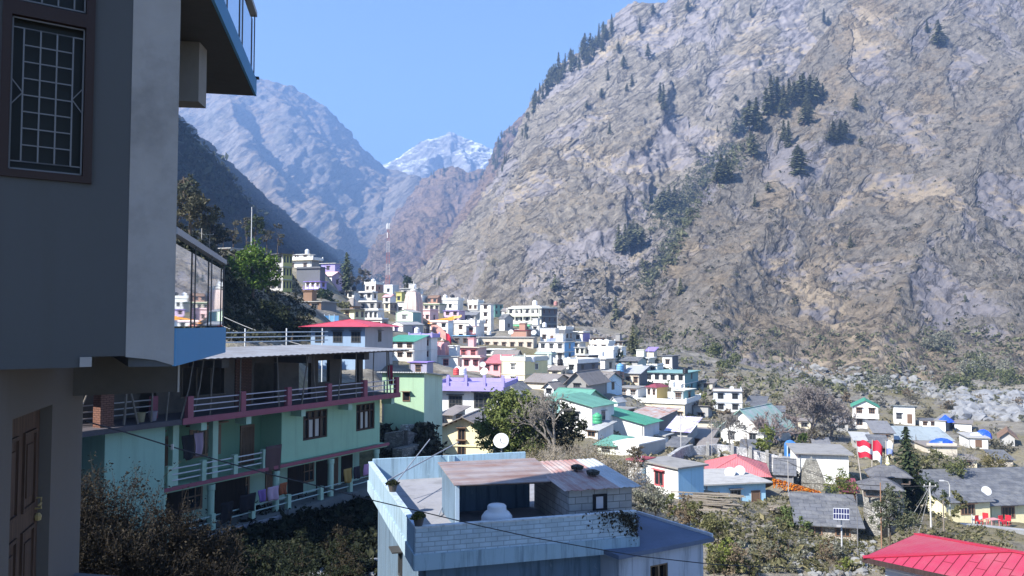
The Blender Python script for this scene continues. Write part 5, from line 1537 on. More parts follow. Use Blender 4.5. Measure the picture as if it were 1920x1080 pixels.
for q1, q2 in ((a, p1), (d, p1), (p1, p2), (b_, p2)):
    cap.bar(Vector(q1) + Vector((0, 0, .015)), Vector(q2) + Vector((0, 0, .015)), .34, .04)
cap.build('ridge_cap', paint((.43, .03, .065), .5), R0)
sm = MB()
i = 0
x = .45
while x < Ln - .3:
    zt = lambda yy: ze + (za - ze) * yy / (Wd / 2) + .012
    ymax = min(Wd / 2, x * (Wd / 2) / 5.0, (Ln - x) * (Wd / 2) / 5.0) - .14
    if ymax > .1: sm.bar((x, .0, zt(0)), (x, ymax, zt(ymax)), .022, .02)
    if ymax > 1.4:
        yy = (1.0, 1.9, 1.45)[i % 3]
        if yy < ymax: sm.bar((x, yy, zt(yy) + .002), (x + .42, yy, zt(yy) + .002), .015, .015)
    i += 1; x += .42
sm.build('seam', flat((.16, .015, .03)), R0)
MB().box(.0, Ln, -.03, -.003, ze - .22, ze - .0).box(-.03, -.003, 0, Wd, ze - .22, ze).build('eave_board', wood((.05, .03, .03)), R0)
MB().box(.7, Ln - .7, .65, Wd - .6, -16, ze - .02).build('wall', plaster((.72, .76, .80), .15), R0)
# ------------------------------------------------------------------ vegetation builders
def rv(r): 
    while True:
        v = Vector((r.uniform(-1, 1), r.uniform(-1, 1), r.uniform(-1, 1)))
        if 0.01 < v.length < 1: return v
def leaf(m, p, s, r, up=0.0, asp=.55):
    p = Vector(p)
    a = rv(r).normalized()
    if up: a = (a + Vector((0, 0, up))).normalized()
    b = a.cross(rv(r)).normalized() * s * asp
    a = a * s
    k = a.cross(b).normalized() * s * .18
    m.add([p - a, p - b * .9 + k, p + a, p + b * .9 + k], [(0, 1, 2, 3)])
def conifer_mesh(seed, h=1.0, rad=.2, lev=15, thin=0.0, kind='spruce'):
    r = random.Random(seed)
    c = MB()
    z = .06 if kind != 'pine' else .3
    z0 = z
    lean = (r.uniform(-.02, .02), r.uniform(-.02, .02))
    while z < .98:
        f = (z - z0) / (1 - z0)
        rr = rad * ((1 - f) ** .8) * r.uniform(.65, 1.15) + .012
        if kind == 'pine': rr = rad * math.sin(math.pi * min(1, .25 + .75 * f)) * r.uniform(.6, 1.1) + .01
        if kind == 'cypress': rr = rad * min(1, 3.2 * (1 - f)) * min(1, .5 + 3 * f) * r.uniform(.7, 1.1) + .01
        n = 7 if f < .7 else 5
        off = r.uniform(0, 6)
        for i in range(n):
            if r.random() < thin: continue
            t = off + 2 * math.pi * i / n + r.uniform(-.3, .3)
            L = rr * r.uniform(.7, 1.2)
            dx, dy = math.cos(t), math.sin(t)
            for k in range(4):
                u = (k + .6) / 4
                p = Vector((lean[0] * z + dx * L * u, lean[1] * z + dy * L * u, z - L * .45 * u ** 1.5 + r.uniform(-.012, .012)))
                w_ = (rad * .27 + .012) * (1.1 - .5 * u) * (1 - .55 * f) * r.uniform(.6, 1.3)
                q = Vector((dx, dy, -.5)).normalized() * w_
                s_ = Vector((-dy, dx, r.uniform(-.5, .5))).normalized() * w_ * .8
                c.add([p - q, p - s_, p + q, p + s_], [(0, 1, 2, 3)])
        z += (1 - z0) / lev * r.uniform(.8, 1.2) * (1 - .35 * f)
    t_ = MB().tube([(0, 0, -.12), (lean[0] * .5, lean[1] * .5, .45), (lean[0], lean[1], .97)], .018, .003, 5)
    return c, t_
CON = []
fol_dark = foliage((.022, .034, .020), (.055, .068, .034), .1)
fol_con = foliage((.15, .16, .085), (.28, .27, .14), .3)
fol_hazy = foliage((.05, .065, .045), (.09, .10, .065), .1)
trunk_m = bark((.10, .075, .055))
for i in range(5):
    c, t = conifer_mesh(40 + i, rad=(.19, .24, .17, .26, .21)[i], thin=.12)
    CON.append((c.mesh('crown', fol_con), t.mesh('trunk', trunk_m)))
for i in range(3):
    c, t = conifer_mesh(60 + i, rad=(.24, .30, .27)[i], lev=11, thin=.22, kind='pine')
    CON.append((c.mesh('crown', fol_con), t.mesh('trunk', trunk_m)))
def plant_conifer(p, h, label, group, kind=None, wide=1.0, name='conifer_tree'):
    k = kind if kind is not None else rng.choice([0, 1, 2, 3, 4, 5, 6, 7, 6, 7])
    o = empty(name, p, rng.uniform(0, 6.28), label, 'tree', group)
    s = h * rng.uniform(.95, 1.05)
    o.scale = (s * wide, s * wide, s)
    mobj('crown', CON[k][0], o); mobj('trunk', CON[k][1], o)
    return o
def mtn_tree(px, py, hpx, label, group, **kw):
    p = hit(px, py)
    if p is None: return
    d = p.y
    return plant_conifer(p - Vector((0, 0, .02 * hpx / F * d)), hpx / F * d, label, group, **kw)
# individual conifers on the rock faces
for (px, py, h) in ((1760, 92, 62), (1738, 60, 26), (1605, 208, 34), (1545, 42, 30), (1553, 50, 20), (1215, 112, 34), (1170, 130, 28), (1185, 160, 24), (1140, 150, 22), (1290, 25, 26), (1408, 30, 22), (1425, 125, 16),
                    (1245, 205, 52), (1238, 190, 40), (1143, 250, 22), (1175, 175, 20), (1100, 205, 18), (1128, 185, 22), (1160, 100, 24), (1380, 190, 16), (1325, 225, 12), (1345, 248, 14), (1130, 95, 30), (1112, 100, 28), (1200, 60, 30), (1225, 30, 24), (1614, 275, 20)):
    mtn_tree(px, py, h, 'lone dark conifer rooted in the sunlit rock face', 'lone conifers on the rock face', wide=1.15)
for (px, py, h) in ((1405, 245, 62), (1418, 232, 54), (1394, 250, 48), (1445, 205, 68), (1458, 198, 60), (1437, 214, 52), (1470, 205, 48), (1452, 170, 30), (1490, 200, 52), (1505, 195, 60), (1520, 200, 66), (1532, 190, 50), (1515, 210, 56), (1500, 178, 38), (1478, 275, 52), (1470, 262, 40), (1508, 238, 50), (1518, 230, 40), (1413, 300, 52), (1408, 285, 40), (1480, 182, 38), (1543, 180, 26), (1380, 258, 40), (1466, 222, 36), (1425, 250, 44)):
    mtn_tree(px, py, h, 'dark tall conifer in the dense clump on the rocky spur', 'conifers clumped on the rocky spur', wide=1.25)
for (px, py, h) in ((1497, 326, 56), (1490, 318, 40), (1503, 320, 42), (1497, 300, 34)):
    mtn_tree(px, py, h, 'conifer in the small clump on the purple grey slab', 'conifers on the purple grey slab', wide=1.5)
for (px, py, h) in ((1563, 262, 36), (1575, 262, 42), (1585, 256, 32), (1556, 270, 26)):
    mtn_tree(px, py, h, 'rounded conifer in the clump right of the rocky spur', 'conifers right of the rocky spur', wide=1.7)
for (px, py, h) in ((1353, 340, 56), (1362, 336, 50), (1346, 345, 40), (1368, 342, 40)):
    mtn_tree(px, py, h, 'dark conifer on the lip of the gully', 'conifers on the gully lip', wide=1.4)
for (px, py, h) in ((1245, 400, 46), (1255, 396, 50), (1265, 390, 42), (1240, 392, 36), (1272, 398, 32), (1236, 402, 30)):
    mtn_tree(px, py, h, 'dark conifer crowded in the middle of the gully', 'conifers in the middle of the gully', wide=1.4)
for (px, py, h) in ((1160, 465, 44), (1172, 470, 54), (1183, 475, 56), (1195, 468, 50), (1203, 462, 40), (1165, 478, 40), (1188, 448, 40), (1157, 470, 36)):
    mtn_tree(px, py, h, 'dark conifer in the clump low on the left of the gully', 'conifers at the foot of the gully', wide=1.4)
for (px, py, h) in ((1276, 552, 34), (1040, 548, 36), (1155, 597, 44), (1415, 385, 22), (1440, 362, 24), (1595, 465, 26), (1240, 428, 18), (1233, 520, 18), (1205, 505, 24), (1208, 515, 20), (1187, 660, 50), (1193, 655, 34), (1182, 660, 32), (815, 532, 16), (823, 535, 18)):
    mtn_tree(px, py, h, 'single green conifer low on the mountain foot', 'single conifers on the mountain foot', wide=1.4)
sk = [(1000, 192), (1012, 168), (1050, 125), (1110, 85), (1140, 47), (1190, 8)]
for i in range(52):
    px = rng.uniform(1000, 1112) if i < 42 else rng.uniform(1112, 1150)
    yc = np.interp(px, [a[0] for a in sk], [a[1] for a in sk])
    mtn_tree(px, yc + rng.uniform(3, 30), rng.uniform(20, 40), 'dark conifer in the row along the sloping skyline', 'conifers along the sloping skyline')
for i in range(26):
    px = rng.uniform(925, 992)
    yc = np.interp(px, [915, 935, 960, 985, 1000], [312, 262, 233, 214, 190])
    mtn_tree(px, yc + rng.uniform(2, 70), rng.uniform(14, 24), 'small hazy conifer on the wooded shoulder behind the cliff', 'conifers on the wooded shoulder')
for i in range(22):
    px = rng.uniform(800, 930)
    mtn_tree(px, np.interp(px, [795, 822, 850, 875, 930], [338, 320, 314, 325, 324]) + rng.uniform(1, 20), rng.uniform(7, 12), 'tiny conifer along the crest of the reddish hill', 'conifers on the reddish hill')

# scrub and forest that nobody could count: clumps of leaf-sized faces
def scrub(name, n, area, size, mat, seed, only=None, per=9, keep=None):
    r = random.Random(seed)
    m = MB(); k = 0; tries = 0
    while k < n and tries < n * 6:
        tries += 1
        px, py = area(r)
        p = hit(px, py, only)
        if p is None: continue
        if keep and not keep(p): continue
        s = r.uniform(*size) * (1 if r.random() < .8 else 1.7)
        for i in range(per):
            q = rv(r)
            leaf(m, p + Vector((q.x * s, q.y * s, abs(q.z) * s * .9 + s * .1)), s * r.uniform(.3, .55), r)
        k += 1
    o = m.build(name, mat)
    return tag(o, kind='stuff')
fol_scrub = foliage((.060, .062, .036), (.105, .098, .060), .1)
fol_gully = foliage((.115, .125, .068), (.21, .205, .12), .25)
def poly_area(pts, wid):
    def f(r):
        i = r.randrange(len(pts) - 1); t = r.random()
        return pts[i][0] + (pts[i + 1][0] - pts[i][0]) * t + r.gauss(0, wid), pts[i][1] + (pts[i + 1][1] - pts[i][1]) * t + r.gauss(0, wid)
    return f
def rect_area(x0, y0, x1, y1): return lambda r: (r.uniform(x0, x1), r.uniform(y0, y1))
scrub('scrub', 1500, rect_area(1000, 20, 1920, 690), (.5, 1.5), fol_scrub, 5, ('mountain',))
scrub('scrub', 800, poly_area([(1385, 280), (1330, 320), (1270, 385), (1230, 400)], 16), (1.0, 2.6), fol_gully, 6, ('mountain',))
scrub('scrub', 600, poly_area([(1300, 360), (1275, 430), (1240, 490), (1210, 530)], 9), (.9, 2.2), fol_gully, 8, ('mountain',))
scrub('scrub', 500, rect_area(1000, 470, 1250, 640), (.4, 1.4), fol_scrub, 9, ('mountain',))
scrub('scrub', 900, rect_area(1150, 610, 1920, 740), (.4, 1.6), fol_gully, 10)
scrub('undergrowth', 3600, rect_area(330, 430, 590, 640), (.15, .42), foliage((.022, .027, .014), (.065, .065, .035), .1), 12, ('ground',), keep=lambda p: 55 < p.y < 190 and p.x < -12)  # ground cover, its dark leaf colour also painting this slope's shade
scrub('undergrowth', 2600, rect_area(-500, 150, 335, 640), (.2, .6), foliage((.03, .034, .018), (.085, .08, .045), .1), 17, ('ground',), keep=lambda p: p.x < -18 and p.y < 200)
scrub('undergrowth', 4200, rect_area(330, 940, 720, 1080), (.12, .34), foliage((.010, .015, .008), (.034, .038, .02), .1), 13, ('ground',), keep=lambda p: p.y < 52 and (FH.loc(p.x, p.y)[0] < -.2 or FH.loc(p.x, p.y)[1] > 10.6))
scrub('undergrowth', 900, rect_area(715, 800, 830, 880), (.12, .4), foliage((.03, .03, .02), (.09, .085, .06), .1), 14, ('ground',))
scrub('undergrowth', 1500, rect_area(1330, 930, 1900, 1075), (.10, .34), foliage((.095, .095, .048), (.23, .205, .115), .2), 15, ('ground',), keep=lambda p: p.y < 75)
scrub('undergrowth', 1600, rect_area(1150, 690, 1900, 900), (.2, .7), foliage((.13, .12, .075), (.29, .26, .175), .1), 16, ('ground',))
def slope_keep(p): return p.x < -20
scrub('forest', 900, lambda r: (lambda px: (px, np.interp(px, [335, 400, 450, 500, 560, 620, 700], [240, 300, 340, 390, 440, 480, 512]) + abs(r.gauss(0, 40))))(r.uniform(335, 720)), (2.5, 6.5), foliage((.03, .042, .026), (.075, .082, .05), .1), 11, ('mountain',))

# ------------------------------------------------------------------ broadleaf trees, bare trees, bushes
def leafy(name, p, label, blobs, n, ls, cols, trunk_h, tr=.14, seed=0, group=None, cat='tree', up=0.0, limbs=True, parts=True, trans=.25):
    """blobs: (x, y, z, r) clumps of the crown"""
    r = random.Random(seed)
    o = empty(name, p, 0, label, cat, group)
    m = MB()
    tot = sum(b[3] ** 2 for b in blobs)
    for b in blobs:
        k = int(n * b[3] ** 2 / tot)
        sub = [rv(r).normalized() * b[3] * r.uniform(.45, .95) for _ in range(max(5, int(14 * b[3])))]
        for i in range(k):
            c = r.choice(sub)
            q = c + Vector((r.gauss(0, .17), r.gauss(0, .17), r.gauss(0, .14))) * b[3]
            leaf(m, Vector(b[:3]) + q, ls * r.uniform(.6, 1.4), r, up)
    m.build('crown' if cat == 'tree' else 'foliage', foliage(cols[0], cols[1], trans), o)
    if limbs:
        t = MB()
        top = Vector((r.uniform(-.1, .1), r.uniform(-.1, .1), trunk_h))
        t.tube([(0, 0, -.6), top * .5 + Vector((.06, -.04, 0)), top], tr, tr * .7, 7)
        for b in blobs:
            c = Vector(b[:3])
            mid = (top + c) / 2 + rv(r) * .2
            t.tube([top * .92, mid, c], tr * .5, tr * .12, 5)
            for j in range(4):
                e = c + rv(r) * b[3] * .9
                t.tube([mid.lerp(c, .6), e], tr * .15, tr * .04, 4)
        t.build('trunk' if cat == 'tree' else 'stem', trunk_m, o)
    return o
def crown(r0, h0, h1, n, seed, rb=.5):
    """list of clumps filling an egg between heights h0 and h1"""
    r = random.Random(seed); out = []
    for i in range(n):
        z = r.uniform(0, 1); a = r.uniform(0, 6.28); rr = r0 * math.sin(math.pi * (.18 + .72 * z)) * math.sqrt(r.random())
        out.append((rr * math.cos(a), rr * math.sin(a), h0 + (h1 - h0) * z, r0 * rb * r.uniform(.7, 1.2)))
    return out
def bare(name, p, label, h, seed, col=(.17, .15, .135), spread=.55, depth=6, r0=None, group=None, lean=(0, 0), cat='tree', twig=None, rmin=0.0, kids=4):
    r = random.Random(seed)
    o = empty(name, p, 0, label, cat, group)
    t, b = MB(), MB()
    r0 = r0 or h * .03
    def grow(q, d, L, rad, lv):
        e = q + d * L + rv(r) * L * .12
        mid = (q + e) / 2 + rv(r) * L * .08
        (t if lv < 2 else b).tube([q, mid, e], rad, rad * .7, 6 if lv < 2 else 3, cap=False)
        if lv >= depth: return
        for k in range(3 if lv < kids else 2):
            nd = (d + rv(r).normalized() * spread * r.uniform(.6, 1.3) + Vector((0, 0, .10))).normalized()
            grow(mid.lerp(e, r.uniform(.3, 1)), nd, L * r.uniform(.62, .84), max(rad * .66, rmin), lv + 1)
    grow(Vector((0, 0, -.4)), Vector((lean[0], lean[1], 1)).normalized(), h * .30, r0, 0)
    t.build('trunk' if cat == 'tree' else 'stem', bark(col), o); b.build('branches' if cat == 'tree' else 'twigs', bark(twig or sc3(col, 1.15)), o)
    return o
def G(px, py, Y=None):
    """a point of the ground seen at this pixel"""
    if Y is None:
        p = hit(px, py, ('ground',))
        if p is not None: return p
        Y = 100
    p = P(px, py, Y)
    return Vector((p.x, p.y, gz(p.x, p.y)))
GREEN = ((.050, .085, .022), (.14, .17, .045)); DKG = ((.025, .042, .018), (.065, .085, .03)); OLV = ((.11, .115, .052), (.23, .215, .10)); GREY = ((.17, .175, .13), (.31, .305, .235)); YEL = ((.13, .16, .04), (.27, .29, .08)); DRY = ((.16, .125, .085), (.28, .22, .15))
# the big leafy tree and the bare one in the middle
g = G(960, 850, 62)
S = 62 / F
leafy('broadleaf_tree', P(962, 872, 62), 'big leafy green tree in front of the slate gable house', [(-1.2, 0, 4.5, 1.3), (.2, .3, 5.0, 1.2), (-1.6, .2, 3.2, 1.4), (.7, -.2, 4.0, 1.3), (-.4, -.4, 3.4, 1.5), (1.5, .2, 3.1, 1.2), (-.2, .4, 2.0, 1.4), (1.1, 0, 1.8, 1.3), (-1.9, .3, 2.0, 1.1), (1.3, .3, 4.6, .9), (-1.0, -.3, 1.0, 1.2), (.4, -.3, .8, 1.2)], 11000, .14, ((.12, .155, .045), (.25, .28, .095)), 2.4, .2, 3)
bare('bare_tree', P(1040, 868, 60), 'grey leafless tree with pale crooked branches beside the big leafy tree', 6.2, 8, (.20, .18, .16), .8, 7, .16, rmin=.02)
leafy('dark_tree', P(1045, 865, 64), 'dark shaded evergreen behind the pale leafless branches', [(-.8, 0, 3.8, 1.2), (.5, .2, 3.7, 1.2), (.1, 0, 2.4, 1.4), (1.3, .1, 2.6, 1.1), (-1.2, 0, 2.3, 1.1), (.6, 0, 1.2, 1.3)], 3200, .16, ((.03, .038, .022), (.075, .08, .045)), 2, .15, 9)
for i in range(26):
    px = rng.uniform(985, 1195); Y = rng.uniform(48, 60); x = (px - 960) / F * Y
    zt = zat(rng.uniform(800, 850) + max(0, px - 1120) * .4, Y); zg = gz(x, Y); h = max(1.0, min(4.2, zt - zg))
    b = bare('shrub', (x, Y, zg), 'dry grey brown shrub in the thicket below the leafless tree', h, 100 + i, (.27, .235, .19), .95, 6, .03, 'shrubs of the thicket below the leafless tree', cat='shrub', rmin=.012)
    r = random.Random(i); lf = MB()
    for _ in range(420):
        q = rv(r); leaf(lf, (q.x * h * .35, q.y * h * .35, h * (.5 + .45 * q.z)), r.uniform(.03, .075), r)
    lf.build('foliage', foliage((.12, .105, .06), (.25, .215, .14), .2), b)
# trees of the left slope
leafy('broadleaf_tree', P(474, 556, 100), 'bright green leafy tree by the yellow and grey house', [(x * 1.25, y, z * 1.2, rr * 1.25) for x, y, z, rr in [(0, 0, 4.6, 1.3), (-1.2, 0, 3.8, 1.2), (1.1, .3, 3.7, 1.2), (-1.7, 0, 2.7, 1.0), (1.7, .2, 2.5, 1.1), (0, -.5, 3.0, 1.4), (.7, 0, 1.7, 1.2), (-.8, 0, 1.6, 1.2), (2.1, 0, 1.5, .7)]], 3600, .22, ((.075, .14, .02), (.19, .27, .05)), 2, .2, 12)
for i, (px, py, Y, r0, h) in enumerate(((430, 590, 92, 2.3, 4.4), (488, 602, 88, 2.2, 2.7), (522, 608, 94, 2.0, 2.4), (455, 622, 80, 2.1, 3.0), (510, 626, 82, 2.0, 2.6), (548, 614, 98, 1.7, 2.0), (424, 540, 104, 2.0, 4.0), (575, 574, 190, 2.2, 3.0))):
    leafy('broadleaf_tree', P(px, py + 18, Y), 'dark green tree in the shaded slope behind the guesthouse roof', crown(r0, .6, h, 12, i, .5), 1500, .26, ((.018, .026, .013), (.05, .06, .028)), h * .4, .18, 20 + i, 'dark trees on the shaded slope')  # dark trees, the leaf colour also carrying shade of the slope
leafy('broadleaf_tree', P(356, 440, 92), 'tall brownish green tree beside the upper end of the glass balcony', crown(2.4, .6, 4.6, 14, 3, .42), 2400, .2, ((.065, .065, .038), (.15, .135, .08)), 3, .2, 31)
leafy('broadleaf_tree', P(345, 372, 110), 'pale green tree on the slope directly above the brownish tree', crown(2.2, .2, 2.6, 10, 7, .45), 1300, .24, ((.07, .08, .05), (.15, .15, .10)), 3, .2, 32)
leafy('broadleaf_tree', P(395, 462, 108), 'dark bushy tree between the brownish tree and the pale trees', crown(2.4, .3, 5, 10, 9, .5), 1300, .24, ((.022, .028, .018), (.06, .062, .036)), 2, .2, 33)
leafy('thin_tree', P(437, 472, 122), 'thin pale brown tree right of the white hut on the slope', crown(1.7, 1.2, 4.4, 9, 11, .4), 620, .17, ((.12, .115, .08), (.20, .18, .13)), 2.4, .12, 34)
leafy('broadleaf_tree', P(478, 470, 132), 'green tree with bare trunk beside the tall white pole', [(-.6, 0, 4.2, 1.0), (.7, .2, 4.7, 1.1), (1.0, 0, 3.4, .9), (-.9, 0, 3.1, .9), (0, 0, 5.4, .7)], 1000, .2, ((.05, .07, .035), (.12, .14, .065)), 2.6, .16, 35)
for i, px in enumerate((405, 418, 462, 500, 520)):
    leafy('thin_tree', P(px, 470 + (i % 2) * 3, 150), 'slender hazy tree in the row along the slope crest', crown(1.2, 1.2, 4 + i % 3, 7, 50 + i, .42), 360, .2, ((.10, .10, .075), (.18, .165, .12)), 2, .08, 60 + i, 'slender trees along the slope crest')
o = empty('cypress_tree', P(650, 545, 235), 0, 'tall cone shaped green tree above the town centre', 'tree')
c, t = conifer_mesh(71, rad=.21, lev=20, thin=.05, kind='cypress'); o.scale = (11.6,) * 3
c.build('crown', foliage((.065, .085, .045), (.13, .15, .08), .1), o); t.build('trunk', trunk_m, o)
leafy('broadleaf_tree', P(764, 541, 330), 'round dark tree right of the phone mast', crown(2.8, .4, 5.0, 10, 5, .5), 700, .42, DKG, 2, .2, 41)
leafy('bush', P(612, 568, 205), 'dark rounded bush below the tall cone shaped tree', crown(3.2, .2, 2.6, 8, 6, .5), 800, .4, DKG, 1, .1, 42, None, 'bush', 0, False)
leafy('bush', P(640, 580, 200), 'rounded green bush before the dark pyramid roof', crown(2.2, .2, 2.2, 6, 8, .5), 500, .34, OLV, 1, .1, 43, None, 'bush', 0, False)
for i, (px, py) in enumerate(((668, 528), (680, 530), (692, 532), (655, 535))):
    leafy('thin_tree', P(px, py + 8, 320), 'grey brown slender tree behind the upper white houses', crown(2.4, 1, 7, 7, 80 + i, .4), 300, .45, ((.11, .105, .085), (.19, .175, .14)), 3, .1, 90 + i, 'slender trees behind the upper houses')
# right-hand side
o = empty('cypress_tree', P(1702, 955, 72), 0, 'tall dark columnar cypress behind the stone shrine', 'tree')
c, t = conifer_mesh(75, rad=.165, lev=30, thin=.02, kind='cypress'); o.scale = (7.6, 7.6, 7.4)
c.build('crown', foliage((.028, .042, .020), (.075, .09, .04), .1), o); t.build('trunk', trunk_m, o)
leafy('cypress_tree', P(1722, 962, 71), 'lower dark shaggy evergreen leaning on the tall cypress', [(0, 0, z * .5, .75 - .05 * z) for z in range(0, 9)], 1900, .13, ((.025, .037, .018), (.07, .085, .04)), 3, .12, 44)
bare('bare_tree', P(1520, 836, 128), 'broad leafless tree with a wide twiggy crown by the river flat', 10.5, 15, (.19, .165, .155), .98, 8, .26, rmin=.042, kids=6)
bare('bare_tree', P(1455, 846, 124), 'smaller leafless tree with reddish twigs left of the broad leafless tree', 8.4, 16, (.20, .16, .15), .85, 7, .18, rmin=.04, kids=6)
bare('bare_tree', P(1560, 834, 134), 'leafless tree at the right edge of the broad leafless crown', 8.4, 17, (.20, .175, .16), .9, 7, .18, rmin=.04, kids=6)
bare('bare_tree', P(1370, 842, 108), 'young leafless tree before the whitewashed house', 6.0, 18, (.19, .175, .16), .75, 7, .11, rmin=.03, kids=5)
bare('bare_tree', P(1402, 852, 100), 'pruned leafless sapling before the turquoise roofed house', 3.4, 19, (.2, .18, .165), .5, 4, .07)
leafy('bush', P(1532, 828, 120), 'brown rounded bush at the foot of the broad leafless tree', crown(1.6, .2, 2.4, 7, 12, .5), 700, .16, ((.09, .08, .06), (.16, .135, .10)), .6, .05, 45, None, 'bush', 0, False)
leafy('broadleaf_tree', P(1438, 848, 108), 'bright yellow green bushy tree beside the turquoise roof', crown(1.5, .4, 3.2, 9, 13, .5), 1500, .15, YEL, 1, .1, 46)
leafy('broadleaf_tree', P(1325, 780, 165), 'yellow green feathery tree left of the whitewashed house', crown(2.0, .4, 4.4, 9, 14, .45), 1200, .2, YEL, 2, .12, 47)
leafy('bush', P(1504, 848, 112), 'small green tree beside the blue arched tank', crown(1.0, .2, 2.2, 6, 15, .5), 700, .13, GREEN, 1, .06, 48, None, 'bush', 0, False)
leafy('broadleaf_tree', P(1487, 1012, 52), 'round light green tree in front of the slate stone hut', crown(.95, .5, 2.0, 10, 16, .45), 2300, .075, ((.09, .125, .045), (.20, .23, .10)), .8, .05, 49)
leafy('broadleaf_tree', P(1578, 930, 78), 'light green round bush between the stone temple and shrine', crown(1.5, .2, 1.8, 9, 17, .5), 1900, .09, ((.11, .14, .035), (.23, .25, .07)), .6, .06, 50)
leafy('broadleaf_tree', P(1668, 1005, 54), 'grey green dusty tree in front of the round stone shrine', [(-.2, 0, 2.6, .7), (.5, 0, 2.2, .8), (-.6, 0, 1.8, .7), (.2, 0, 1.2, .9), (1.0, 0, 1.2, .8), (1.5, .2, .9, .7), (-.6, .2, .8, .6), (0, 0, 3.2, .4)], 3600, .075, ((.085, .10, .06), (.18, .19, .125)), 1, .06, 51)
leafy('bush', P(1735, 880, 105), 'mid green bush right of the cypress', crown(1.7, .2, 3.0, 7, 18, .5), 1000, .15, OLV, .6, .05, 52, None, 'bush', 0, False)
leafy('bush', P(1785, 890, 102), 'green bush above the long slate roofed house', crown(2.1, .2, 2.6, 8, 19, .5), 1300, .15, ((.085, .10, .04), (.17, .18, .07)), .6, .05, 53, None, 'bush', 0, False)
bare('bare_tree', P(1818, 895, 104), 'grey leafless tree above the long slate roofed house', 5.4, 21, (.19, .18, .165), .8, 6, .09)
leafy('bush', P(1862, 893, 106), 'ochre brown bush at right above the long slate roof', crown(2.4, .2, 2.0, 8, 22, .5), 1200, .15, ((.13, .115, .05), (.22, .19, .085)), .6, .05, 54, None, 'bush', 0, False)
leafy('bush', P(1880, 855, 128), 'dark grey shrub below the brown gabled cottage', crown(2.6, .2, 1.8, 8, 23, .5), 900, .18, ((.08, .08, .06), (.14, .13, .10)), .6, .05, 55, None, 'bush', 0, False)
leafy('bush', P(1790, 975, 66), 'olive leafy shrub beside the concrete poles', crown(.8, .2, 2.6, 9, 24, .4), 1700, .08, OLV, .6, .05, 56, None, 'bush', 0, False)
leafy('bush', P(1740, 945, 70), 'deep green shaded shrub between cypress and street lamp', crown(1.3, .2, 2.2, 8, 25, .5), 1500, .09, DKG, .6, .05, 57, None, 'bush', 0, False)
# bushes in the gap below the white and sky blue house
for i, (px, py, Y, r0, h, c_, lb) in enumerate(((1228, 962, 50, 1.4, 1.7, GREY, 'big grey green shrub below the white and sky blue house'), (1262, 965, 50, .8, 1.2, YEL, 'yellow green shrub right of the grey green shrub'), (1205, 960, 50, .8, 1.1, GREY, 'grey green shrub against the block shed wall'),
        (1188, 878, 62, 1.1, 1.4, ((.10, .085, .06), (.19, .15, .11)), 'brown leafy shrub between the rusty roof and the ladder'),
        (1290, 985, 47, .9, 1.3, DRY, 'reddish dry shrub left of the plank roof'), (1310, 990, 46, .9, 1.3, OLV, 'olive shrub below the plank roof'), (1345, 1012, 43, 1.0, 1.2, OLV, 'olive shrub under the stacked planks'))):
    leafy('bush', P(px, py, Y), lb, crown(r0, .1, h, 9, 120 + i, .5), 1500, .07, c_, .5, .04, 130 + i, None, 'bush', .3, True)
for i in range(46):
    px, py = rng.uniform(1335, 1600), rng.uniform(990, 1075)
    if py < 990 + (px - 1335) * .14: py += 45
    p = G(px, min(py + 8, 1079))
    c_ = rng.choice([GREY, OLV, DRY, OLV, GREY, YEL])
    if i % 3 == 0: bare('shrub', p, 'dry weedy shrub on the sunny bank above the annex house', rng.uniform(.9, 1.5), 200 + i, (.22, .19, .14), .9, 5, .02, 'weedy shrubs on the sunny bank', cat='shrub')
    else: leafy('shrub', p, 'dry weedy shrub on the sunny bank above the annex house', crown(rng.uniform(.35, .7), .05, rng.uniform(.6, 1.1), 6, 140 + i, .5), 420, .055, c_, .4, .02, 160 + i, 'weedy shrubs on the sunny bank', 'shrub', .5)
# shaded foreground at lower left: tall dry brown bush, low green growth
for i, (x, y, h, n) in enumerate(((-11.6, 21.0, 4.9, 1), (-10.6, 21.6, 4.7, 1), (-9.4, 22.3, 3.9, 1), (-12.4, 21.8, 4.9, 1), (-8.4, 22.8, 3.2, 1), (-11.0, 20.0, 4.1, 1), (-9.8, 20.4, 3.7, 1), (-8.9, 20.6, 3.0, 1), (-7.8, 21.2, 2.4, 1))):
    b = empty('dry_bush', (x, y, gz(x, y)), 0, 'tall dry brown bush in the shade below the guesthouse', 'bush', 'dry bushes in the shade below the guesthouse')
    r = random.Random(300 + i); tw, lf = MB(), MB()
    for k in range(120):
        a = r.uniform(0, 6.28); sp = r.uniform(.1, .55) * h * .5
        e = Vector((math.cos(a) * sp, math.sin(a) * sp, h * r.uniform(.55, 1.02)))
        mid = e * .5 + Vector((0, 0, h * .12)) + rv(r) * .2
        tw.tube([(r.uniform(-.2, .2), r.uniform(-.2, .2), -.3), mid, e], .016, .004, 4, cap=False)
        for j in range(8):
            q = mid.lerp(e, r.uniform(-.5, 1))
            f = q + rv(r) * .5 + Vector((0, 0, .2)); tw.tube([q, f], .006, .003, 3, cap=False)
            for _ in range(12): leaf(lf, q.lerp(f, r.uniform(.1, 1.1)) + rv(r) * .16, r.uniform(.02, .055), r)
    tw.build('twigs', bark((.055, .045, .036)), b); lf.build('foliage', foliage((.022, .019, .013), (.055, .045, .03), .1), b)
for i in range(60):
    x, y = rng.uniform(-12, -3.4), rng.uniform(20.5, 36)
    if FH.loc(x, y)[0] > -.8: continue
    leafy('shrub', (x, y, gz(x, y)), 'low dark green shrub on the shaded ground before the blue terrace house', crown(rng.uniform(.5, 1.0), .05, rng.uniform(.5, 1.3), 7, 400 + i, .5), 700, .055, ((.016, .024, .014), (.045, .055, .03)), .4, .02, 420 + i, 'low shrubs on the shaded ground', 'shrub', .3)
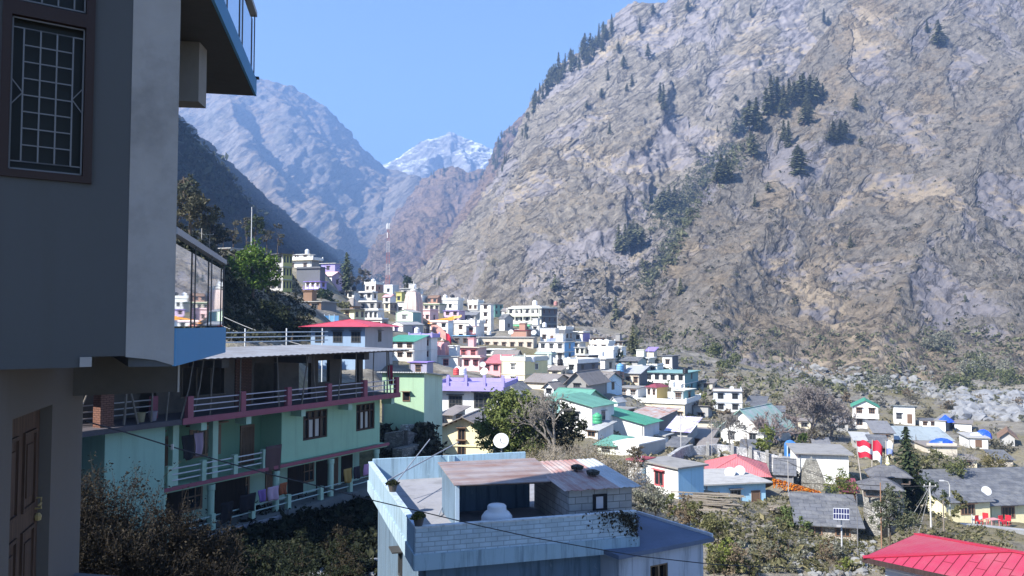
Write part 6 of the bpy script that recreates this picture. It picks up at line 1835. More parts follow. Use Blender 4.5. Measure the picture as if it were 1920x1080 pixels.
for i in range(64):
    t = rng.random(); x, y = -4.9 - 3.6 * t + rng.uniform(-.5, .5), 25 + 15.5 * t
    if (FH.loc(x, y)[0] > -.45 and FH.loc(x, y)[1] < 11) or FG.loc(x, y)[1] > -.7: continue
    leafy('shrub', (x, y, gz(x, y)), 'low dark weedy shrub on the strip between the guesthouse and the blue terrace house', crown(rng.uniform(.35, .7), .05, rng.uniform(.3, .8), 6, 800 + i, .5), 420, .05, rng.choice([((.018, .026, .014), (.05, .06, .03)), ((.04, .035, .022), (.085, .07, .045))]), .3, .02, 840 + i, 'weedy shrubs between guesthouse and terrace house', 'shrub', .3)
# flats by the river: scrub bushes one can tell apart
for i in range(70):
    px = rng.uniform(1300, 1915); py = rng.uniform(690, 800)
    p = G(px, py)
    if p is None or p.y < 140: continue
    hv = rng.uniform(.5, 1.25)
    leafy('shrub', p, 'low grey brown shrub on the stony river flat', crown(rng.uniform(1.0, 2.3) * hv, .1, rng.uniform(1.0, 2.4) * hv, 6, 500 + i, .5), 260, .24, rng.choice([GREY, DRY, OLV, ((.10, .095, .07), (.17, .155, .12))]), .4, .02, 520 + i, 'shrubs on the stony river flat', 'shrub', 0, False)
for i, (px, py, r0, h) in enumerate(((1820, 705, 5, 4), (1850, 712, 6, 4), (1800, 725, 4.5, 3), (1875, 700, 6, 6), (1895, 720, 5, 4.5), (1835, 690, 5, 5), (1365, 690, 4, 4), (1340, 670, 4, 3.5), (1770, 650, 4, 5), (1745, 660, 4, 6), (1640, 720, 4, 3))):
    p = hit(px, py)
    leafy('bush', p, 'yellow green bushy growth at the foot of the right hand rock face', crown(r0, .1, h, 8, 600 + i, .5), 700, .42, rng.choice([OLV, ((.10, .115, .05), (.19, .20, .09)), GREY]), .4, .03, 620 + i, 'bushy growth at the foot of the rock face', 'bush', 0, False)

# ------------------------------------------------------------------ boulders of the river bed
def rock_verts(r, s):
    bm = bmesh.new(); bmesh.ops.create_icosphere(bm, subdivisions=1, radius=1)
    k = Vector((r.uniform(.7, 1.4), r.uniform(.7, 1.4), r.uniform(.45, .9))) * s
    vs = []
    for v in bm.verts:
        q = v.co * r.uniform(.75, 1.18)
        vs.append(Vector((q.x * k.x, q.y * k.y, q.z * k.z)))
    fs = [tuple(v.index for v in f.verts) for f in bm.faces]
    bm.free()
    return vs, fs
def boulders(n, area, size, mat, seed, name='boulders', keep=None):
    r = random.Random(seed); m = MB()
    k = 0
    for _ in range(n * 5):
        if k >= n: break
        p = hit(*area(r), ('ground', 'mountain'))
        if p is None or (keep and not keep(p)): continue
        s = size[0] + (size[1] - size[0]) * r.random() ** 3
        vs, fs = rock_verts(r, s); a = r.uniform(0, 6.28); ca, sa = math.cos(a), math.sin(a)
        m.add([p + Vector((v.x * ca - v.y * sa, v.x * sa + v.y * ca, v.z + s * .15)) for v in vs], fs); k += 1
    return tag(m.build(name, mat), kind='stuff')
def rock_stone(c):
    n = NB('boulder_stone'); a = n.noise(n.obj(), .5, 6, .65)
    n.col(n.ramp(a, [(.3, sc3(c, .6)), (.5, c), (.7, sc3(c, 1.3))])).rough(.9); n.bump(a, .5, .3)
    return n.m
wst = rock_stone((.20, .20, .195)); dst = rock_stone((.15, .142, .128))
boulders(700, rect_area(1310, 688, 1920, 770), (.2, 1.1), dst, 1, keep=lambda p: p.y > 170)
boulders(420, lambda r: (lambda px: (px, np.interp(px, [1500, 1700, 1800, 1920], [700, 722, 745, 765]) + r.gauss(0, 9)))(r.uniform(1480, 1920)), (.4, 1.9), wst, 2, keep=lambda p: p.y > 170)
boulders(260, rect_area(1790, 735, 1920, 790), (.6, 2.6), rock_stone((.21, .215, .225)), 3, keep=lambda p: p.y > 170)
boulders(200, rect_area(1150, 640, 1330, 700), (.2, 1.0), dst, 4, keep=lambda p: p.y > 215)
boulders(300, rect_area(1180, 480, 1010, 640), (.6, 2.8), rock_stone((.16, .15, .145)), 5)
boulders(330, rect_area(1490, 1015, 1640, 1080), (.08, .30), wst, 6, 'rubble')
boulders(300, rect_area(1330, 950, 1500, 1010), (.06, .22), dst, 7, 'rubble')
boulders(90, rect_area(580, 1058, 700, 1080), (.12, .4), rock_stone((.26, .27, .29)), 8, 'rubble')
# ------------------------------------------------------------------ temples, shrines, mast
def shikhara(name, p, rz, label, prof, n=4, mats=None, spire=None, door=False, ribs=True):
    """square tapering tower: profile of (half width, height)"""
    o = empty(name, p, rz, label, 'temple')
    m = MB()
    for (r0, z0), (r1, z1) in zip(prof[:-1], prof[1:]):
        vs = [(-r0, -r0, z0), (r0, -r0, z0), (r0, r0, z0), (-r0, r0, z0), (-r1, -r1, z1), (r1, -r1, z1), (r1, r1, z1), (-r1, r1, z1)]
        m.add(vs, [(0, 1, 5, 4), (1, 2, 6, 5), (2, 3, 7, 6), (3, 0, 4, 7)])
    r0, z0 = prof[-1]
    m.add([(-r0, -r0, z0), (r0, -r0, z0), (r0, r0, z0), (-r0, r0, z0)], [(0, 1, 2, 3)])
    if ribs:
        for (r0, z0), (r1, z1) in zip(prof[:-1], prof[1:]):
            for s_ in (-.35, .35):
                for ax in (0, 1):
                    for sg in (-1, 1):
                        a = (s_ * r0 * 2 * .6, sg * (r0 + .02), z0); b_ = (s_ * r1 * 2 * .6, sg * (r1 + .02), z1)
                        if ax: a = (a[1], a[0], a[2]); b_ = (b_[1], b_[0], b_[2])
                        m.bar(a, b_, .18, .10)
    m.build('tower', mats[0], o)
    if spire:
        r, h = spire; z = prof[-1][1]
        MB().lathe([(r * .9, 0), (r * 1.2, h * .12), (r * 1.15, h * .22), (r * .5, h * .3), (r * .6, h * .42), (r * .2, h * .6), (r * .12, h)], 12, c=(0, 0, z)).build('finial', mats[1], o)
    if door:
        r0 = prof[0][0]
        dm = MB().box(-.5, -.32, -r0 - .10, -r0 - .002, .1, 1.5).box(.32, .5, -r0 - .10, -r0 - .002, .1, 1.5).box(-.32, .32, -r0 - .10, -r0 - .002, 1.3, 1.5)
        dd = dm.build('doorway', concrete((.30, .30, .29)), o)
        MB().box(-.32, .32, -r0 - .03, -r0 - .003, .1, 1.3).build('opening', flat((.015, .015, .015)), dd)
    return o
p = P(775, 606, 226)
shikhara('temple_tower', p, R(-22), 'tall pink and white temple tower above the town roofs', [(2.0, -3), (2.0, 4.6), (1.9, 6.0), (1.5, 8.4), (1.35, 8.8)], mats=(plaster((.58, .46, .42), .6), plaster((.62, .6, .56))), spire=(.8, 3.0))
p = P(829, 672, 166)
o = shikhara('temple_tower', p, R(-25), 'small rose pink temple spire with a wooden canopy', [(1.7, -3), (1.7, .6), (1.5, 1.6), (1.15, 2.9), (.9, 3.5)], mats=(plaster((.62, .32, .32), .3), plaster((.72, .6, .55))), spire=(.45, .9))
MB().box(-1.0, 1.0, -1.0, 1.0, 3.5, 3.7).build('canopy', wood((.2, .14, .1)), o)
p = P(1523, 945, 85)
o = shikhara('stone_temple', p, R(-14), 'old weathered stone temple with a tapering tower', [(1.15, -2), (1.15, 2.3), (1.22, 2.4), (1.05, 3.0), (.78, 3.8), (.5, 4.6)], mats=(stonework((.36, .345, .30)), concrete((.24, .24, .22))), spire=(.42, .35), door=True, ribs=False)
def round_shrine(p, label, rb, hb, rw, col, rz, spire=True):
    o = empty('stone_shrine', p, rz, label, 'shrine')
    MB().lathe([(rb, -3), (rb, hb * .45), (rb * 1.04, hb * .47), (rb * 1.0, hb * .55), (rb * .95, hb * .8), (rb * .8, hb)], 20).build('tower', stonework(col), o)
    mm = MB().box(-rb * .35, rb * .35, -rb - .25, -rb * .9, .1, hb * .42); pd = mm.build('porch', stonework(sc3(col, .9)), o)
    MB().box(-rb * .2, rb * .2, -rb - .27, -rb - .252, .1, hb * .36).build('doorway', flat((.015, .015, .015)), pd)
    m = MB(); a = rw; z0, z1 = hb, hb + rw * .42
    m.add([(-a, -a, z0), (a, -a, z0), (a, a, z0), (-a, a, z0), (-a * .3, -a * .2, z1), (a * .3, -a * .2, z1), (a * .3, a * .2, z1), (-a * .3, a * .2, z1)], [(0, 1, 5, 4), (1, 2, 6, 5), (2, 3, 7, 6), (3, 0, 4, 7), (4, 5, 6, 7), (3, 2, 1, 0)])
    m.build('canopy_roof', slates((.12, .122, .135)), o)
    fr = MB()
    for x in (-1, 1):
        for y in (-1, 1): fr.box(x * a * .82 - .06, x * a * .82 + .06, y * a * .82 - .06, y * a * .82 + .06, z0 - .55, z0)
    for s_ in (-1, 1): fr.box(-a * .82, a * .82, s_ * a * .82 - .05, s_ * a * .82 + .05, z0 - .6, z0 - .5)
    fr.build('canopy_frame', wood((.13, .10, .085)), o)
    if spire: MB().lathe([(.12, 0), (.2, .12), (.1, .3), (.13, .45), (.03, .8)], 10, c=(0, 0, z1)).build('finial', plaster((.7, .66, .4)), o)
    return o
p = P(1667, 985, 70); round_shrine(p, 'round stone shrine with rusty canopy roof and pale finial, behind its twin', 1.25, 4.4, 1.75, (.36, .35, .32), R(-16))
p = P(1652, 1005, 62); round_shrine(p, 'round stone shrine with dark blue canopy roof behind the dusty tree', 1.2, 3.75, 1.55, (.40, .39, .36), R(-16), False)
# phone mast
p = P(727, 538, 318)
M0 = empty('phone_mast', p, R(12), 'tall slender red and white lattice phone mast above the town', 'phone mast')
Hm = P(727, 420, 318).z - p.z
lw, lr = MB(), MB()
nseg = 22
for k in range(nseg):
    z0, z1 = Hm * k / nseg, Hm * (k + 1) / nseg
    r0 = .8 - .5 * k / nseg; r1 = .8 - .5 * (k + 1) / nseg
    m = lr if (k // 4) % 2 == 0 else lw
    cs0 = [(-r0, -r0, z0), (r0, -r0, z0), (r0, r0, z0), (-r0, r0, z0)]; cs1 = [(-r1, -r1, z1), (r1, -r1, z1), (r1, r1, z1), (-r1, r1, z1)]
    for i in range(4):
        m.bar(cs0[i], cs1[i], .10, .10); m.bar(cs0[i], cs1[(i + 1) % 4], .05, .05); m.bar(cs1[i], cs1[(i + 1) % 4], .05, .05)
lr.build('red_lattice', paint((.42, .16, .14)), M0); lw.build('white_lattice', paint((.55, .54, .55)), M0)
for i in range(6):
    a = i * math.pi / 3
    for zz in ((.96,) if i % 2 else (.97, .82)):
        x, y = .6 * math.cos(a), .6 * math.sin(a)
        MB().box(x - .16, x + .16, y - .10, y + .10, Hm * zz - 1.1, Hm * zz + 1.1).build('antenna', paint((.78, .78, .78)), M0)
MB().tube([(0, 0, Hm), (0, 0, Hm + 2.2)], .05).build('lightning_rod', flat((.4, .4, .4)), M0)
MB().box(-1.5, 1.5, -1.5, 1.5, -4, .2).build('footing', concrete((.5, .5, .5)), M0)

# ------------------------------------------------------------------ flags
def flag(p, h, label, lean, cols, fw, fh, ang, wave=.25, droop=.35):
    o = empty('flag', p, ang, label, 'flag')
    top = Vector((lean[0], lean[1], h))
    MB().tube([(0, 0, -.5), top], .045, .03, 6).build('pole', paint((.5, .45, .4)), o)
    nx_, nz_ = 14, 9
    pts = np.zeros((nz_ + 1, nx_ + 1, 3))
    for j in range(nz_ + 1):
        for i in range(nx_ + 1):
            u, v = i / nx_, j / nz_
            b_ = top * (1 - v * fh / h)
            pts[j, i] = (b_.x + fw * u, b_.y + wave * math.sin(u * 6 + v) * u, b_.z - droop * fw * u * u - .08 * math.sin(u * 9))
    me, q = grid_mesh('cloth', pts, paint(cols[0]))
    for c in cols[1:]: me.materials.append(paint(c))
    idx = [min(len(cols) - 1, int((k // nx_) / nz_ * len(cols))) for k in range(len(q))]
    me.polygons.foreach_set('material_index', idx)
    mobj('cloth', me, o)
    return o
RED, WHT = (.55, .03, .06), (.80, .80, .80)
flag(P(1620, 930, 66), 4.5, 'large red white red flag flying over the round shrine', (-.55, 0, 0), (RED, WHT, RED), 1.2, 1.35, R(-5), .25, .15)
flag(P(1634, 905, 72), 3.8, 'red and white flag hanging on the rear pole beside the cypress', (.15, 0, 0), (RED, WHT), .85, 1.7, R(-10), .2, .6)
flag(P(1662, 892, 74), 3.2, 'small white and blue flag between shrine finial and cypress', (0, 0, 0), ((.8, .8, .82), (.25, .32, .62)), .7, 1.2, R(0), .15, .3)
flag(P(838, 668, 172), 5.0, 'red pennant flying beside the rose pink temple spire', (-.3, 0, 0), (RED,), 1.2, 1.6, R(10), .2, .9)
flag(P(808, 828, 66), 1.5, 'tiny white flag on a stick by the dark stone wall', (0, 0, 0), (WHT,), .3, .35, R(10), .05, .5)

# ------------------------------------------------------------------ canopies, tarpaulins, garlands
def drape(name, label, cat, corners, mat, sag=.3, n=16, rough=.1, seed=1, thick=.03, grp=None):
    a, b_, c, d = map(Vector, corners)
    r = random.Random(seed)
    pts = np.zeros((n + 1, n + 1, 3))
    for j in range(n + 1):
        for i in range(n + 1):
            u, v = i / n, j / n
            q = a.lerp(b_, u).lerp(d.lerp(c, u), v)
            pts[j, i] = (q.x + r.uniform(-rough, rough) * .4, q.y, q.z - sag * 4 * u * (1 - u) * .5 - sag * .5 * 4 * v * (1 - v) * .5 + r.uniform(-rough, rough))
    me, _ = grid_mesh(name, pts, mat)
    o = mobj(name, me); md = o.modifiers.new('thick', 'SOLIDIFY'); md.thickness = thick
    return tag(o, label, cat, grp)
drape('canopy', 'bright orange cloth canopy over the temple stairway', 'canopy', (P(802, 607, 222), P(852, 599, 226), P(852, 592, 238), P(803, 601, 234)), plaster((.80, .30, .03), .1), .5, 14, .12)
drape('canopy', 'orange striped awning cloth continuing right of the bright canopy', 'canopy', (P(850, 597, 229), P(866, 594, 230), P(866, 590, 238), P(851, 592, 236)), plaster((.72, .42, .15), .1), .3, 8, .1, 4)
st = MB()
for i in range(14):
    q = P(815 + i * 1.6, 609 + i * 1.5, 222 - i * .8)
    st.box(q.x - .9, q.x + .9, q.y - .45, q.y + .45, q.z - 2.5, q.z)
tag(st.build('stairway', plaster((.66, .36, .30), .3)), 'pinkish stairway descending below the orange canopy', 'stairway')
def heap(label, p, rx, ry, h, mat, seed, name='tarpaulin', peak=False):
    r = random.Random(seed); n, k = 20, 6
    m = MB(); vs = []
    for j in range(k + 1):
        f = j / k
        for i in range(n):
            a = 2 * math.pi * i / n
            rr = (1 - f) if peak else math.cos(f * math.pi / 2)
            rr *= r.uniform(.9, 1.1)
            vs.append((rx * rr * math.cos(a), ry * rr * math.sin(a), h * (f if peak else math.sin(f * math.pi / 2)) + (r.uniform(-.06, .06) * h)))
    fs = [(j * n + i, j * n + (i + 1) % n, (j + 1) * n + (i + 1) % n, (j + 1) * n + i) for j in range(k) for i in range(n)]
    m.add(vs, fs)
    o = m.build(name, mat, None, False); o.location = p
    return tag(o, label, name)
tb = paint((.03, .10, .62), .35)
heap('peaked blue tarpaulin tied over the small white hut', P(1773, 791, 159.5), 1.7, 1.6, 1.4, tb, 3, peak=True)
heap('large heap of bright blue tarpaulin on the low flat shed', P(1766, 837, 120), 1.9, 1.4, 1.2, tb, 4)
heap('bundled blue tarpaulin on the grey roof of the white hut', P(1845, 822, 131), 1.2, 1.1, 1.4, tb, 5)
heap('pale grey plastic sheet heap beside the bundled blue tarpaulin', P(1831, 823, 131), 1.3, 1.0, 1.1, paint((.48, .50, .58), .4), 6)
drape('tarpaulin', 'blue plastic sheet spread on the grey slab roof of the white house', 'tarpaulin', (P(1516, 851, 93.2), P(1560, 852, 92.6), P(1566, 838, 97.5), P(1522, 838, 98)), paint((.22, .26, .60), .35), 0, 10, .05, 7)
drape('tarpaulin', 'blue tarpaulin stretched as a lean-to beside the white cube house', 'tarpaulin', (P(1024, 640, 226), P(1044, 641, 224), P(1042, 634, 231), P(1026, 634, 231)), paint((.20, .28, .70), .35), .2, 8, .08, 8)
gm = MB()
r = random.Random(4)
for k in range(9):
    a_, b_ = P(1452 + k * 3, 897 + k * 2.0, 82), P(1540, 930 - k * 1.5, 83)
    pass
for i in range(64):
    t = i / 63
    a_ = P(1450, 897, 82).lerp(P(1538, 922, 82.5), t)
    L = r.uniform(.5, 1.0)
    for j in range(int(L / .09)):
        q = a_ + Vector((r.uniform(-.05, .05), r.uniform(-.08, .08), -j * .09))
        for _ in range(2): leaf(gm, q + rv(r) * .05, .085, r, 0, .9)
tag(gm.build('garland', foliage((.62, .16, .01), (.85, .40, .03), .15)), 'curtain of orange marigold garlands before the stone temple', 'garland')
bars_ = MB().tube([P(1448, 896, 82), P(1539, 921, 82.5)], .03).build('garland_line', flat((.2, .15, .1))); tag(bars_, 'rope carrying the orange marigold garlands', 'rope')

# blue arched tank / booth beside the white house
p = P(1485, 862, 104)
o = empty('blue_booth', p, R(-10), 'blue arched metal booth with dark opening beside the white house', 'booth')
pr = [(-.75, 0)] + [(-.75 * math.cos(a), 1.6 + .75 * math.sin(a)) for a in np.linspace(0, math.pi, 12)] + [(.75, 0)]
m = MB(); n = len(pr)
m.add([(x, 0, z) for x, z in pr] + [(x, 1.4, z) for x, z in pr], [tuple(range(n)), tuple(reversed(range(n, 2 * n)))] + [(i, n + i, n + (i + 1) % n, (i + 1) % n) for i in range(n)])
m.build('shell', paint((.06, .22, .55)), o)
MB().box(-.5, .5, -.03, -.003, .8, 1.7).build('opening', flat((.02, .03, .05)), o)
MB().box(-.62, -.5, -.08, -.003, 0, 1.8).box(.5, .62, -.08, -.003, 0, 1.8).build('frame', paint((.55, .65, .78)), o)

# ------------------------------------------------------------------ walls, timber, posts
def wall_line(name, label, pts, h, t, mat, cat='wall', down=2.5):
    m = MB()
    for a, b_ in zip(pts[:-1], pts[1:]):
        a, b_ = Vector(a), Vector(b_); d = (b_ - a); d.z = 0; d.normalize(); s_ = Vector((-d.y, d.x, 0)) * t / 2
        vs = [a - s_ - Vector((0, 0, down)), b_ - s_ - Vector((0, 0, down)), b_ + s_ - Vector((0, 0, down)), a + s_ - Vector((0, 0, down)),
              a - s_ + Vector((0, 0, h)), b_ - s_ + Vector((0, 0, h)), b_ + s_ + Vector((0, 0, h)), a + s_ + Vector((0, 0, h))]
        m.add(vs, [(0, 3, 2, 1), (4, 5, 6, 7), (0, 1, 5, 4), (1, 2, 6, 5), (2, 3, 7, 6), (3, 0, 4, 7)])
    return tag(m.build(name, mat), label, cat)
W1 = wall_line('yard_wall', 'whitewashed stone yard wall with concrete posts behind the pink roof', [P(1290, 858, 104), P(1345, 852, 105), P(1400, 860, 103), P(1462, 876, 100), P(1472, 884, 97)], 1.35, .35, stonework((.62, .62, .64)))
for px, py, Y in ((1326, 853, 104.4), (1372, 856, 103.6), (1406, 861, 102.4), (1437, 869, 100.6), (1462, 876, 99.4)):
    q = P(px, py, Y); MB().box(q.x - .16, q.x + .16, q.y - .42, q.y - .18, q.z - 2, q.z + 1.7).build('post', concrete((.40, .39, .37)), W1)
wall_line('yard_wall', 'white rubble wall running up beside the plain white block', [P(1255, 872, 90), P(1275, 858, 94), P(1296, 850, 100)], 1.1, .5, stonework((.60, .60, .60)))
wall_line('stone_wall', 'dark dry stone terrace wall below the green annex', [P(722, 838, 54), P(757, 832, 54), P(800, 845, 58)], .9, .6, stonework((.26, .25, .24)))
wall_line('stone_wall', 'lower rough stone wall with rubble left of the yellow house', [P(745, 862, 52), P(785, 850, 55), P(812, 868, 58)], .7, .7, stonework((.30, .285, .26)))
wall_line('stone_wall', 'short whitewashed block wall beside the dark stone wall', [P(756, 820, 56), P(774, 818, 57)], .85, .5, stonework((.5, .5, .47)))
wall_line('stone_wall', 'dry stone retaining wall below the slate stone hut', [P(1440, 1012, 54), P(1480, 1020, 53), P(1500, 1030, 52)], .5, .6, stonework((.34, .32, .29)))
wall_line('stone_wall', 'grey concrete path edge in front of the cream cottages', [P(1790, 986, 76), P(1860, 992, 76), P(1960, 1002, 76)], .25, .9, concrete((.36, .36, .36)))
wall_line('parapet_wall', 'low white wall left of the hotel by the boulders', [P(1150, 690, 190), P(1178, 692, 188), P(1205, 690, 186)], .8, .3, plaster((.7, .7, .68)))
# slumped plank roof with stacked timber
p = P(1325, 975, 55)
o = empty('plank_roof', p, R(-18), 'weathered plank roof with loose grey boards on rough stone walls', 'shed')
MB().box(-2.2, 2.0, 0, 2.6, -3, .45).build('stone_base', stonework((.2, .19, .175)), o)
r = random.Random(9)
for i in range(26):
    y = -.3 + 3.1 * i / 26; z = .52 + .34 * (i / 26) * 2.2
    pm_ = MB().bar((-2.5 + r.uniform(-.3, 1.6), y + r.uniform(-.4, .4), z + r.uniform(0, .16)), (2.3 + r.uniform(-1.6, .3), y + r.uniform(-.5, .5), z + r.uniform(0, .2)), r.uniform(.12, .26), .05)
    pm_.build('plank', wood(sc3((.26, .225, .18), r.uniform(.7, 1.25))), o)
for i, (px, py, Y, lb) in enumerate(((1420, 985, 54, 'loose stack of grey timber in front of the low blue house'), (1462, 955, 66, 'pile of pale timber and bricks beside the porch of the blue house'))):
    o = empty('timber_pile', P(px, py, Y), R(-30 + 50 * i), lb, 'timber pile')
    for k in range(12):
        MB().bar((-1.0 + r.uniform(-.2, .2), r.uniform(-.5, .5), .05 + .07 * (k // 3)), (1.0 + r.uniform(-.2, .2), r.uniform(-.5, .5), .05 + .07 * (k // 3) + r.uniform(0, .1)), .12, .06).build('plank', wood(sc3((.34, .29, .23), r.uniform(.6, 1.2))), o)
# poles, lamps, wires
def upole(label, px, pyb, pyt, Y, r0=.07, col=(.36, .35, .33), arms=True, name='utility_pole'):
    b_ = P(px, pyb, Y); h = P(px, pyt, Y).z - b_.z
    o = empty(name, b_, rng.uniform(-.4, .4), label, 'pole')
    MB().tube([(0, 0, -1.5), (0, 0, h)], r0, r0 * .7, 8).build('shaft', paint(col), o)
    if arms:
        MB().bar((-.45, 0, h - .25), (.45, 0, h - .25), .06, .06).build('cross_arm', paint((.3, .3, .3)), o)
        for x in (-.4, 0, .4): MB().lathe([(.03, 0), (.045, .05), (.02, .1)], 6, c=(x, 0, h - .22)).build('insulator', flat((.5, .48, .45)), o)
    return Vector((b_.x, b_.y, b_.z + h - .2))
PT = {}
PT['a'] = upole('grey concrete pole beside the cypress and the street lamp', 1746, 1005, 905, 60, .075, (.55, .54, .52))
PT['b'] = upole('dark wooden pole in front of the cream cottage', 1770, 1005, 938, 58, .07, (.22, .19, .16), False)
PT['c'] = upole('thin steel pole right of the solar lamp', 1609, 1052, 930, 46, .035, (.2, .2, .21), False)
PT['d'] = upole('rusty brown pole within the dusty tree', 1653, 1020, 905, 54, .05, (.30, .18, .12), False)
PT['e'] = upole('slim pale pole between the garlands and the blue house porch', 1479, 965, 862, 74, .05, (.42, .40, .38), False)
PT['f'] = upole('pale pole left of the crumpled tarpaulin hut', 1277, 862, 776, 98, .07, (.45, .44, .43))
PT['g'] = upole('thin pole before the whitewashed stone wall', 1335, 862, 785, 102, .05, (.40, .38, .36), False)
PT['h'] = upole('tall thin white mast pole on the crest of the left slope', 471, 470, 388, 128, .09, (.6, .6, .58), False)
PT['i'] = upole('short pale post on the slope above the glass balcony', 378, 452, 428, 96, .06, (.5, .48, .45), False)
PT['j'] = upole('dark post with cross arm on the slope beside the short pale post', 393, 465, 436, 94, .06, (.12, .12, .12))
PT['k'] = upole('pale pole rising beside the hotel right wall', 1045, 640, 590, 240, .09, (.45, .44, .42))
PT['l'] = upole('slim pole in the middle of the riverside terrace houses', 1216, 690, 652, 200, .08, (.6, .6, .6))
PT['m'] = upole('thin pole at the corner of the lilac walled house', 1136, 742, 700, 136, .05, (.2, .2, .2))
b_ = P(1782, 975, 70)
o = empty('street_lamp', b_, 0, 'single arm street lamp in front of the long slate roof', 'street lamp')
MB().tube([(0, 0, -1), (0, 0, 3.0), (-.12, 0, 3.25), (-.5, 0, 3.38)], .05, .04, 7).build('shaft', paint((.50, .50, .48)), o)
MB().box(-.85, -.48, -.08, .08, 3.33, 3.42).build('lamp_head', paint((.6, .6, .6)), o)
b_ = P(1579, 1052, 46)
o = empty('solar_lamp', b_, R(-12), 'solar powered street lamp with tilted panel before the slate hut', 'street lamp')
hh = P(1579, 968, 46).z - b_.z
MB().tube([(0, 0, -.6), (0, 0, hh)], .045, .04, 8).build('shaft', paint((.50, .51, .53)), o)
m = MB().sheet((-.50, -.36, hh - .12), (.36, -.36, hh - .12), (.50, .36, hh + .38), (-.36, .36, hh + .38), .035); pn = m.build('solar_panel', paint((.45, .46, .48), .4), o)
cell = MB()
for i in range(6):
    for j in range(2):
        u0, u1 = (i + .12) / 6.0, (i + .9) / 6.0; v0, v1 = (j + .08) / 2, (j + .93) / 2
        def q_(u, v): 
            a_ = Vector((-.50, -.36, hh - .12)).lerp(Vector((.36, -.36, hh - .12)), u); e_ = Vector((-.36, .36, hh + .38)).lerp(Vector((.50, .36, hh + .38)), u)
            return a_.lerp(e_, .04 + v * .92) + Vector((0, -.003, .006))
        cell.add([q_(u0, v0), q_(u1, v0), q_(u1, v1), q_(u0, v1)], [(0, 1, 2, 3)])
cell.build('cell', flat((.02, .022, .07), .35), pn)
MB().box(-.3, -.05, -.28, -.12, hh - .55, hh - .47).build('lamp_head', paint((.4, .4, .42)), o)
def wire(label, a, b_, sag, r=.012, col=(.03, .03, .03), grp=None, n=20):
    a, b_ = Vector(a), Vector(b_)
    pts = [a.lerp(b_, i / n) - Vector((0, 0, sag * 4 * (i / n) * (1 - i / n))) for i in range(n + 1)]
    return tag(MB().tube(pts, r, n=4).build('cable', flat(col)), label, 'cable', grp)
# near cable strung from the left building past the terrace house
pts = [P(160, 790, 13.5), P(240, 812, 14.3), P(323, 838, 15.2), P(420, 866, 16.4), P(520, 893, 17.4), P(600, 912, 18.1), P(690, 936, 18.9), P(780, 957, 19.5), P(900, 986, 20.1), P(1000, 1008, 20.5), P(1100, 1026, 20.9), P(1200, 1043, 21.2), P(1335, 1058, 21.8), P(1500, 1066, 24)]
o = tag(MB().tube(pts, .013, n=5).build('cable', flat((.04, .042, .05))), 'dark cable sagging across the foreground past the blue terrace', 'cable')
MB().box(-.02, .02, -.02, .02, -.05, .05).build('joint', flat((.55, .55, .55)), o, loc=P(323, 838, 15.18))
wire('upper of two cables crossing the dark slope above the tin roof', P(330, 545, 70), P(600, 655, 60), .6, .03, (.25, .25, .25))
wire('lower of two cables crossing the dark slope above the tin roof', P(330, 565, 70), P(570, 655, 58), .6, .03, (.25, .25, .25))
for i, (a_, e_) in enumerate(((P(1700, 965, 66), PT['a']), (P(1715, 985, 62), PT['a']), (P(1690, 995, 60), PT['a']), (P(1722, 1000, 58), PT['a']))):
    wire('slanting wire tied to the concrete pole by the cypress', a_, e_, .15, .014, (.3, .3, .3), 'wires tied to the concrete pole')
wire('cable from the pale pole to the stone wall pole', PT['f'], PT['g'], .5, .02); wire('cable from the stone wall pole to the garland pole', PT['g'], PT['e'], .8, .02)
wire('cable from the pale pole up to the lilac house pole', PT['f'], PT['m'], .9, .02)

# ------------------------------------------------------------------ dishes, tanks, small things on roofs
for i, (px, py, Y, r_, lb) in enumerate(((1369, 886, 83, .55, 'left one of two white dishes on the slab roof of the low blue house'), (1387, 883, 83.6, .55, 'right one of two white dishes on the slab roof of the low blue house'), (1849, 921, 84, .5, 'round white dish on the slate roof of the cream cottage'),
        (884, 690, 150, .65, 'white dish beside the maroon windows pink house'), (908, 697, 146, .75, 'big white dish behind the lilac roof terrace'), (858, 692, 150, .6, 'white dish left of the pink house above the lilac terrace'), (1041, 716, 136, .5, 'small white dish on the grey gable roof sheds'), (1112, 725, 134, .5, 'white dish by the eave of the lilac walled house'),
        (958, 623, 232, .8, 'white dish left of the low maroon roofed room'), (1001, 624, 232, .8, 'white dish right of the low maroon roofed room'), (1372, 728, 168, .45, 'tiny white dish on the whitewashed two storey house'), (905, 684, 154, .6, 'white dish in front of the salmon tin roof'))):
    q = P(px, py, Y); dish(lb, (q.x, q.y, q.z - .8), r_, R(-20 + 7 * (i % 4)), R(30), .8)
def tank(label, px, pyb, Y, s, col, grp=None):
    q = P(px, pyb, Y)
    o = MB().lathe([(.5, 0), (.52, .05), (.52, .3), (.49, .33), (.52, .36), (.52, .6), (.49, .63), (.52, .66), (.5, .9), (.3, 1.02), (.2, 1.04), (.2, 1.12), (.17, 1.14)], 16).build('water_tank', paint(col, .4), None, True)
    o.location = q; o.scale = (s, s, s)
    return tag(o, label, 'water tank', grp)
BK = (.025, .025, .03); WT = (.75, .75, .76); BL = (.14, .34, .60); GN = (.08, .38, .20)
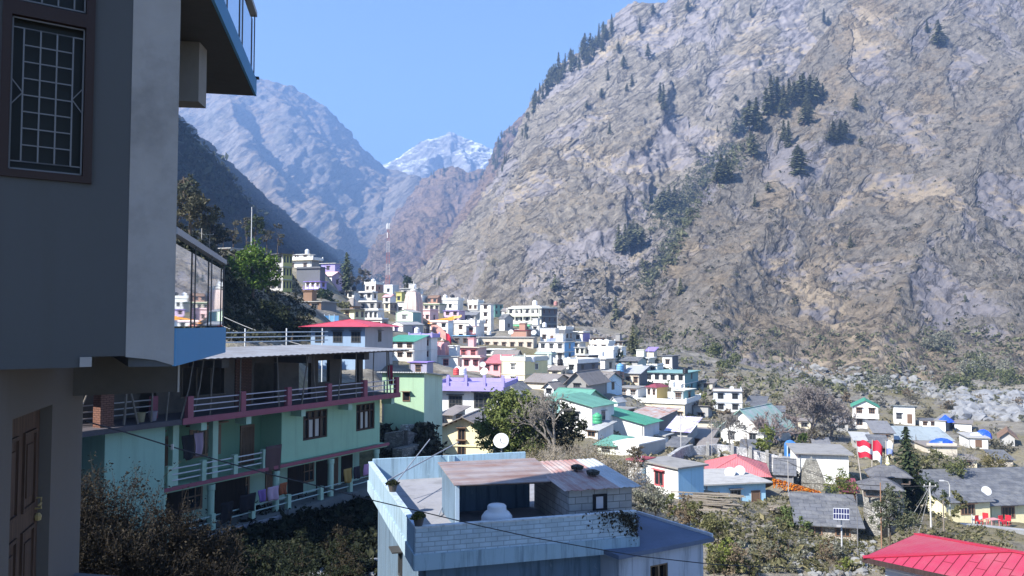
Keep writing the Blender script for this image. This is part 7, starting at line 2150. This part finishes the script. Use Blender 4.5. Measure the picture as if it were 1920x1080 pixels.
for a in ((1163, 697, 165, 1.5, BL, 'pale blue water drum on the brick coloured house'), (1120, 794, 99, 1.15, GN, 'green water barrel in front of the white teal roofed house'), (1120, 647, 216, 1.3, WT, 'left white drum on the white terrace house roof'), (1128, 647, 216, 1.3, WT, 'middle white drum on the white terrace house roof'), (1137, 646, 215, 1.3, WT, 'right white drum on the white terrace house roof'),
          (1033, 571, 268, 1.7, BK, 'black water tank on the cream hotel roof'), (1042, 573, 266, 1.3, (.42, .2, .18), 'brownish tank at the right end of the hotel roof'), (1003, 573, 268, 1.6, WT, 'white water tank in the middle of the hotel roof'), (1021, 613, 234, 1.2, WT, 'white tank on the house with blue lean-to'), (1128, 668, 178, 1.1, WT, 'white tank on the house with thin slab roof'),
          (1066, 682, 164, 1.2, WT, 'white tank on the parapet of the grey striped house'), (1050, 683, 164, 1.1, BK, 'black tank on the roof of the grey striped house'), (998, 679, 152, 1.1, WT, 'white tank on the cream and ochre house roof'), (884, 606, 244, 1.3, WT, 'white tank behind the long white balustrade'), (866, 607, 244, 1.3, BK, 'black tank at left behind the long white balustrade'),
          (664, 545, 242, 1.3, BK, 'black tank on the white slab roof house'), (700, 532, 292, 1.6, WT, 'white tank beside the small brick room'), (777, 541, 302, 1.6, WT, 'white tank on the pale house right of the mast'), (848, 562, 288, 1.7, BK, 'black tank on the twin terrace building'), (835, 562, 288, 1.6, WT, 'white tank on the twin terrace building'),
          (576, 476, 228, 1.2, WT, 'white tank above the terraced slope building'), (1188, 705, 180, 1.2, WT, 'white tank beside the bright silver canopy'), (782, 625, 162, 1.1, WT, 'white tank on the large grid window house'), (800, 625, 162, 1.1, BK, 'black tank on the large grid window house'), (856, 703, 100, .8, (.55, .08, .08), 'red drum on the lilac roof terrace'), (868, 703, 99, .9, WT, 'white drum on the lilac roof terrace'),
          (1285, 700, 186, 1.2, BK, 'black tank on the pale teal riverside house'), (1260, 726, 152, 1.1, WT, 'white tank beside the maroon pyramid roof'), (917, 628, 232, 1.2, WT, 'white tank on the long beige house roof')):
    tank(a[5], a[0], a[1], a[2], a[3], a[4])
# plastic chairs and tables by the cream cottages
def chair(px, py, Y, rz, col, label):
    o = empty('plastic_chair', P(px, py, Y), rz, label, 'chair')
    mt = paint(col, .35)
    MB().box(-.25, .25, -.25, .25, .40, .45).build('seat', mt, o)
    MB().prism([(-.25, .22), (.25, .22), (.25, .26), (-.25, .26)], .45, .9).build('backrest', mt, o)
    for x in (-.22, .22):
        for y in (-.22, .22): MB().box(x - .03, x + .03, y - .03, y + .03, 0, .40).build('leg', mt, o)
for a in ((1836, 985, 78, .4, (.55, .04, .05), 'red plastic chair left of the white table by the cream cottage'), (1848, 980, 79, -.5, (.55, .04, .05), 'red plastic chair under the cottage corner'), (1828, 983, 79, 1.2, (.7, .7, .7), 'white plastic chair at the left of the red chairs'), (1880, 985, 79, .2, (.55, .03, .05), 'red plastic chair at right by the long cream house'), (1889, 984, 80, -.9, (.55, .03, .05), 'rightmost red plastic chair by the long cream house')):
    chair(*a)
for a in ((1838, 984, 79.5, (.75, .75, .75), 'white plastic table between the red chairs'), (1862, 987, 78.5, (.62, .30, .30), 'pinkish crate table in front of the long cream house')):
    o = empty('table', P(*a[:3]), .2, a[4], 'table')
    MB().box(-.5, .5, -.4, .4, .68, .73).build('table_top', paint(a[3]), o)
    for x in (-.42, .42):
        for y in (-.32, .32): MB().box(x - .03, x + .03, y - .03, y + .03, 0, .68).build('leg', paint(a[3]), o)
# ladder on the white house
a_ = P(1197, 905, 69); o = empty('ladder', a_, R(-30), 'thin metal ladder leaning by the white and sky blue house', 'ladder')
for x in (-.2, .2): MB().bar((x, 0, -.3), (x, .35, 2.6), .04, .04).build('rail', paint((.4, .42, .5)), o)
m = MB()
for i in range(8): m.bar((-.2, .35 * (i + .5) / 8, .1 + 2.4 * i / 8), (.2, .35 * (i + .5) / 8, .1 + 2.4 * i / 8), .03, .03)
m.build('rung', paint((.4, .42, .5)), o)
# blue panel fence of the terrace behind the red hip roof
o = empty('terrace_fence', P(595, 603, 128), R(-8), 'blue panel fence on a terrace behind the red hip roof', 'fence')
wd_ = P(638, 603, 128).x - P(552, 603, 128).x
r = random.Random(3)
for i in range(9):
    x0 = -wd_ / 2 + wd_ * i / 9
    MB().box(x0, x0 + wd_ / 9 - .12, 0, .04, 0, .95).build('panel', paint(r.choice([(.05, .16, .38), (.10, .26, .50), (.18, .38, .55), (.06, .2, .42)])), o)
    MB().box(x0 - .10, x0, -.03, .07, -2, 1.15).build('post', paint((.45, .55, .65)), o)
MB().box(-wd_ / 2 - .3, wd_ / 2 + .3, -.4, 2.5, -3, -.02).build('terrace_slab', concrete((.30, .36, .38)), o)
# pots on the blue terrace parapet
def pot(label, x, y, z, cols, h, droop):
    o = empty('potted_plant', FH.world(x, y, z), 0, label, 'plant')
    MB().lathe([(.10, 0), (.15, .2), (.17, .22), (.14, .21)], 12).build('pot', paint((.10, .09, .085)), o)
    m = MB(); r = random.Random(label)
    for i in range(160):
        q = rv(r) * .2; leaf(m, Vector((q.x, q.y, .24 + abs(q.z) * h - droop * q.length)), r.uniform(.03, .07), r)
    m.build('foliage', foliage(*cols), o)
pot('dark potted plant on the left parapet of the blue terrace', .07, 4.6, zp, ((.02, .028, .015), (.05, .055, .03)), .7, .1)
pot('yellow green potted cactus on the front corner of the blue parapet', .1, .12, zp, ((.07, .08, .02), (.30, .28, .10)), .9, .3)
# moss, roots and dry creeper on the right end of the brick parapet
m = MB(); r = random.Random(12)
for i in range(700):
    x = WB - abs(r.gauss(0, .55)); z = zp + .05 - abs(r.gauss(0, .28)) - .25 * max(0, 1 - (WB - x) / .5) * r.random() * 2
    q = FH.world(x + r.uniform(0, .06), -.03 + r.uniform(-.03, .02), z); leaf(m, q, r.uniform(.02, .06), r)
tag(m.build('creeper', foliage((.05, .045, .03), (.14, .12, .08), .1)), 'dry brown creeper over the right end of the brick parapet', 'creeper')
m = MB()
for i in range(420):
    t = r.random(); q = D0.matrix_basis @ Vector((t * 2.0, -.45 + r.uniform(-.25, .2), zf + .08 + r.random() * .30)); leaf(m, q, r.uniform(.03, .09), r)
tag(m.build('moss_heap', foliage((.04, .04, .022), (.13, .11, .06), .1)), 'mossy dry plant heap at the foot of the block shed', 'plant')
# thin dry stalks rising before the terrace house
for i, (x, h) in enumerate(((.6, 2.3), (1.3, 2.0), (2.4, 1.5), (3.4, 1.3), (4.4, 1.7), (-.3, 2.2))):
    q = FH.world(x, -1.3 - .2 * (i % 2)); q.z = -8.3
    bare('weed', q, 'dry leggy weed rising before the brick parapet', h, 700 + i, (.17, .13, .11), .5, 5, .012, 'leggy weeds before the brick parapet', cat='plant')
# steel tube lying over the terrace and dry sticks
for i, (a_, e_, lb) in enumerate((((.2, 6.4, -5.2), (3.4, 9.9, -4.55), 'long thin pole leaning across the terrace corner'), ((.3, 5.8, -5.25), (2.4, 10.6, -4.5), 'second thinner pole leaning across the terrace corner'), ((1.4, 3.9, zf + .05), (3.3, 8.8, -5.0), 'pole lying on the sunny terrace floor'))):
    tag(MB().tube([FH.world(*a_), FH.world(*e_)], .022, n=6).build('pole', paint((.30, .32, .36))), lb, 'pole')

# power lines between the poles of the town
for a_, e_, lb, sg in ((PT['m'], PT['l'], 'cable from the lilac house pole to the riverside pole', 1.2), (PT['l'], PT['k'], 'cable from the riverside pole up to the hotel pole', 1.4), (PT['e'], PT['a'], 'cable from the garland pole to the concrete pole by the cypress', .8),
                       (PT['a'], PT['b'], 'short cable between the concrete pole and dark wooden pole', .15), (PT['e'], PT['d'], 'cable from the garland pole to the rusty brown pole', .5)):
    wire(lb, a_, e_, sg, .022)
